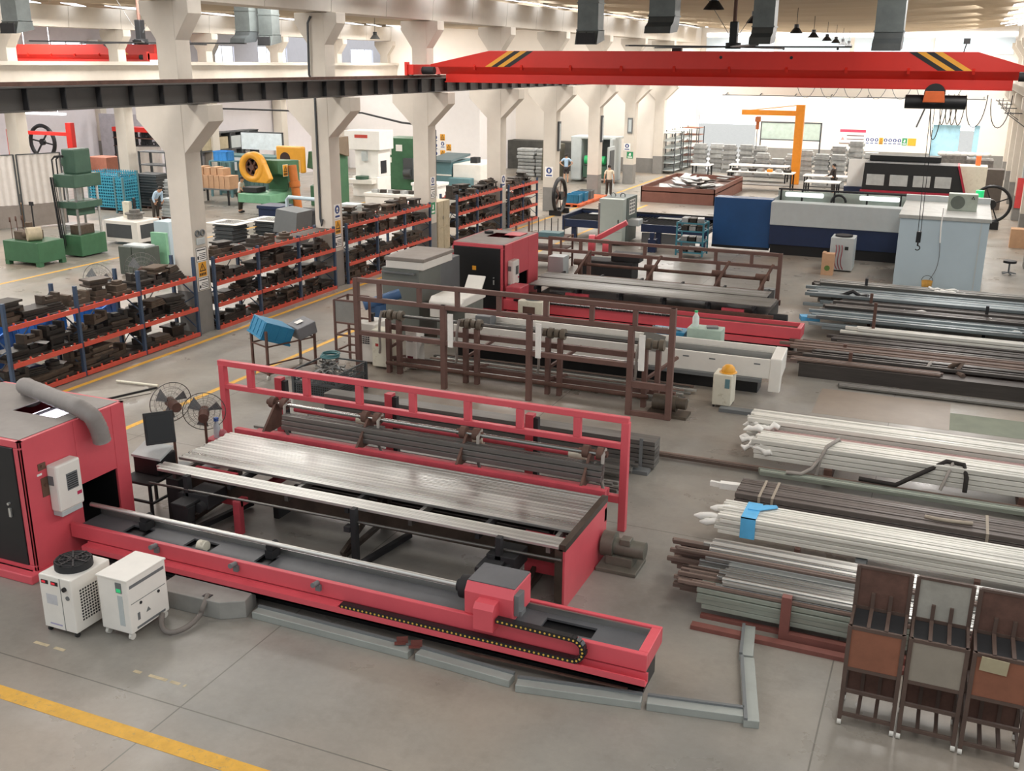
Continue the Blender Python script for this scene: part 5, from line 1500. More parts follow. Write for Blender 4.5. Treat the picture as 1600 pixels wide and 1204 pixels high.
for x in (-10.6, -8.3, -6.2, -4.9):
    MB().bar((x, 29.9, .7), (x + .25, 30.6, 1.35), .08, .05).box(x - .06, 30.3, 0, x + .06, 30.42, 1.0).build('lift_bracket', M['rust'], l4)
    MB().cyl((x - .2, 30.35, 1.0), (x + .2, 30.35, 1.0), .1, 12).build('pulley', M['rust'], l4)
MB().cyl((-10.6, 30.35, .95), (-4.9, 30.35, .95), .05, 8).box(-10.6, 30.6, .45, -4.9, 30.7, .55).build('drive_shaft', M['rust'], l4)
for (x, y, z, l) in ((-4.9, 31.25, .2, 'grey box parcel at the foot of the lower brown frame'),):
    one('steel_box', MB().box(x - .2, y + .3, 0, x + .2, y + .6, .4), M['grey'], l, 'box')
wch = thing('water_chiller', 'cream chiller with fan on top standing before the third red bed', 'chiller', (-10.1, 25.2, 0))
MB().box(-10.45, 24.9, .05, -9.75, 25.5, .9).build('housing', M['cream'], wch, bev=.02)
MB().box(-10.3, 24.89, .3, -9.95, 24.9, .75).build('front_grille', M['rust'], wch)
MB().cyl((-10.1, 25.2, .9), (-10.1, 25.2, .98), .24, 18).build('fan_housing', M['grey'], wch)
one('electrical_box', MB().box(-11.4, 29.6, .3, -10.9, 30.1, 1.25).box(-11.3, 29.7, 0, -11.2, 29.8, .3).box(-11.05, 29.7, 0, -10.95, 29.8, .3), M['lgrey'], 'pale grey electrical box at the left end of the third loading table', 'box')

# red band saw and rack table behind
bs = thing('band_saw', 'red band saw with round wheel cover and raised arm, before the navy cutting bed', 'saw', (-10.8, 33, 0))
MB().cyl((-11.2, 32.9, 1.1), (-11.0, 32.95, 1.1), .36, 22).build('wheel_cover', M['pink'], bs, bev=.02)
MB().cyl((-10.7, 32.9, 1.05), (-10.5, 32.95, 1.05), .28, 20).build('drive_cover', M['pink'], bs, bev=.02)
MB().bar((-11.1, 33.0, 1.25), (-10.0, 33.3, 1.9), .28, .16).build('saw_arm', M['pink'], bs, bev=.02)
MB().box(-11.4, 32.7, 0, -9.6, 33.5, .62).box(-10.4, 32.9, .62, -9.4, 33.4, .9).build('base', M['soot'], bs, bev=.02)
MB().cyl((-11.0, 33.3, 1.3), (-11.0, 33.3, 2.5), .035, 8).build('guide_post', M['steel'], bs)
sh = thing('workbench', 'brown steel bench with three shelves and grey boxes, left of the red band saw', 'bench', (-13.3, 34, 0))
for x, y in ((-14.1, 33.4), (-12.4, 33.4), (-14.1, 34.6), (-12.4, 34.6)):
    MB().box(x - .03, y - .03, 0, x + .03, y + .03, 1.5 if x < -14 else 1.15).build('post', M['brown'], sh)
for z in (.3, .7, 1.1):
    MB().box(-14.1, 33.4, z, -12.4, 34.6, z + .04).build('shelf', M['rust'], sh)
for k in range(6):
    MB().cyl((-13.9 + .25 * k, 34.4, 1.1), (-13.9 + .25 * k, 34.4, 1.7), .015, 6).build('peg', M['soot'], sh)
for (x, l) in ((-13.1, 'grey steel tray on the brown three-shelf bench'), (-12.7, 'teal tin on the brown three-shelf bench')):
    one('tray', MB().box(x - .25, 33.6, 1.141, x + .15, 34.1, 1.3), M['teal'], l, 'tray')
one('tool_case', MB().cbox((-13.0, 30.9, .35), (.6, .4, .5), rz=.2).cbox((-12.95, 30.9, .63), (.5, .1, .06), rz=.2), mat('blue grey case', '3F5566', .5), 'blue-grey tool case on the floor beside the third red cabinet', 'case')

# ================================================================ SHEET LASER (blue, white and navy)
sb = thing('cutting_bed', 'long navy cutting bed with dark slats, left of the deep blue enclosure', 'machine bed', (-11.5, 40.5, 0))
MB().box(-14.7, 39.9, .55, -13.05, 39.98, .86).box(-11.4, 39.9, .55, -8.7, 39.98, .86).box(-14.7, 42.1, .5, -8.7, 42.18, .95).box(-14.78, 39.9, .4, -14.7, 42.18, 1.0).build('frame', M['navy'], sb, bev=.01)
for k in range(40):
    if -13.1 < -14.6 + .148 * k < -11.45:
        MB().box(-14.6 + .148 * k, 41.25, .78, -14.59 + .148 * k, 42.1, .87).build('slat', M['soot'], sb)
        continue
    MB().box(-14.6 + .148 * k, 40.0, .78, -14.59 + .148 * k, 42.1, .87).build('slat', M['soot'], sb)
MB().box(-14.7, 40.0, .6, -13.05, 42.1, .75).box(-13.05, 41.25, .6, -11.4, 42.1, .75).box(-11.4, 40.0, .6, -8.7, 42.1, .75).build('bed_pan', M['dgrey'], sb)
MB().box(-14.7, 42.12, .95, -8.7, 42.18, 1.02).build('back_rail', M['soot'], sb)
for k in (0, 2, 3):
    MB().box(-14.4 + 1.8 * k, 40.0, 0, -14.2 + 1.8 * k, 40.2, .55).build('leg', M['navy'], sb)
MB().box(-11.4, 40.05, .1, -9.2, 40.1, .5).build('kick_panel', M['grey'], sb)
for (x, w_) in ((-14.2, .7), (-11.2, 2.4), (-9.3, .5)):
    one('metal_sheet', MB().box(x, 41.6, .872, x + w_, 42.05, .885), M['alu'], 'bright metal sheet lying along the back of the navy bed at %s' % ('its far left end' if x < -14 else 'its middle' if w_ > 2 else 'the blue enclosure'), 'sheet')
gc = thing('control_cabinet', 'pale grey-green control cabinet with papers on its dark side, before the navy bed', 'cabinet', (-12.5, 40.0, 0))
MB().box(-13.0, 39.3, .08, -12.0, 39.78, 1.85).build('door', mat('pale green grey', 'B3BEB7', .45, var=.03), gc, bev=.012)
MB().box(-12.98, 39.78, .06, -11.98, 41.2, 1.86).build('body', mat('dark green grey', '55625F', .5), gc, bev=.012)
MB().box(-11.98, 40.1, 1.15, -11.97, 40.9, 1.75).build('paper_notice', M['paper'], gc)
pp = MB()
for i in range(3):
    for j in range(4):
        pp.box(-11.97, 40.15 + .25 * i, 1.2 + .14 * j, -11.965, 40.33 + .25 * i, 1.29 + .14 * j)
pp.build('print', M['grey'], gc)
MB().box(-12.2, 39.28, .9, -12.16, 39.3, 1.05).build('handle', M['soot'], gc)
MB().box(-12.95, 39.29, .55, -12.05, 39.3, .56).build('seam', M['grey'], gc)
MB().box(-11.97, 39.9, .75, -11.5, 40.5, 1.0).build('keyboard_tray', M['lgrey'], gc, bev=.02)
for x in (-12.7, -12.3):
    MB().ring((x, 40.2, 1.9), .1, .02, 'y', 12).build('lifting_eye', M['grey'], gc)
bl = thing('laser_enclosure', 'deep blue enclosure block at the left end of the white and navy machine', 'machine enclosure', (-7.4, 40.6, 0))
MB().box(-8.6, 40.3, .15, -6.35, 41.0, 2.05).build('housing', M['blue'], bl, bev=.03)
MB().box(-8.6, 40.29, .1, -6.35, 40.31, .2).build('skirt', M['black'], bl)
wl = thing('sheet_laser', 'long white machine with navy base and dark rail, in front of the steel tables', 'machine', (-4, 40, 0))
MB().box(-6.35, 40.0, 1.15, -1.52, 40.7, 2.02).build('upper_panel', M['lgrey'], wl, bev=.02)
MB().box(-6.35, 40.05, .4, -1.52, 40.7, 1.15).build('base_panel', M['navy'], wl, bev=.01)
MB().box(-6.3, 40.2, 0, -1.0, 40.7, .4).build('plinth', M['black'], wl)
MB().box(-6.345, 40.7, .4, -6.3, 41.6, 2.1).build('end_panel', M['lgrey'], wl)
MB().box(-6.3, 41.2, 2.36, .5, 41.3, 2.42).build('rail', M['soot'], wl)
for x in (-6.2, -5.4, -4.2, -3.0, -1.8, -.6, .4):
    MB().box(x - .03, 41.2, 1.0, x + .03, 41.3, 2.38).build('rail_post', M['soot'], wl)
MB().box(-6.35, 41.5, .5, .6, 41.55, 2.3).build('glazed_back', mat('pale screen', 'B4BDB4', .4), wl)
for x in (-5.3, -2.55, 0.0):
    tb_ = MB().box(x - .72, 41.05, 2.12, x + .72, 41.19, 2.29).build('tube_light', glow('light tube', 'F4FFFB', 3.0), wl, bev=.05)
MB().tube(arc((-4.0, 40.95, 2.02), .26, 0, math.pi, 12), .045, 8).tube([(-4.26, 40.95, 2.02), (-4.26, 40.95, 1.9)], .045, 8).build('hose_loop', M['black'], wl)
cbn = thing('control_cabin', 'pale blue cabin wall with grey top, in front of the white machine', 'cabin', (0, 36, 0))
MB().box(-1.5, 35.5, .0, 1.15, 39.5, 2.3).build('wall_panel', M['ltblue'], cbn, bev=.01)
MB().box(-1.55, 35.45, 2.3, 1.2, 39.6, 2.42).build('roof', mat('grey cabin roof', 'A9AAA5', .5), cbn, bev=.01)
MB().box(-1.55, 39.4, 2.42, 1.2, 39.6, 2.62).build('roof_rim', M['lgrey'], cbn)
MB().box(.9, 35.48, 0, .94, 35.5, 2.3).build('corner_strip', M['lgrey'], cbn)
acu = thing('outdoor_unit', 'grey-green air conditioning unit with a black mark, on the cabin roof', 'air conditioner', (.3, 37.3, 2.42))
MB().box(-.15, 37.1, 2.42, .75, 37.5, 2.98).build('casing', mat('grey green casing', '9DA69A', .5), acu, bev=.02)
MB().cyl((.15, 37.09, 2.7), (.15, 37.1, 2.7), .22, 20).build('fan_grille', mat('dark fan face', '5C645C', .6), acu)
lg = MB()
for k in range(3):
    a = math.pi / 2 + k * 2.094
    lg.cyl((.6 + .035 * math.cos(a), 37.09, 2.86 + .035 * math.sin(a)), (.6 + .035 * math.cos(a), 37.1, 2.86 + .035 * math.sin(a)), .028, 4)
lg.build('emblem', M['black'], acu)
cd2 = one('drain_pipe', MB().tube([(-.25, 35.4, 2.7), (-.25, 35.38, 2.1), (-.22, 35.38, 1.6)], .025, 6), M['paper'], 'short white pipe down the front of the pale blue cabin', 'pipe')
one('drain_hose', MB().tube(bez((-.22, 35.4, 1.6), (-.15, 35.35, 1.0), (-.2, 35.3, .7), (-.4, 35.2, .42), 8), .012, 5), M['grey'], 'thin hose from the white pipe into the yellow bucket', 'hose')
bu = thing('bucket', 'rusty yellow bucket standing against the pale blue cabin', 'bucket', (-.45, 35.1, 0))
MB().lathe([(.0, .01), (.13, .01), (.17, .4), (.155, .4), (.12, .03)], (-.45, 35.1, 0), 18).build('pail', mat('rusty yellow', 'B0812E', .6, var=.25, scale=6), bu)
MB().tube(arc((-.45, 35.1, .4), .17, 0, math.pi, 10), .008, 5).build('bail', M['soot'], bu)
lc = thing('water_chiller', 'grey-white upright chiller with red hoses before the navy base', 'chiller', (-3.4, 37.9, 0))
MB().box(-3.8, 37.6, .05, -3.0, 38.5, 1.2).build('housing', M['lgrey'], lc, bev=.02)
MB().cyl((-3.4, 38.0, 1.2), (-3.4, 38.0, 1.26), .3, 18).build('fan_housing', M['soot'], lc)
MB().box(-3.3, 37.59, .78, -3.18, 37.6, .9).build('socket', M['black'], lc)
for dx in (0, .1, .2):
    MB().tube(bez((-3.6 + dx, 37.55, .95), (-3.5 + dx, 37.45, .7), (-3.7 + dx, 37.45, .4), (-3.5 + dx, 37.5, .1), 8), .02, 6).build('hose', mat('dull red hose', '8C4A50'), lc)
ctn = thing('carton', 'tall brown carton with a green leaf print beside the upright chiller', 'carton', (-3.75, 36.9, 0))
MB().box(-3.95, 36.75, 0, -3.55, 37.1, .75).box(-3.95, 36.75, .75, -3.85, 37.1, .78).build('box', M['kraft'], ctn)
MB().cyl((-3.75, 36.745, .25), (-3.75, 36.75, .25), .1, 8).build('leaf_print', mat('leaf green print', '5C7A3A'), ctn)
bcr = thing('crate_trolley', 'blue wire trolley stacked with parts before the deep blue enclosure', 'trolley', (-8.9, 38.2, 0))
for x, y in ((-9.4, 37.8), (-8.4, 37.8), (-9.4, 38.6), (-8.4, 38.6)):
    MB().box(x - .03, y - .03, .1, x + .03, y + .03, 1.35).build('post', mat('blue green steel', '3F7C8C', .5), bcr)
for z in (.2, .6, 1.0, 1.3):
    MB().box(-9.4, 37.78, z, -8.4, 37.82, z + .05).box(-9.4, 38.58, z, -8.4, 38.62, z + .05).box(-9.42, 37.8, z, -9.38, 38.6, z + .05).box(-8.42, 37.8, z, -8.38, 38.6, z + .05).build('rail', MATS['blue green steel'], bcr)
    MB().box(-9.3, 37.85, z, -8.5, 38.55, z + .02).build('shelf', M['grey'], bcr)
for k, z in enumerate((.22, .62, 1.02, 1.32)):
    for j in range(3):
        tag(MB().cbox((-9.15 + .28 * j, 38.15, z + .1), (.24, .5, .16), rz=.1 * j).build('cast_part', M['alu'] if (k + j) % 2 else M['die']), 'cast part stacked on the blue wire trolley', 'part', 'parts on the blue trolley')
for (x, l) in ((-10.7, 'small navy pedestal before the navy bed, left of the blue trolley'),):
    one('foot_pedestal', MB().box(x, 38.5, 0, x + .3, 38.8, .5).box(x + .05, 38.55, .5, x + .2, 38.7, .75), M['navy'], l, 'pedestal')
one('trestle', MB().bar((-9.9, 34.2, 0), (-9.9, 34.5, .6), .05).bar((-9.4, 34.2, 0), (-9.4, 34.5, .6), .05).bar((-10.0, 34.5, .6), (-9.3, 34.5, .6), .05), M['brown'], 'low brown trestle on the floor behind the lower brown frame', 'trestle')

# black and red machine on the far side
bm = thing('plate_machine', 'black machine with red edge and four windows behind the white machine', 'machine', (-2, 55, 0))
MB().prism([(-4.35, 1.0), (.45, 1.0), (.0, 2.35), (-4.3, 2.35)], 'y', 55.1, 56.8).build('dark_hood', M['black'], bm, bev=.02)
MB().prism([(.45, .95), (.55, .95), (.1, 2.36), (0, 2.36)], 'y', 55.0, 56.8).build('red_edge', mat('deep red enamel', '9C1F35', .45), bm)
MB().box(-4.4, 55.0, .92, .5, 55.15, 1.02).build('red_sill', MATS['deep red enamel'], bm)
for x0, x1 in ((-4.15, -3.3), (-3.05, -2.2), (-1.95, -1.15), (-.95, -.2)):
    MB().box(x0, 55.06, 1.25, x1, 55.1, 1.8).build('window', mat('grey pane', 'A9ABAA', .25), bm, bev=.02)
MB().box(-4.2, 56.5, 2.35, -.8, 57.5, 2.62).build('top_hood', M['black'], bm, bev=.02)
MB().prism([(.5, 0), (1.35, 0), (1.35, 2.35), (.05, 2.35)], 'y', 55.3, 56.6).build('cream_end', M['cream'], bm, bev=.02)
MB().box(-4.2, 55.2, 0, .4, 56.6, .95).build('base', M['dgrey'], bm)
one('beacon', MB().cyl((.9, 56, 2.35), (.9, 56, 2.8), .12, 12), glow('orange beacon', 'F0703A', .9), 'orange beacon glowing on the cream end of the black machine', 'beacon')

# orange pillar jib crane
jb = thing('jib_crane', 'orange pillar jib crane with chain hoist, standing among the far tables', 'jib crane', (-9.1, 65.4, 0))
MB().box(-9.35, 65.2, 0, -8.85, 65.6, 4.7).build('pillar', M['orange'], jb, bev=.02)
MB().box(-12.6, 65.3, 4.05, -9.3, 65.5, 4.35).build('boom', M['orange'], jb)
MB().bar((-12.3, 65.4, 4.3), (-9.2, 65.4, 4.68), .05).build('tie_rod', M['orange'], jb)
MB().box(-11.75, 65.25, 3.65, -11.45, 65.55, 3.95).cyl((-11.6, 65.4, 3.2), (-11.6, 65.4, 3.65), .1, 10).build('chain_hoist', mat('hoist rust orange', 'A85A2C', .6), jb)
MB().cyl((-11.6, 65.4, 2.0), (-11.6, 65.4, 3.2), .02, 6).build('chain', M['soot'], jb)

# ================================================================ NEAR AISLE: CRATE STAND, SCRAP CAGE, FANS
cs = thing('crate_stand', 'brown steel stand on castors holding the tipped blue crate in the aisle', 'stand', (-14.2, 19.2, 0))
for x, y, h in ((-14.55, 18.75, 1.0), (-13.95, 18.5, 1.15), (-14.1, 20.0, 1.0), (-13.5, 19.75, 1.1)):
    MB().box(x - .025, y - .025, .1, x + .025, y + .025, h).build('post', M['rust'], cs)
    MB().cyl((x - .02, y, .06), (x + .02, y, .06), .06, 12).build('castor', M['castor'], cs)
for z in (.14, .78):
    MB().bar((-14.55, 18.75, z), (-13.95, 18.5, z), .03).bar((-13.95, 18.5, z), (-13.5, 19.75, z), .03).bar((-13.5, 19.75, z), (-14.1, 20.0, z), .03).bar((-14.1, 20.0, z), (-14.55, 18.75, z), .03).build('rail', M['rust'], cs)
def open_crate(w_, d_, h_, t=.02, ribs=True):
    m_ = MB().box(-w_ / 2, -d_ / 2, 0, w_ / 2, d_ / 2, t)
    for sg in (-1, 1):
        m_.box(-w_ / 2, sg * d_ / 2 - (t if sg > 0 else 0), t, w_ / 2, sg * d_ / 2 + (0 if sg > 0 else t), h_)
        m_.box(sg * w_ / 2 - (t if sg > 0 else 0), -d_ / 2, t, sg * w_ / 2 + (0 if sg > 0 else t), d_ / 2, h_)
    if ribs:
        for sg in (-1, 1):
            for k in range(4):
                x = -w_ * .4 + w_ * .8 * k / 3
                m_.box(x - .012, sg * (d_ / 2 + .006) - .008, .02, x + .012, sg * (d_ / 2 + .006) + .008, h_ - .04)
            m_.box(-w_ / 2 - .02, sg * (d_ / 2 + .01) - .012, h_ - .05, w_ / 2 + .02, sg * (d_ / 2 + .01) + .012, h_)
            m_.box(-w_ / 2, sg * (d_ / 2 + .004) - .006, h_ * .5 - .01, w_ / 2, sg * (d_ / 2 + .004) + .006, h_ * .5 + .01)
            m_.box(sg * (w_ / 2 + .01) - .012, -d_ / 2, h_ - .05, sg * (w_ / 2 + .01) + .012, d_ / 2, h_)
            for k in range(3):
                y = -d_ * .3 + d_ * .3 * k
                m_.box(sg * (w_ / 2 + .006) - .008, y - .012, .02, sg * (w_ / 2 + .006) + .008, y + .012, h_ - .04)
    return m_
bcx = open_crate(.62, .78, .42).build('plastic_crate', M['crate'], None, bev=.006)
bcx.location = (-13.98, 19.2, .86)
bcx.rotation_euler = (math.radians(158), math.radians(8), math.radians(-26))
bcx.location = (-14.1, 19.05, 1.24)
tag(bcx, 'bright blue plastic crate tipped over on the brown stand in the aisle', 'crate')
gx = thing('grey_crate', 'grey crate with a white label behind the tipped blue crate', 'crate', (-13.75, 19.7, .84))
MB().cbox((-13.75, 19.62, 1.0), (.5, .5, .3), rz=-.4, tilt=(.25, .1)).build('tub', mat('grey crate plastic', '77777A', .5), gx, bev=.02)
MB().cbox((-13.78, 19.55, 1.165), (.14, .18, .004), rz=-.4, tilt=(.25, .1)).build('label', M['paper'], gx)
sc = thing('scrap_cage', 'dark wire cage heaped with steel offcuts, behind the near red frame', 'cage', (-12.2, 18.3, 0))
for x, y in ((-12.7, 17.7), (-11.6, 17.7), (-12.7, 18.9), (-11.6, 18.9)):
    MB().box(x - .03, y - .03, 0, x + .03, y + .03, .62).build('post', M['dgrey'], sc)
for z in (.08, .35, .6):
    MB().box(-12.7, 17.68, z, -11.6, 17.72, z + .03).box(-12.7, 18.88, z, -11.6, 18.92, z + .03).box(-12.72, 17.7, z, -12.68, 18.9, z + .03).box(-11.62, 17.7, z, -11.58, 18.9, z + .03).build('rail', M['dgrey'], sc)
wm_ = mesh_sheet('cage wire', '4E5355', 18, 18, .3, 'XZ'); wm2 = mesh_sheet('cage wire side', '4E5355', 18, 18, .3, 'YZ')
MB().box(-12.68, 17.695, .1, -11.62, 17.7, .6).build('wire_front', wm_, sc)
MB().box(-11.6, 17.72, .1, -11.595, 18.88, .6).build('wire_side', wm2, sc)
MB().box(-12.66, 17.75, .05, -11.64, 18.85, .3).build('scrap_bed', M['die'], sc)
rs = random.Random(9)
for k in range(70):
    r_ = rs.random() ** .7
    a = rs.uniform(0, math.tau)
    x, y = -12.15 + .48 * r_ * math.cos(a), 18.3 + .52 * r_ * math.sin(a)
    z = .3 + (1 - r_) * .42 + rs.uniform(0, .06)
    o = tag(MB().cbox((0, 0, 0), (rs.uniform(.14, .42), rs.uniform(.02, .05), .012 if k % 3 else .03)).build('steel_offcut', M['steeld'] if k % 2 else M['alu']), 'twisted steel offcut in the heap of the dark wire cage', 'offcut', 'steel offcuts in the wire cage')
    o.location = (x, y, z); o.rotation_euler = (rs.uniform(-.5, .5), rs.uniform(-.5, .5), rs.uniform(0, 3.1))
one('wire_coil', MB().ring((-12.1, 18.25, .86), .2, .02, 'z', 24, 5).ring((-12.1, 18.25, .89), .18, .02, 'z', 24, 5).ring((-12.08, 18.27, .92), .19, .015, 'z', 24, 5), mat('teal strap coil', '4C7C80', .5), 'coil of teal strapping on top of the scrap heap', 'coil')

def guard_fan(x, y, zc, R, yaw, tilt, label, group=None, mt='grille', stand='rust', name='pedestal_fan'):
    t = thing(name, label, 'fan', (x, y, 0), 0, group)
    cy_, sy_ = math.cos(yaw), math.sin(yaw)
    ax = Vector((-sy_ * math.cos(tilt), cy_ * math.cos(tilt), math.sin(tilt)))
    u = Vector((cy_, sy_, 0)); v = u.cross(ax)
    c = Vector((x, y, zc))
    gd = MB()
    for side in (-1, 1):
        for rr, off in ((1.0, .0), (.75, .05), (.5, .08), (.25, .1)):
            pts = [c + (u * math.cos(t_) + v * math.sin(t_)) * R * rr + ax * side * off * R * 2 for t_ in [math.tau * k / 28 for k in range(28)]]
            gd.tube(pts, .0035 if rr < 1 else .008, 5, closed=True)
        for k in range(20):
            t_ = math.tau * k / 20
            e = u * math.cos(t_) + v * math.sin(t_)
            gd.tube([c + e * R + ax * 0, c + e * R * .75 + ax * side * .1 * R, c + e * R * .12 + ax * side * .2 * R], .002, 4)
    gd.build('guard', M[mt], t)
    bl_ = MB()
    for k in range(3):
        a0 = math.tau * k / 3
        e0 = u * math.cos(a0) + v * math.sin(a0); e1 = u * math.cos(a0 + .7) + v * math.sin(a0 + .7)
        p = [c + e0 * .06 + ax * .03, c + e0 * R * .85 + ax * .04, c + e1 * R * .8 - ax * .04, c + e1 * .06 - ax * .03]
        q = [w_ + ax * .008 for w_ in p]
        bl_.add(p + q, [(0, 1, 2, 3), (7, 6, 5, 4), (0, 4, 5, 1), (1, 5, 6, 2), (2, 6, 7, 3), (3, 7, 4, 0)])
    bl_.build('blades', M['grey'], t)
    MB().cyl(c - ax * .28, c + ax * .05, .09, 14).build('motor', M['rust'], t)
    MB().cyl((x, y, .05), (x, y, zc - .02), .025, 10).bar((x, y, zc - .15), c - ax * .15, .05).build('pole', M[stand], t)
    MB().cyl((x, y, 0), (x, y, .05), .27, 20).build('base', M['grey'], t)
    return t
guard_fan(-12.2, 13.35, 1.27, .37, math.radians(62), .1, 'tall pedestal fan with wire guard beside the left end of the near red frame')
guard_fan(-11.82, 13.75, 1.03, .37, math.radians(35), .15, 'pedestal fan with wire guard, nearer the loading table than the tall one')
bt2 = thing('water_bottle', 'clear bottle with blue cap standing among the fans', 'bottle', (-11.7, 13.9, .5))
MB().lathe([(.05, .5), (.06, .52), (.06, .72), (.03, .8), (.03, .82)], (-11.7, 13.9, 0), 14).build('body', mat('clear plastic', 'C9D4DA', .2), bt2)
MB().cyl((-11.7, 13.9, .82), (-11.7, 13.9, .88), .045, 12).build('cap', mat('cap blue', '2F62B8'), bt2)
one('small_stand', MB().box(-11.85, 13.75, .46, -11.5, 14.05, .5).box(-11.83, 13.77, 0, -11.79, 13.81, .46).box(-11.56, 13.99, 0, -11.52, 14.03, .46).box(-11.83, 13.99, 0, -11.79, 14.03, .46).box(-11.56, 13.77, 0, -11.52, 13.81, .46), M['pinkd'], 'low red stand with a bottle on it behind the loading table', 'stand')
one('red_bag', MB().ball((-11.62, 13.95, .58), .09, 10, 7, 0, (1, .8, .9)), mat('red plastic bag', 'C8747C', .4), 'small crumpled red bag beside the bottle', 'bag')
fr4 = thing('floor_frame', 'flat grey panel with white pipe and black bar edges lying in the aisle', 'panel', (-16.3, 16.4, 0))
MB().prism([(-17.2, 16.0), (-16.1, 16.95), (-15.7, 16.6), (-16.4, 15.3)], 'z', .005, .02).build('panel', mat('grey board', '9A948B', .6), fr4)
MB().cyl((-16.95, 16.9, .05), (-15.85, 17.0, .05), .03, 8).build('white_pipe', M['cream'], fr4)
MB().bar((-15.8, 16.9, .04), (-16.4, 15.3, .04), .04).build('black_bar', M['black'], fr4)

# ================================================================ LEFT BAY
hp_ = thing('hydraulic_press', 'tall green four-post hydraulic press in the left bay', 'press', (-29.7, 28.6, 0))
MB().box(-30.4, 27.6, .05, -29.0, 29.5, .78).build('base', M['green'], hp_, bev=.02)
for x in (-30.25, -29.15):
    for y in (27.75, 29.35):
        MB().cyl((x, y, .78), (x, y, 2.5), .07, 14).build('column', M['steel'], hp_)
MB().box(-30.4, 27.6, 1.72, -29.0, 29.5, 1.95).box(-30.1, 27.9, 1.45, -29.3, 29.2, 1.72).build('moving_platen', M['dgreen'], hp_, bev=.02)
MB().box(-30.45, 27.55, 2.45, -28.95, 29.55, 2.9).build('crosshead', M['dgreen'], hp_, bev=.03)
MB().cyl((-29.7, 28.5, 1.95), (-29.7, 28.5, 2.45), .2, 16).cyl((-30.0, 28.0, 1.95), (-30.0, 28.0, 2.45), .06, 10).build('ram', M['steel'], hp_)
MB().box(-30.1, 28.0, 2.9, -29.2, 29.2, 3.75).cyl((-30.1, 28.3, 3.3), (-30.3, 28.3, 3.3), .2, 14).build('cylinder_box', M['dgreen'], hp_, bev=.05)
for dy in (0, .3):
    MB().tube([(-30.2, 27.7 - dy, 2.9), (-30.2, 27.7 - dy, 3.4), (-30.15, 27.85 - dy, 3.5), (-29.95, 28.1, 3.5)], .04, 8).build('pipe', M['soot'], hp_)
MB().box(-30.0, 27.9, .78, -29.3, 29.0, 1.1).build('die_stack', M['die2'], hp_, bev=.02)
MB().bar((-30.3, 27.5, .3), (-30.45, 27.4, 2.8), .08).bar((-30.15, 27.5, .3), (-30.3, 27.4, 2.8), .05).bar((-30.0, 27.5, .4), (-30.15, 27.4, 2.6), .03).build('cable_ladder', M['soot'], hp_)
hu = thing('hydraulic_unit', 'green oil tank with cream motor and pressure gauges, before the four-post press', 'hydraulic unit', (-30.2, 26.8, 0))
MB().box(-31.1, 26.1, .12, -29.3, 27.4, .78).build('tank', M['green'], hu, bev=.02)
for x in (-31.0, -29.4):
    for y in (26.2, 27.3):
        MB().box(x - .1, y - .1, 0, x + .1, y + .1, .15).build('foot', M['green'], hu)
MB().cyl((-30.0, 26.3, 1.0), (-29.75, 26.75, 1.0), .22, 18).build('motor', mat('cream motor', 'B5A88E', .5, var=.2), hu)
MB().box(-30.8, 26.4, .78, -30.1, 27.2, 1.05).cyl((-30.5, 26.9, 1.05), (-30.5, 26.9, 1.3), .14, 12).cyl((-30.3, 26.4, .95), (-30.0, 26.5, .95), .1, 10).build('pump', M['die2'], hu, bev=.02)
for k in range(3):
    g_ = MB().cyl((-31.0, 26.5 + .28 * k, .78), (-31.0, 26.5 + .28 * k, 1.35), .015, 6).cyl((-31.02, 26.46 + .28 * k, 1.4), (-30.98, 26.5 + .28 * k, 1.4), .08, 12)
    g_.build('gauge', M['rust'], hu)
wm3 = thing('test_bench', 'white cabinet with two dark panels and a fixture on top, in the left bay', 'machine', (-30, 31.7, 0))
MB().box(-31.0, 31.0, .12, -29.0, 32.5, 1.05).build('cabinet', M['white'], wm3, bev=.03)
MB().box(-30.85, 30.99, .3, -29.35, 31.0, .9).box(-29.0, 31.2, .3, -28.99, 32.3, .9).build('dark_panel', M['dgrey'], wm3)
MB().cyl((-29.9, 31.9, 1.05), (-29.9, 31.9, 1.25), .35, 18).cyl((-29.9, 31.9, 1.25), (-29.9, 31.9, 1.32), .45, 18).cyl((-29.9, 31.9, 1.32), (-29.9, 31.9, 1.45), .25, 14).build('turntable', M['steeld'], wm3)
MB().box(-30.7, 32.0, 1.05, -30.3, 32.2, 1.75).build('screen_case', M['cream'], wm3)
MB().box(-30.25, 32.2, 1.05, -30.15, 32.3, 1.9).bar((-30.2, 32.25, 1.9), (-29.9, 31.95, 1.9), .06).bar((-29.9, 31.95, 1.9), (-29.9, 31.95, 1.5), .06).build('arm', M['soot'], wm3)
def plate_stack(x, y, n, w_, d_, th, gap, mt, label, group, z0=.12, pal=True, rz=0.0, name='stacked_plate'):
    z0 = .13
    p_ = MB().box(x - w_ / 2, y - d_ / 2, .1, x + w_ / 2, y + d_ / 2, .128)
    for e_ in (-w_ / 2, -.05, w_ / 2 - .1):
        p_.box(x + e_, y - d_ / 2, 0, x + e_ + .1, y + d_ / 2, .1)
    one('pallet', p_, M['brown'], 'low pallet under the ' + group, 'pallet')
    src = None
    for k in range(n):
        if src is None:
            m_ = MB().box(-w_ / 2, -d_ / 2, 0, w_ / 2, d_ / 2, th * .35).box(-w_ / 2 + .05, -d_ / 2 + .05, th * .35, w_ / 2 - .05, d_ / 2 - .05, th)
            src = o = m_.build(name, mt)
        else:
            o = src.copy(); COL.objects.link(o)
        o.location = (x + rs.uniform(-.03, .03), y + rs.uniform(-.03, .03), z0 + k * (th + gap))
        o.rotation_euler = (0, 0, rz + rs.uniform(-.04, .04))
        tag(o, label, 'plate', group)
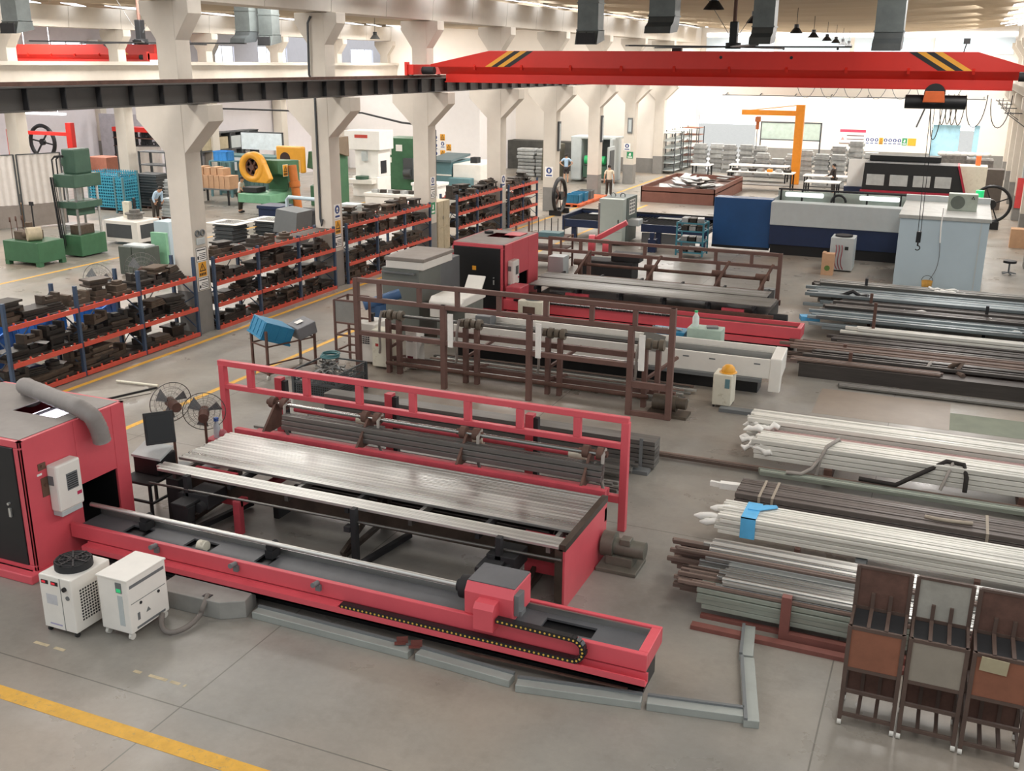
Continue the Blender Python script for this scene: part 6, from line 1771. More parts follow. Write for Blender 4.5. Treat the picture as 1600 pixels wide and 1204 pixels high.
plate_stack(-28.3, 32.9, 9, 1.0, .8, .1, .0, M['dgrey'], 'dark tray in the stack beside the white test bench', 'dark trays by the test bench', .02)
plate_stack(-31.3, 29.9, 8, .8, .8, .1, .0, M['alu'], 'pale tray in the stack between the green press and the test bench', 'pale trays by the press', .02)
plate_stack(-36.5, 40.2, 12, 1.4, 1.0, .12, .01, M['dgrey'], 'dark grey tray in the tall pile beside the blue wire cages', 'dark trays by the blue cages', .25)
plate_stack(-34.6, 39.8, 10, 1.1, .9, .13, .01, M['alu'], 'pale tray in the tall pile behind the nearest column', 'pale trays behind the nearest column', .2)
plate_stack(-33.0, 37.6, 6, .9, .8, .13, .01, M['lgrey'], 'pale tray in the low pile beside the bending woman', 'pale trays by the woman', .05)
# blue wire cages
for (x, y, w_, d_, h, l) in ((-37.9, 39.0, 2.0, 1.2, 1.85, 'tall blue wire cage in the left bay, nearer the green press'), (-36.4, 38.3, .5, 1.0, 1.7, 'narrow blue wire cage beside the tall one')):
    t = thing('wire_cage', l, 'cage', (x, y, 0))
    for a in (-1, 1):
        for b_ in (-1, 1):
            MB().box(x + a * w_ / 2 - .04, y + b_ * d_ / 2 - .04, 0, x + a * w_ / 2 + .04, y + b_ * d_ / 2 + .04, h).build('post', M['teal'], t)
    for a in (-1, 1):
        MB().box(x - w_ / 2, y + a * d_ / 2 - .01, .15, x + w_ / 2, y + a * d_ / 2 + .01, h).build('wire_panel', mesh_sheet('blue wire', '3F9DB8', 7, 7, .4, 'XZ'), t)
        MB().box(x + a * w_ / 2 - .01, y - d_ / 2, .15, x + a * w_ / 2 + .01, y + d_ / 2, h).build('wire_panel', mesh_sheet('blue wire side', '3F9DB8', 7, 7, .4, 'YZ'), t)
    MB().box(x - w_ / 2 + .1, y - d_ / 2 + .1, .2, x + w_ / 2 - .1, y + d_ / 2 - .1, h * .9).build('load', mat('blue tote load', '1E5E78', .5, var=.2), t)
    MB().box(x - w_ / 2, y - d_ / 2, .08, x + w_ / 2, y + d_ / 2, .15).build('floor_tray', M['soot'], t)
one('tray_rack', MB().box(-38.3, 41.3, 0, -38.22, 41.38, 2.6).box(-36.6, 41.3, 0, -36.52, 41.38, 2.6).box(-38.3, 41.3, 2.55, -36.5, 42.2, 2.6).box(-38.3, 41.3, 1.9, -36.5, 42.2, 1.95).box(-38.3, 42.1, 0, -38.2, 42.2, 2.6).box(-36.6, 42.1, 0, -36.5, 42.2, 2.6), M['dgrey'], 'dark frame rack behind the blue wire cages', 'rack')
# cloth screens
def cloth_screen(p, q, z0, z1, zb, label):
    t = thing('cloth_screen', label, 'screen', ((p[0] + q[0]) / 2, (p[1] + q[1]) / 2, 0))
    p, q = Vector((p[0], p[1], 0)), Vector((q[0], q[1], 0))
    d_ = (q - p); n_ = Vector((-d_.y, d_.x, 0)).normalized()
    m_ = 30; vs = []
    for j in (0, 1):
        for i in range(m_ + 1):
            w_ = p + d_ * (i / m_) + n_ * (.05 * math.sin(i * 1.3) * (1 if j == 0 else .3))
            vs.append((w_.x, w_.y, z1 if j else z0))
    vs += [(v[0] + n_.x * .01, v[1] + n_.y * .01, v[2]) for v in vs]
    k = 2 * (m_ + 1)
    fs = []
    for i in range(m_):
        fs += [(i, i + 1, m_ + 2 + i, m_ + 1 + i), (k + i, k + m_ + 1 + i, k + m_ + 2 + i, k + i + 1)]
    MB().add(vs, fs, 0, True).build('cloth', M['sheet'], t)
    fr_ = MB()
    for w_ in (p, q):
        fr_.box(w_.x - .025, w_.y - .025, 0, w_.x + .025, w_.y + .025, z1 + .03)
    fr_.bar((p.x, p.y, z1 + .02), (q.x, q.y, z1 + .02), .04)
    fr_.build('frame', M['dgrey'], t)
    if zb:
        MB().bar((p.x, p.y, zb / 2 + .05), (q.x, q.y, zb / 2 + .05), .03, zb).build('lower_board', mat('taupe board', '8C837C', .7), t)
cloth_screen((-36.9, 32.6), (-36.2, 34.3), 1.0, 3.1, .95, 'beige cloth screen with grey lower board behind the hydraulic press, right panel')
cloth_screen((-37.9, 31.2), (-36.95, 32.5), 1.0, 3.1, .95, 'beige cloth screen with grey lower board behind the hydraulic press, left panel')
cloth_screen((-42.2, 44.0), (-39.9, 45.2), .1, 2.5, 0, 'wide beige cloth screen beyond the dark tray pile')
one('sign_post', MB().cyl((-34.6, 31.0, 0), (-34.6, 31.0, .04), .3, 16).cyl((-34.6, 31.0, .04), (-34.6, 31.0, 1.35), .03, 8).box(-34.7, 30.97, 1.3, -34.5, 31.03, 1.45), M['soot'], 'dark post on a round foot before the beige screens', 'post')
# far left column wheel press
wp = thing('flywheel_press', 'pale press with dark flywheel cut off by the left edge', 'press', (-38.2, 32.6, 0))
MB().box(-39.4, 32.2, .9, -38.4, 33.4, 2.9).build('body', M['lgrey'], wp, bev=.03)
MB().cyl((-38.35, 32.3, 1.85), (-38.05, 32.2, 1.85), .62, 26).build('flywheel', M['black'], wp, bev=.02)
MB().cyl((-38.05, 32.2, 1.85), (-37.9, 32.15, 1.85), .2, 16).build('hub', M['grey'], wp)
MB().box(-39.2, 32.2, 0, -38.2, 33.2, .9).build('base', M['dgreen'], wp)
MB().prism([(-38.2, 0), (-37.7, 0), (-38.2, .9)], 'y', 32.3, 32.6).build('foot_gusset', M['dgreen'], wp)
MB().box(-39.3, 32.19, 2.2, -38.9, 32.2, 2.7).build('control_panel', M['soot'], wp)
one('carton', MB().box(-37.6, 32.8, 0, -37.1, 33.4, 1.0), M['kraft'], 'tall brown carton between the flywheel press and the beige screen', 'carton')
# third bay: red gantry frame, ring fan, red racking
rg = thing('red_gantry', 'red steel gantry frame with ring light in the far left bay', 'frame', (-50, 44, 0))
MB().box(-47.85, 46.0, 0, -47.45, 46.3, 3.5).box(-52.5, 46.05, 2.75, -47.8, 46.25, 2.95).box(-52.6, 46.0, 0, -52.3, 46.3, 3.0).build('frame', M['red'], rg)
one('ring_fan', MB().ring((-53.0, 49, 2.05), 1.0, .12, 'y', 30, 8).bar((-53.6, 49, 1.3), (-52.4, 49, 2.8), .08).bar((-53.95, 49, 2.2), (-52.05, 49, 1.9), .08).cyl((-53.0, 48.9, 2.05), (-53.0, 49.1, 2.05), .2, 12).box(-53.3, 48.7, 0, -52.7, 49.3, 1.1), M['black'], 'big black ring fan under the red gantry', 'fan')
rr2 = thing('shelving', 'red-topped shelving with dark coils in the far left bay', 'shelving', (-52, 56, 0))
MB().box(-54, 56, 2.3, -50.2, 57, 2.6).build('top_beam', M['red'], rr2)
for x in (-53.9, -52.7, -51.5, -50.3):
    MB().box(x - .04, 56, 0, x + .04, 57, 2.3).build('upright', M['soot'], rr2)
for z in (.7, 1.3, 1.85):
    MB().box(-54, 56, z, -50.2, 57, z + .06).build('shelf', M['rust'], rr2)
for k in range(14):
    x, z = -53.6 + .5 * (k % 7), (1.37 if k < 7 else 1.92)
    one('wire_coil', MB().ring((x, 56.2, z + .17), .12, .05, 'y', 14, 6), M['black'], 'dark coil standing on the red-topped shelving', 'coil', 'coils on the red-topped shelving')
one('big_carton', MB().box(-48.1, 47.5, 0, -46.5, 48.8, 1.45), mat('pinkish brown crate', 'A9715C', .7), 'large brown crate beyond the hydraulic press', 'crate')
one('glass_bay', MB().box(-59, 60, 0, -51, 60.3, 3.2), mat('dim grey partition', 'B5B2B8', .7), 'grey partition far behind the red gantry', 'partition')
one('strip_light', MB().box(-52.0, 47, 3.85, -49.0, 47.3, 3.97).cyl((-51.5, 47.15, 3.9), (-51.5, 47.15, 9.3), .02, 5).cyl((-49.5, 47.15, 3.9), (-49.5, 47.15, 9.3), .02, 5), glow('tube lamp', 'F6F8FF', 8), 'long bright strip light over the red gantry', 'lamp')
one('work_spotlight', MB().ball((-50.6, 45, 3.25), .3, 12, 8).cyl((-50.6, 45, 0), (-50.6, 45, 3.0), .03, 6), glow('arc glare', 'F4F8FF', 12), 'round glaring work light left of the red gantry', 'lamp')

# power presses
pr1 = thing('power_press', 'green C-frame power press with round yellow flywheel guard', 'press', (-29.5, 41, 0))
MB().prism([(40.2, 0), (41.9, 0), (41.9, 2.5), (40.2, 2.6), (40.2, 2.0), (40.9, 1.8), (40.9, 1.15), (40.2, 1.0)], 'x', -30.1, -29.0).build('body', M['green'], pr1, bev=.03)
MB().box(-30.7, 39.3, .7, -28.9, 41.0, 1.1).build('bed', mat('light machine green', '6FA583', .5), pr1, bev=.02)
MB().prism([(40.0 + .95 * math.cos(t_) * 1.0 - .1, 2.45 + .8 * math.sin(t_)) for t_ in [math.tau * k / 24 for k in range(24)]], 'x', -31.35, -30.95).build('flywheel_guard', M['yellow'], pr1, bev=.05)
for (r0, mm, d0) in ((.52, M['black'], 0), ):
    w__ = MB().cyl((-31.1, 39.85, 2.5), (-30.9, 39.85, 2.5), r0, 24)
    w__.build('wheel_opening', mm, pr1)
gd = thing('flywheel_guard', 'round yellow flywheel guard with dark spoked wheel on the front of the green power press', 'guard', (-30.3, 39.75, 2.0))
MB().lathe([(.42, 0), (.42, -.35), (.66, -.35), (.7, -.2), (.7, 0), (.42, 0)], (-30.05, 39.9, 2.3), 28, 0, 'y').build('cover', M['yellow'], gd)
MB().prism([(-30.1, 1.62), (-29.25, 1.6), (-29.05, 1.8), (-29.35, 2.5), (-29.8, 2.2)], 'y', 39.56, 39.9).build('belt_cover', M['yellow'], gd, bev=.05)
sw = MB().ring((-30.05, 39.75, 2.3), .38, .05, 'y', 24, 6).cyl((-30.05, 39.6, 2.3), (-30.05, 39.9, 2.3), .13, 14)
for k in range(6):
    a = math.tau * k / 6
    sw.bar((-30.05, 39.75, 2.3), (-30.05 + .38 * math.cos(a), 39.75, 2.3 + .38 * math.sin(a)), .09, .1, 0, (0, 1, 0))
sw.build('spoked_wheel', M['rust'], gd)
MB().cyl((-30.05, 39.88, 2.3), (-30.05, 39.92, 2.3), .42, 20).build('wheel_back', M['black'], gd)
for o_ in list(pr1.children):
    if o_.name.startswith(('flywheel_guard', 'wheel_opening')):
        bpy.data.objects.remove(o_)
sign_board((-28.99, 40.75, 2.1), .4, .55, 'warn', 'yellow warning notice on the side of the green power press')
MB().box(-29.0, 41.2, 1.75, -28.98, 41.55, 2.05).build('paper_notice', M['paper'], pr1)
MB().box(-29.0, 41.0, 1.3, -28.96, 41.35, 1.5).build('switch_box', M['lgrey'], pr1)
MB().box(-30.7, 39.7, 1.12, -29.9, 40.4, 1.35).build('die_set', M['soot'], pr1, bev=.02)
one('air_cylinder', MB().cyl((-28.45, 40.9, 0), (-28.7, 40.9, 2.35), .2, 16).cyl((-28.6, 40.9, 1.35), (-28.62, 40.9, 1.6), .26, 16), mat('rust orange', 'B8692A', .5, var=.15), 'tall rust-orange cylinder between the two green power presses', 'cylinder')
pr2 = thing('power_press', 'dark green power press with square yellow guard and round hole', 'press', (-29, 44.5, 0))
MB().prism([(44.2, 0), (45.8, 0), (45.8, 2.7), (44.2, 2.7), (44.0, 1.9), (44.8, 1.7), (44.8, 1.1), (44.2, 1.0)], 'x', -30.0, -28.7).build('body', M['green'], pr2, bev=.03)
gg = MB().box(-31.6, 43.7, 1.65, -30.0, 44.0, 2.95).build('yellow_guard', M['yellow'], pr2, bev=.08)
MB().cyl((-31.05, 43.68, 2.35), (-31.05, 43.7, 2.35), .3, 20).build('shaft_hole', mat('dark maroon', '3A2420'), gg)
sign_board((-30.4, 43.69, 1.98), .45, .6, 'warn', 'yellow warning notice on the square yellow guard', face='y')
MB().box(-29.5, 44.18, 1.9, -29.2, 44.2, 2.3).box(-29.5, 44.18, 2.36, -29.2, 44.2, 2.5).build('paper_notice', M['paper'], pr2)
MB().prism([(44.4, 2.7), (45.6, 2.4), (45.6, 3.4), (44.6, 3.4)], 'x', -29.3, -28.5).build('feeder', mat('brown hopper', '7A6A58', .6), pr2)
pr3 = thing('power_press', 'big white power press with red nameplate in the left bay', 'press', (-29.5, 49, 0))
MB().box(-31.4, 48.3, 0, -29.2, 50.3, 1.3).box(-31.2, 48.5, 1.3, -29.2, 50.3, 3.4).box(-31.9, 48.2, 3.0, -28.9, 50.3, 4.2).build('frame', M['paper'], pr3, bev=.04)
MB().box(-31.0, 48.18, 3.75, -29.9, 48.2, 3.95).build('nameplate', mat('red nameplate', 'C04438'), pr3)
MB().box(-30.5, 48.25, 2.3, -30.1, 48.5, 2.9).build('slide', M['lgrey'], pr3)
MB().box(-29.19, 48.8, 1.5, -29.15, 49.6, 2.3).build('control_panel', M['soot'], pr3)
MB().box(-31.5, 47.6, .9, -29.3, 48.4, 1.15).build('bed', M['white'], pr3)
MB().cyl((-30.4, 48.1, 1.15), (-30.4, 48.1, 1.35), .5, 18).build('die', M['dgreen'], pr3)
pr4 = thing('power_press', 'plain green press with motor and white notices beside the white press', 'press', (-29, 53, 0))
MB().box(-30.3, 52.2, 0, -28.3, 54, 4.0).build('body', M['green'], pr4, bev=.04)
MB().box(-28.9, 51.9, .9, -28.3, 52.2, 2.5).cyl((-28.8, 51.8, 1.4), (-28.4, 51.9, 1.4), .3, 16).build('motor', M['dgrey'], pr4)
MB().box(-29.5, 52.18, 3.0, -29.1, 52.2, 3.5).box(-30.2, 52.18, 2.7, -29.8, 52.2, 3.2).box(-30.1, 52.18, 2.1, -29.8, 52.2, 2.5).build('paper_notice', M['paper'], pr4)
tl = thing('feeder_machine', 'teal and white coil feeder machine between the third and fourth columns', 'machine', (-26, 53, 0))
MB().box(-27.4, 52.2, 0, -26.0, 55, 2.1).box(-25.9, 51.6, 0, -24.6, 52.2, 1.1).build('teal_body', M['teal'], tl, bev=.03)
MB().box(-25.9, 52.2, .9, -24.2, 55.5, 2.0).build('white_body', M['white'], tl, bev=.03)
MB().prism([(52.0, 2.1), (54.5, 2.35), (54.5, 2.5), (52.0, 2.25)], 'x', -27.4, -25.9).build('roof', mat('dark teal roof', '55676B', .5), tl)
MB().box(-27.38, 52.18, 1.15, -26.0, 52.2, 1.25).build('white_stripe', M['white'], tl)
MB().box(-25.2, 53, 2.0, -24.8, 53.5, 2.4).build('valve_block', M['soot'], tl)
for o_, dx, dy, sxy, sz in ((pr3, .7, 0, .72, .83), (pr4, .0, 0, 1, .72), (tl, 0, 0, 1, .8), (hp_, -.1, .35, .66, 1.04), (hu, .1, .1, .92, 1.1), (wm3, -.1, 0, .85, .9)):
    o_.location.x += dx
    o_.location.y += dy
    o_.scale = (sxy, sxy, sz)
# signs on the pale block behind the feeder
for k, (dx, z, kind, l) in enumerate(((-.9, 3.6, 'blue', 'topmost blue disc sign on the pale block wall'), (-.9, 2.95, 'blue', 'middle blue disc sign on the pale block wall'), (-.9, 2.3, 'blue', 'lowest blue disc sign on the pale block wall'),
                                       (-.2, 3.7, 'warn', 'yellow and black sign at the top of the pale block wall'), (-.2, 3.1, 'blue', 'small blue picture sign on the pale block wall'), (.4, 2.9, 'warn', 'orange-framed warning sign on the pale block wall'), (-.2, 2.4, 'warn', 'lower warning sign on the pale block wall'))):
    sign_board((-31.35 + dx * .75, 61.99, 1.15 + (z - 2.3) * .8), .38, .44, kind, l, face='y')
# benches and shelving in front of the back wall of the left bay
sv = thing('shelving', 'long dark-framed shelving of beige bins against the lavender wall', 'shelving', (-41.5, 50, 0))
for k in range(6):
    MB().box(-39.38, 45.4 + 1.3 * k, 0, -38.75, 45.46 + 1.3 * k, 3.1).build('upright', M['dgrey'], sv)
for z in (2.1, 3.05):
    MB().box(-39.38, 45.4, z, -38.75, 52.0, z + .06).build('shelf', M['dgrey'], sv)
for k in range(5):
    MB().box(-39.3, 45.55 + 1.3 * k, 2.18, -38.8, 46.55 + 1.3 * k, 2.85).build('bin', mat('beige bin', 'B5A88C', .6) if k != 3 else M['lgrey'], sv)
wb = thing('white_board', 'white board on a dark frame above the green container', 'board', (-35.8, 48, 0))
MB().box(-36.9, 47.9, 2.3, -34.2, 47.98, 3.2).build('board', mat('board white', 'DDE6EA', .4), wb)
MB().box(-36.95, 47.92, 0, -36.88, 47.99, 3.25).box(-34.2, 47.92, 0, -34.13, 47.99, 3.25).box(-36.95, 47.92, 3.2, -34.13, 47.99, 3.27).build('frame', M['dgrey'], wb)
gco = thing('green_bin', 'dark green ribbed container with white notices', 'container', (-35.5, 47, 0))
MB().box(-37.3, 46.3, .0, -33.6, 47.6, 2.1).build('body', mat('slate green', '55716F', .5), gco)
for k in range(12):
    MB().box(-37.2 + .3 * k, 46.27, .1, -37.1 + .3 * k, 46.3, 2.0).build('rib', MATS['slate green'], gco)
MB().box(-36.2, 46.25, 1.3, -35.3, 46.27, 2.0).build('paper_notice', M['paper'], gco)
ck = thing('carton_trolley', 'low trolley carrying brown cartons behind the nearest column', 'trolley', (-34.6, 43.0, 0))
MB().box(-36.0, 42.3, .75, -33.6, 43.6, .8).build('deck', M['grey'], ck)
for x, y in ((-35.9, 42.4), (-33.7, 42.4), (-35.9, 43.5), (-33.7, 43.5)):
    MB().box(x - .04, y - .04, 0, x + .04, y + .04, .75).build('leg', M['soot'], ck)
MB().tube([(-36.1, 42.3, .6), (-36.2, 42.2, .7), (-36.1, 42.2, 1.0)], .04, 6).build('handle', M['grey'], ck)
for k in range(7):
    one('carton', MB().box(-35.9 + .33 * k, 42.45, .802, -35.6 + .33 * k, 43.2, 1.45), M['kraft'], 'upright brown carton in the row on the low trolley', 'carton', 'cartons on the low trolley')
for k in range(4):
    one('carton', MB().box(-35.7 + .42 * k, 42.6, 1.452, -35.34 + .42 * k, 43.2, 1.85 - .05 * (k % 2)), M['kraft'], 'brown carton lying on top of the carton row', 'carton', 'cartons on top of the row')
bt_ = thing('tote', 'bright blue tote on a pale shelf stand behind the nearest column', 'tote', (-36.2, 45.4, 1.9))
open_crate(.9, .6, .5).build('tub', mat('azure tote', '3F8FD6', .45), bt_, local=True)
one('shelf_stand', MB().box(-36.9, 45.0, 1.84, -35.5, 45.8, 1.89).box(-36.9, 45.0, 0, -36.8, 45.1, 1.84).box(-35.6, 45.0, 0, -35.5, 45.1, 1.84).box(-36.9, 45.7, 0, -36.8, 45.8, 1.84).box(-35.6, 45.7, 0, -35.5, 45.8, 1.84).box(-36.9, 44.98, 1.2, -35.5, 45.0, 1.6), M['teal'], 'pale stand under the bright blue tote', 'stand')
# power cabinets and fans just behind the near rack
dk_ = thing('power_cabinet', 'dark green-grey double cabinet behind the nearest die rack', 'cabinet', (-24.6, 27, 0))
MB().box(-25.75, 26.4, .05, -25.2, 27.1, 1.0).box(-25.17, 26.4, .05, -24.6, 27.1, 1.0).build('body', mat('dark grey green', '4B524B', .5), dk_, bev=.02)
MB().box(-25.6, 26.5, 1.0, -24.7, 27.0, 1.05).build('top_tray', M['lgrey'], dk_)
one('standing_screen', MB().box(-25.3, 27.5, 0, -24.65, 27.62, 1.35), M['pgreen'], 'pale green panel standing beside the dark double cabinet', 'panel')
one('blue_cabinet', MB().box(-25.75, 28.2, 0, -25.1, 28.9, 1.6).box(-25.4, 28.19, .8, -25.36, 28.2, .95, 1), [M['ltblue'], M['soot']], 'pale blue steel cabinet beside the nearest column', 'cabinet')
guard_fan(-20.85, 22.2, 1.35, .48, math.radians(35), 0, 'wide pedestal fan behind the nearest die rack, nearer the column', stand='soot')
guard_fan(-21.3, 21.0, 1.2, .48, math.radians(10), 0, 'wide pedestal fan behind the nearest die rack, farther from the column', stand='soot')
for k, (x, y, l) in enumerate(((-19.8, 17.6, 'blue plastic crate on the floor behind the nearest die rack, middle'), (-19.6, 19.2, 'blue plastic crate on the floor behind the nearest die rack, toward the column'), (-19.5, 15.9, 'blue plastic crate on the floor behind the nearest die rack, at the left edge'))):
    o = open_crate(.8, .9, .7).build('plastic_crate', mat('royal blue crate', '2469B8', .45), None)
    o.location = (x, y, 0.5); o.rotation_euler = (.15, 0, .3)
    tag(o, l, 'crate')
    one('crate_stand', MB().box(x - .4, y - .4, 0, x + .4, y + .4, .48), M['cream'], 'cream box under the ' + l.replace(' on the floor', '').replace(' behind', ', behind'), 'box')
# trolleys of dark trays and white tops beyond the second rack
for j, (x, y, l) in enumerate(((-24.9, 31.3, 'black tray in the left pile behind the rack after the nearest column'), (-24.0, 32.6, 'black tray in the right pile behind the rack after the nearest column'))):
    plate_stack(x, y, 8, .95, .95, .11, .03, M['dgrey'], l, 'black trays, pile %s' % ('left' if j == 0 else 'right'), .05)
    one('table_top', MB().box(x - .7, y - .55, 1.19, x + .7, y + .55, 1.22), M['paper'], 'white sheet laid on the %s black tray pile' % ('left' if j == 0 else 'right'), 'sheet')
one('grey_hood', MB().prism([(-22.9, 1.0), (-21.9, 1.0), (-21.8, 1.75), (-22.7, 1.85)], 'y', 31.2, 32.2).box(-22.8, 31.3, 0, -22, 32.1, 1.0), M['grey'], 'grey slanted hood machine behind the second die rack', 'machine')
one('pipe_bend', MB().tube([(-23.2, 32.6, 0), (-23.2, 32.6, 2.0), (-23.1, 32.6, 2.1), (-21.5, 32.4, 2.1), (-21.35, 32.4, 2.0), (-21.3, 32.4, 0)], .07, 8), M['ltblue'], 'pale blue bent pipe over the grey hood', 'pipe')
for (x, y, w_, d_, h, mt, l) in ((-26.6, 36.5, 1.2, 1.0, 1.15, 'navy', 'dark blue monitor desk before the man in the apron'), (-25.2, 36.8, 1.0, 1.0, 1.0, 'soot', 'black bench box beside the dark blue desk'),
                               (-22.5, 36.0, .8, .6, 1.5, 'lgrey', 'pale grey switch cabinet beside the second column'), (-24.5, 43.5, 3.2, 1.2, 1.0, 'white', 'white workbench before the white power press'),
                               (-21.5, 40.5, 1.5, 1.0, 1.1, 'white', 'white work table with dark frame past the second column'), (-24.9, 47.5, 1.6, 1.2, 1.1, 'paper', 'white wrapped crate beside the third column')):
    one('work_table', MB().box(x - w_ / 2, y - d_ / 2, h - .15, x + w_ / 2, y + d_ / 2, h).box(x - w_ / 2 + .05, y - d_ / 2 + .05, 0, x + w_ / 2 - .05, y + d_ / 2 - .05, h - .15), M[mt], l, 'bench', bev=.02)
for k in range(8):
    x, y = -25.6 + .38 * k, 43.2 + .1 * (k % 3)
    one('machine_part', MB().cbox((x, y, 1.08), (.3, .25, .14), rz=.3 * k), M['die'] if k % 2 else M['alu'], 'small part lying on the white workbench before the white press', 'part', 'parts on the white workbench')
one('air_pipe', MB().tube([(-38.9, 47, 4.5), (-30, 49.5, 4.35), (-24.5, 44, 4.25), (-22.5, 43, 4.2), (-21.6, 41.8, 4.1), (-21.6, 41.75, 1.2)], .05, 6), M['soot'], 'dark air pipe strung high across the left bay to the fourth column', 'pipe')

# ================================================================ FAR END OF THE MAIN BAY
df = thing('drum_fan', 'big black drum fan on the floor beside the fifth column', 'fan', (-17.5, 46.8, 0))
MB().ring((-17.5, 46.8, .9), .8, .1, 'x', 28, 8).cyl((-17.65, 46.8, .9), (-17.35, 46.8, .9), .2, 14).build('drum', M['black'], df)
for k in range(5):
    a = math.tau * k / 5
    MB().bar((-17.5, 46.8, .9), (-17.5, 46.8 + .7 * math.cos(a), .9 + .7 * math.sin(a)), .25, .04, 0, (1, .4, 0)).build('blade', M['rust'], df)
MB().box(-17.8, 46.2, 0, -17.2, 46.3, .25).box(-17.8, 47.3, 0, -17.2, 47.4, .25).build('foot', M['soot'], df)
for k in range(4):
    y = 50.0 + 1.15 * k
    t = thing('pallet', 'orange plastic pallet in the row beyond the drum fan', 'pallet', (-17.9, y, 0), 0, 'orange pallets beyond the drum fan')
    MB().box(-18.4, y - .5, .1, -17.4, y + .5, .15).build('deck', mat('orange pallet', 'D9683A', .5), t)
    for dx in (-.45, 0, .35):
        MB().box(-17.9 + dx, y - .5, 0, -17.8 + dx, y + .5, .1).build('runner', MATS['orange pallet'], t)
for k in range(3):
    o = open_crate(.7, .6, .45).build('plastic_crate', M['crate'] if k < 2 else M['grey'], None)
    o.location = (-17.95, 50.1 + .95 * k, .152)
    tag(o, ['blue crate on the orange pallet nearest the drum fan', 'blue crate on the second orange pallet', 'grey crate on the third orange pallet'][k], 'crate')
el = thing('machine_booth', 'grey rounded booth with green roll inside, behind the sixth column', 'booth', (-20.3, 59.5, 0))
MB().box(-21.6, 59.4, .1, -20.9, 61, 2.7).build('side_wall', M['lgrey'], el, bev=.1)
MB().box(-18.95, 58.9, .1, -18.7, 60.6, 2.7).build('side_wall', M['lgrey'], el, bev=.1)
MB().box(-21.6, 60.9, .1, -18.9, 61.1, 2.7).build('back_wall', M['dgrey'], el)
MB().box(-21.6, 59.4, 2.6, -18.7, 61, 2.75).build('roof', M['lgrey'], el, bev=.05)
MB().cyl((-20.7, 59.6, 1.35), (-19.4, 59.6, 1.35), .25, 16).build('green_roll', M['lime'], el)
MB().box(-20.8, 59.5, .3, -19.3, 60.4, 1.0).build('table', M['dgreen'], el)
el.location.x -= .4
el.location.y += 1.2
one('panel_door', MB().box(-18.2, 56.2, .1, -18.12, 57.4, 2.5).box(-18.12, 56.4, 1.0, -18.1, 57.2, 2.3, 1), [M['lgrey'], M['dgrey']], 'tall grey glazed door leaf just past the sixth column', 'door leaf')
one('dark_cabinet', MB().prism([(-23.9, 0), (-22.8, 0), (-22.7, 2.2), (-23.8, 2.4)], 'y', 60.5, 61.5), mat('khaki grey cover', '5E5A4C', .7), 'khaki covered machine behind the man in the blue shirt', 'machine')
one('dark_shelf', MB().box(-29.8, 66.6, 0, -23.5, 67.8, 1.9), mat('dark stacked frames', '4A4A46', .7, var=.3, scale=2), 'long dark low store along the back wall between the fourth and fifth columns', 'store')
for k in range(16):
    j, i = divmod(k, 2)
    one('sack', MB().cbox((-25.6 + 1.3 * i + rs.uniform(-.05, .05), 62.5, .12 + .22 * j), (1.2, .8, .2), rz=rs.uniform(-.05, .05)), M['alu'], 'grey sack in the two-pile stack behind the fifth column', 'sack', 'grey sacks by the back wall', bev=.05)
tr = thing('brown_tray', 'large low brown steel tray on the far floor', 'tray', (-13.5, 56, 0))
MB().box(-15.3, 53.2, .0, -11.35, 53.26, .82).box(-15.3, 60.5, 0, -11.35, 60.56, .82).box(-15.3, 53.2, 0, -15.24, 60.5, .82).box(-11.4, 53.2, 0, -11.35, 60.5, .82).build('side', mat('brown tray steel', '7E5347', .6, var=.1), tr)
MB().box(-15.3, 53.2, .55, -11.35, 60.5, .6).build('floor_plate', M['rust'], tr)
for k in range(26):
    x, y = rs.uniform(-14.6, -11.8), rs.uniform(54.5, 60)
    o = tag(MB().cbox((0, 0, 0), (rs.uniform(.6, 1.3), rs.uniform(.3, .7), .04)).build('skeleton_sheet', M['alu'] if k % 3 else M['steeld']), 'crumpled sheet offcut heaped in the brown tray', 'offcut', 'offcuts in the brown tray')
    o.location = (x, y, .66 + rs.uniform(0, .3)); o.rotation_euler = (rs.uniform(-.25, .25), rs.uniform(-.25, .25), rs.uniform(0, 3))
one('carton', MB().box(-16.0, 60.8, 0, -15.1, 61.3, .6), M['kraft'], 'brown carton beyond the far corner of the brown tray', 'carton')
# tall rack trolleys by the far left corner
for k, (y, l) in enumerate(((68.6, 'tall grey rack trolley nearest, against the corner wall'), (70.8, 'tall grey rack trolley, second along the corner wall'), (73.0, 'tall grey rack trolley, third along the corner wall'), (75.2, 'rusty-shelved tall trolley deepest in the corner'))):
    t = thing('rack_trolley', l, 'trolley', (-18.0, y, 0))
    for a in (-18.5, -17.3):
        for b_ in (y - .8, y + .8):
            MB().box(a - .03, b_ - .03, .1, a + .03, b_ + .03, 2.7).build('post', M['dgrey'], t)
    for j in range(6):
        MB().box(-18.5, y - .8, .2 + .48 * j, -17.3, y + .8, .24 + .48 * j).build('shelf', M['lgrey'] if k < 3 else M['brick'], t)
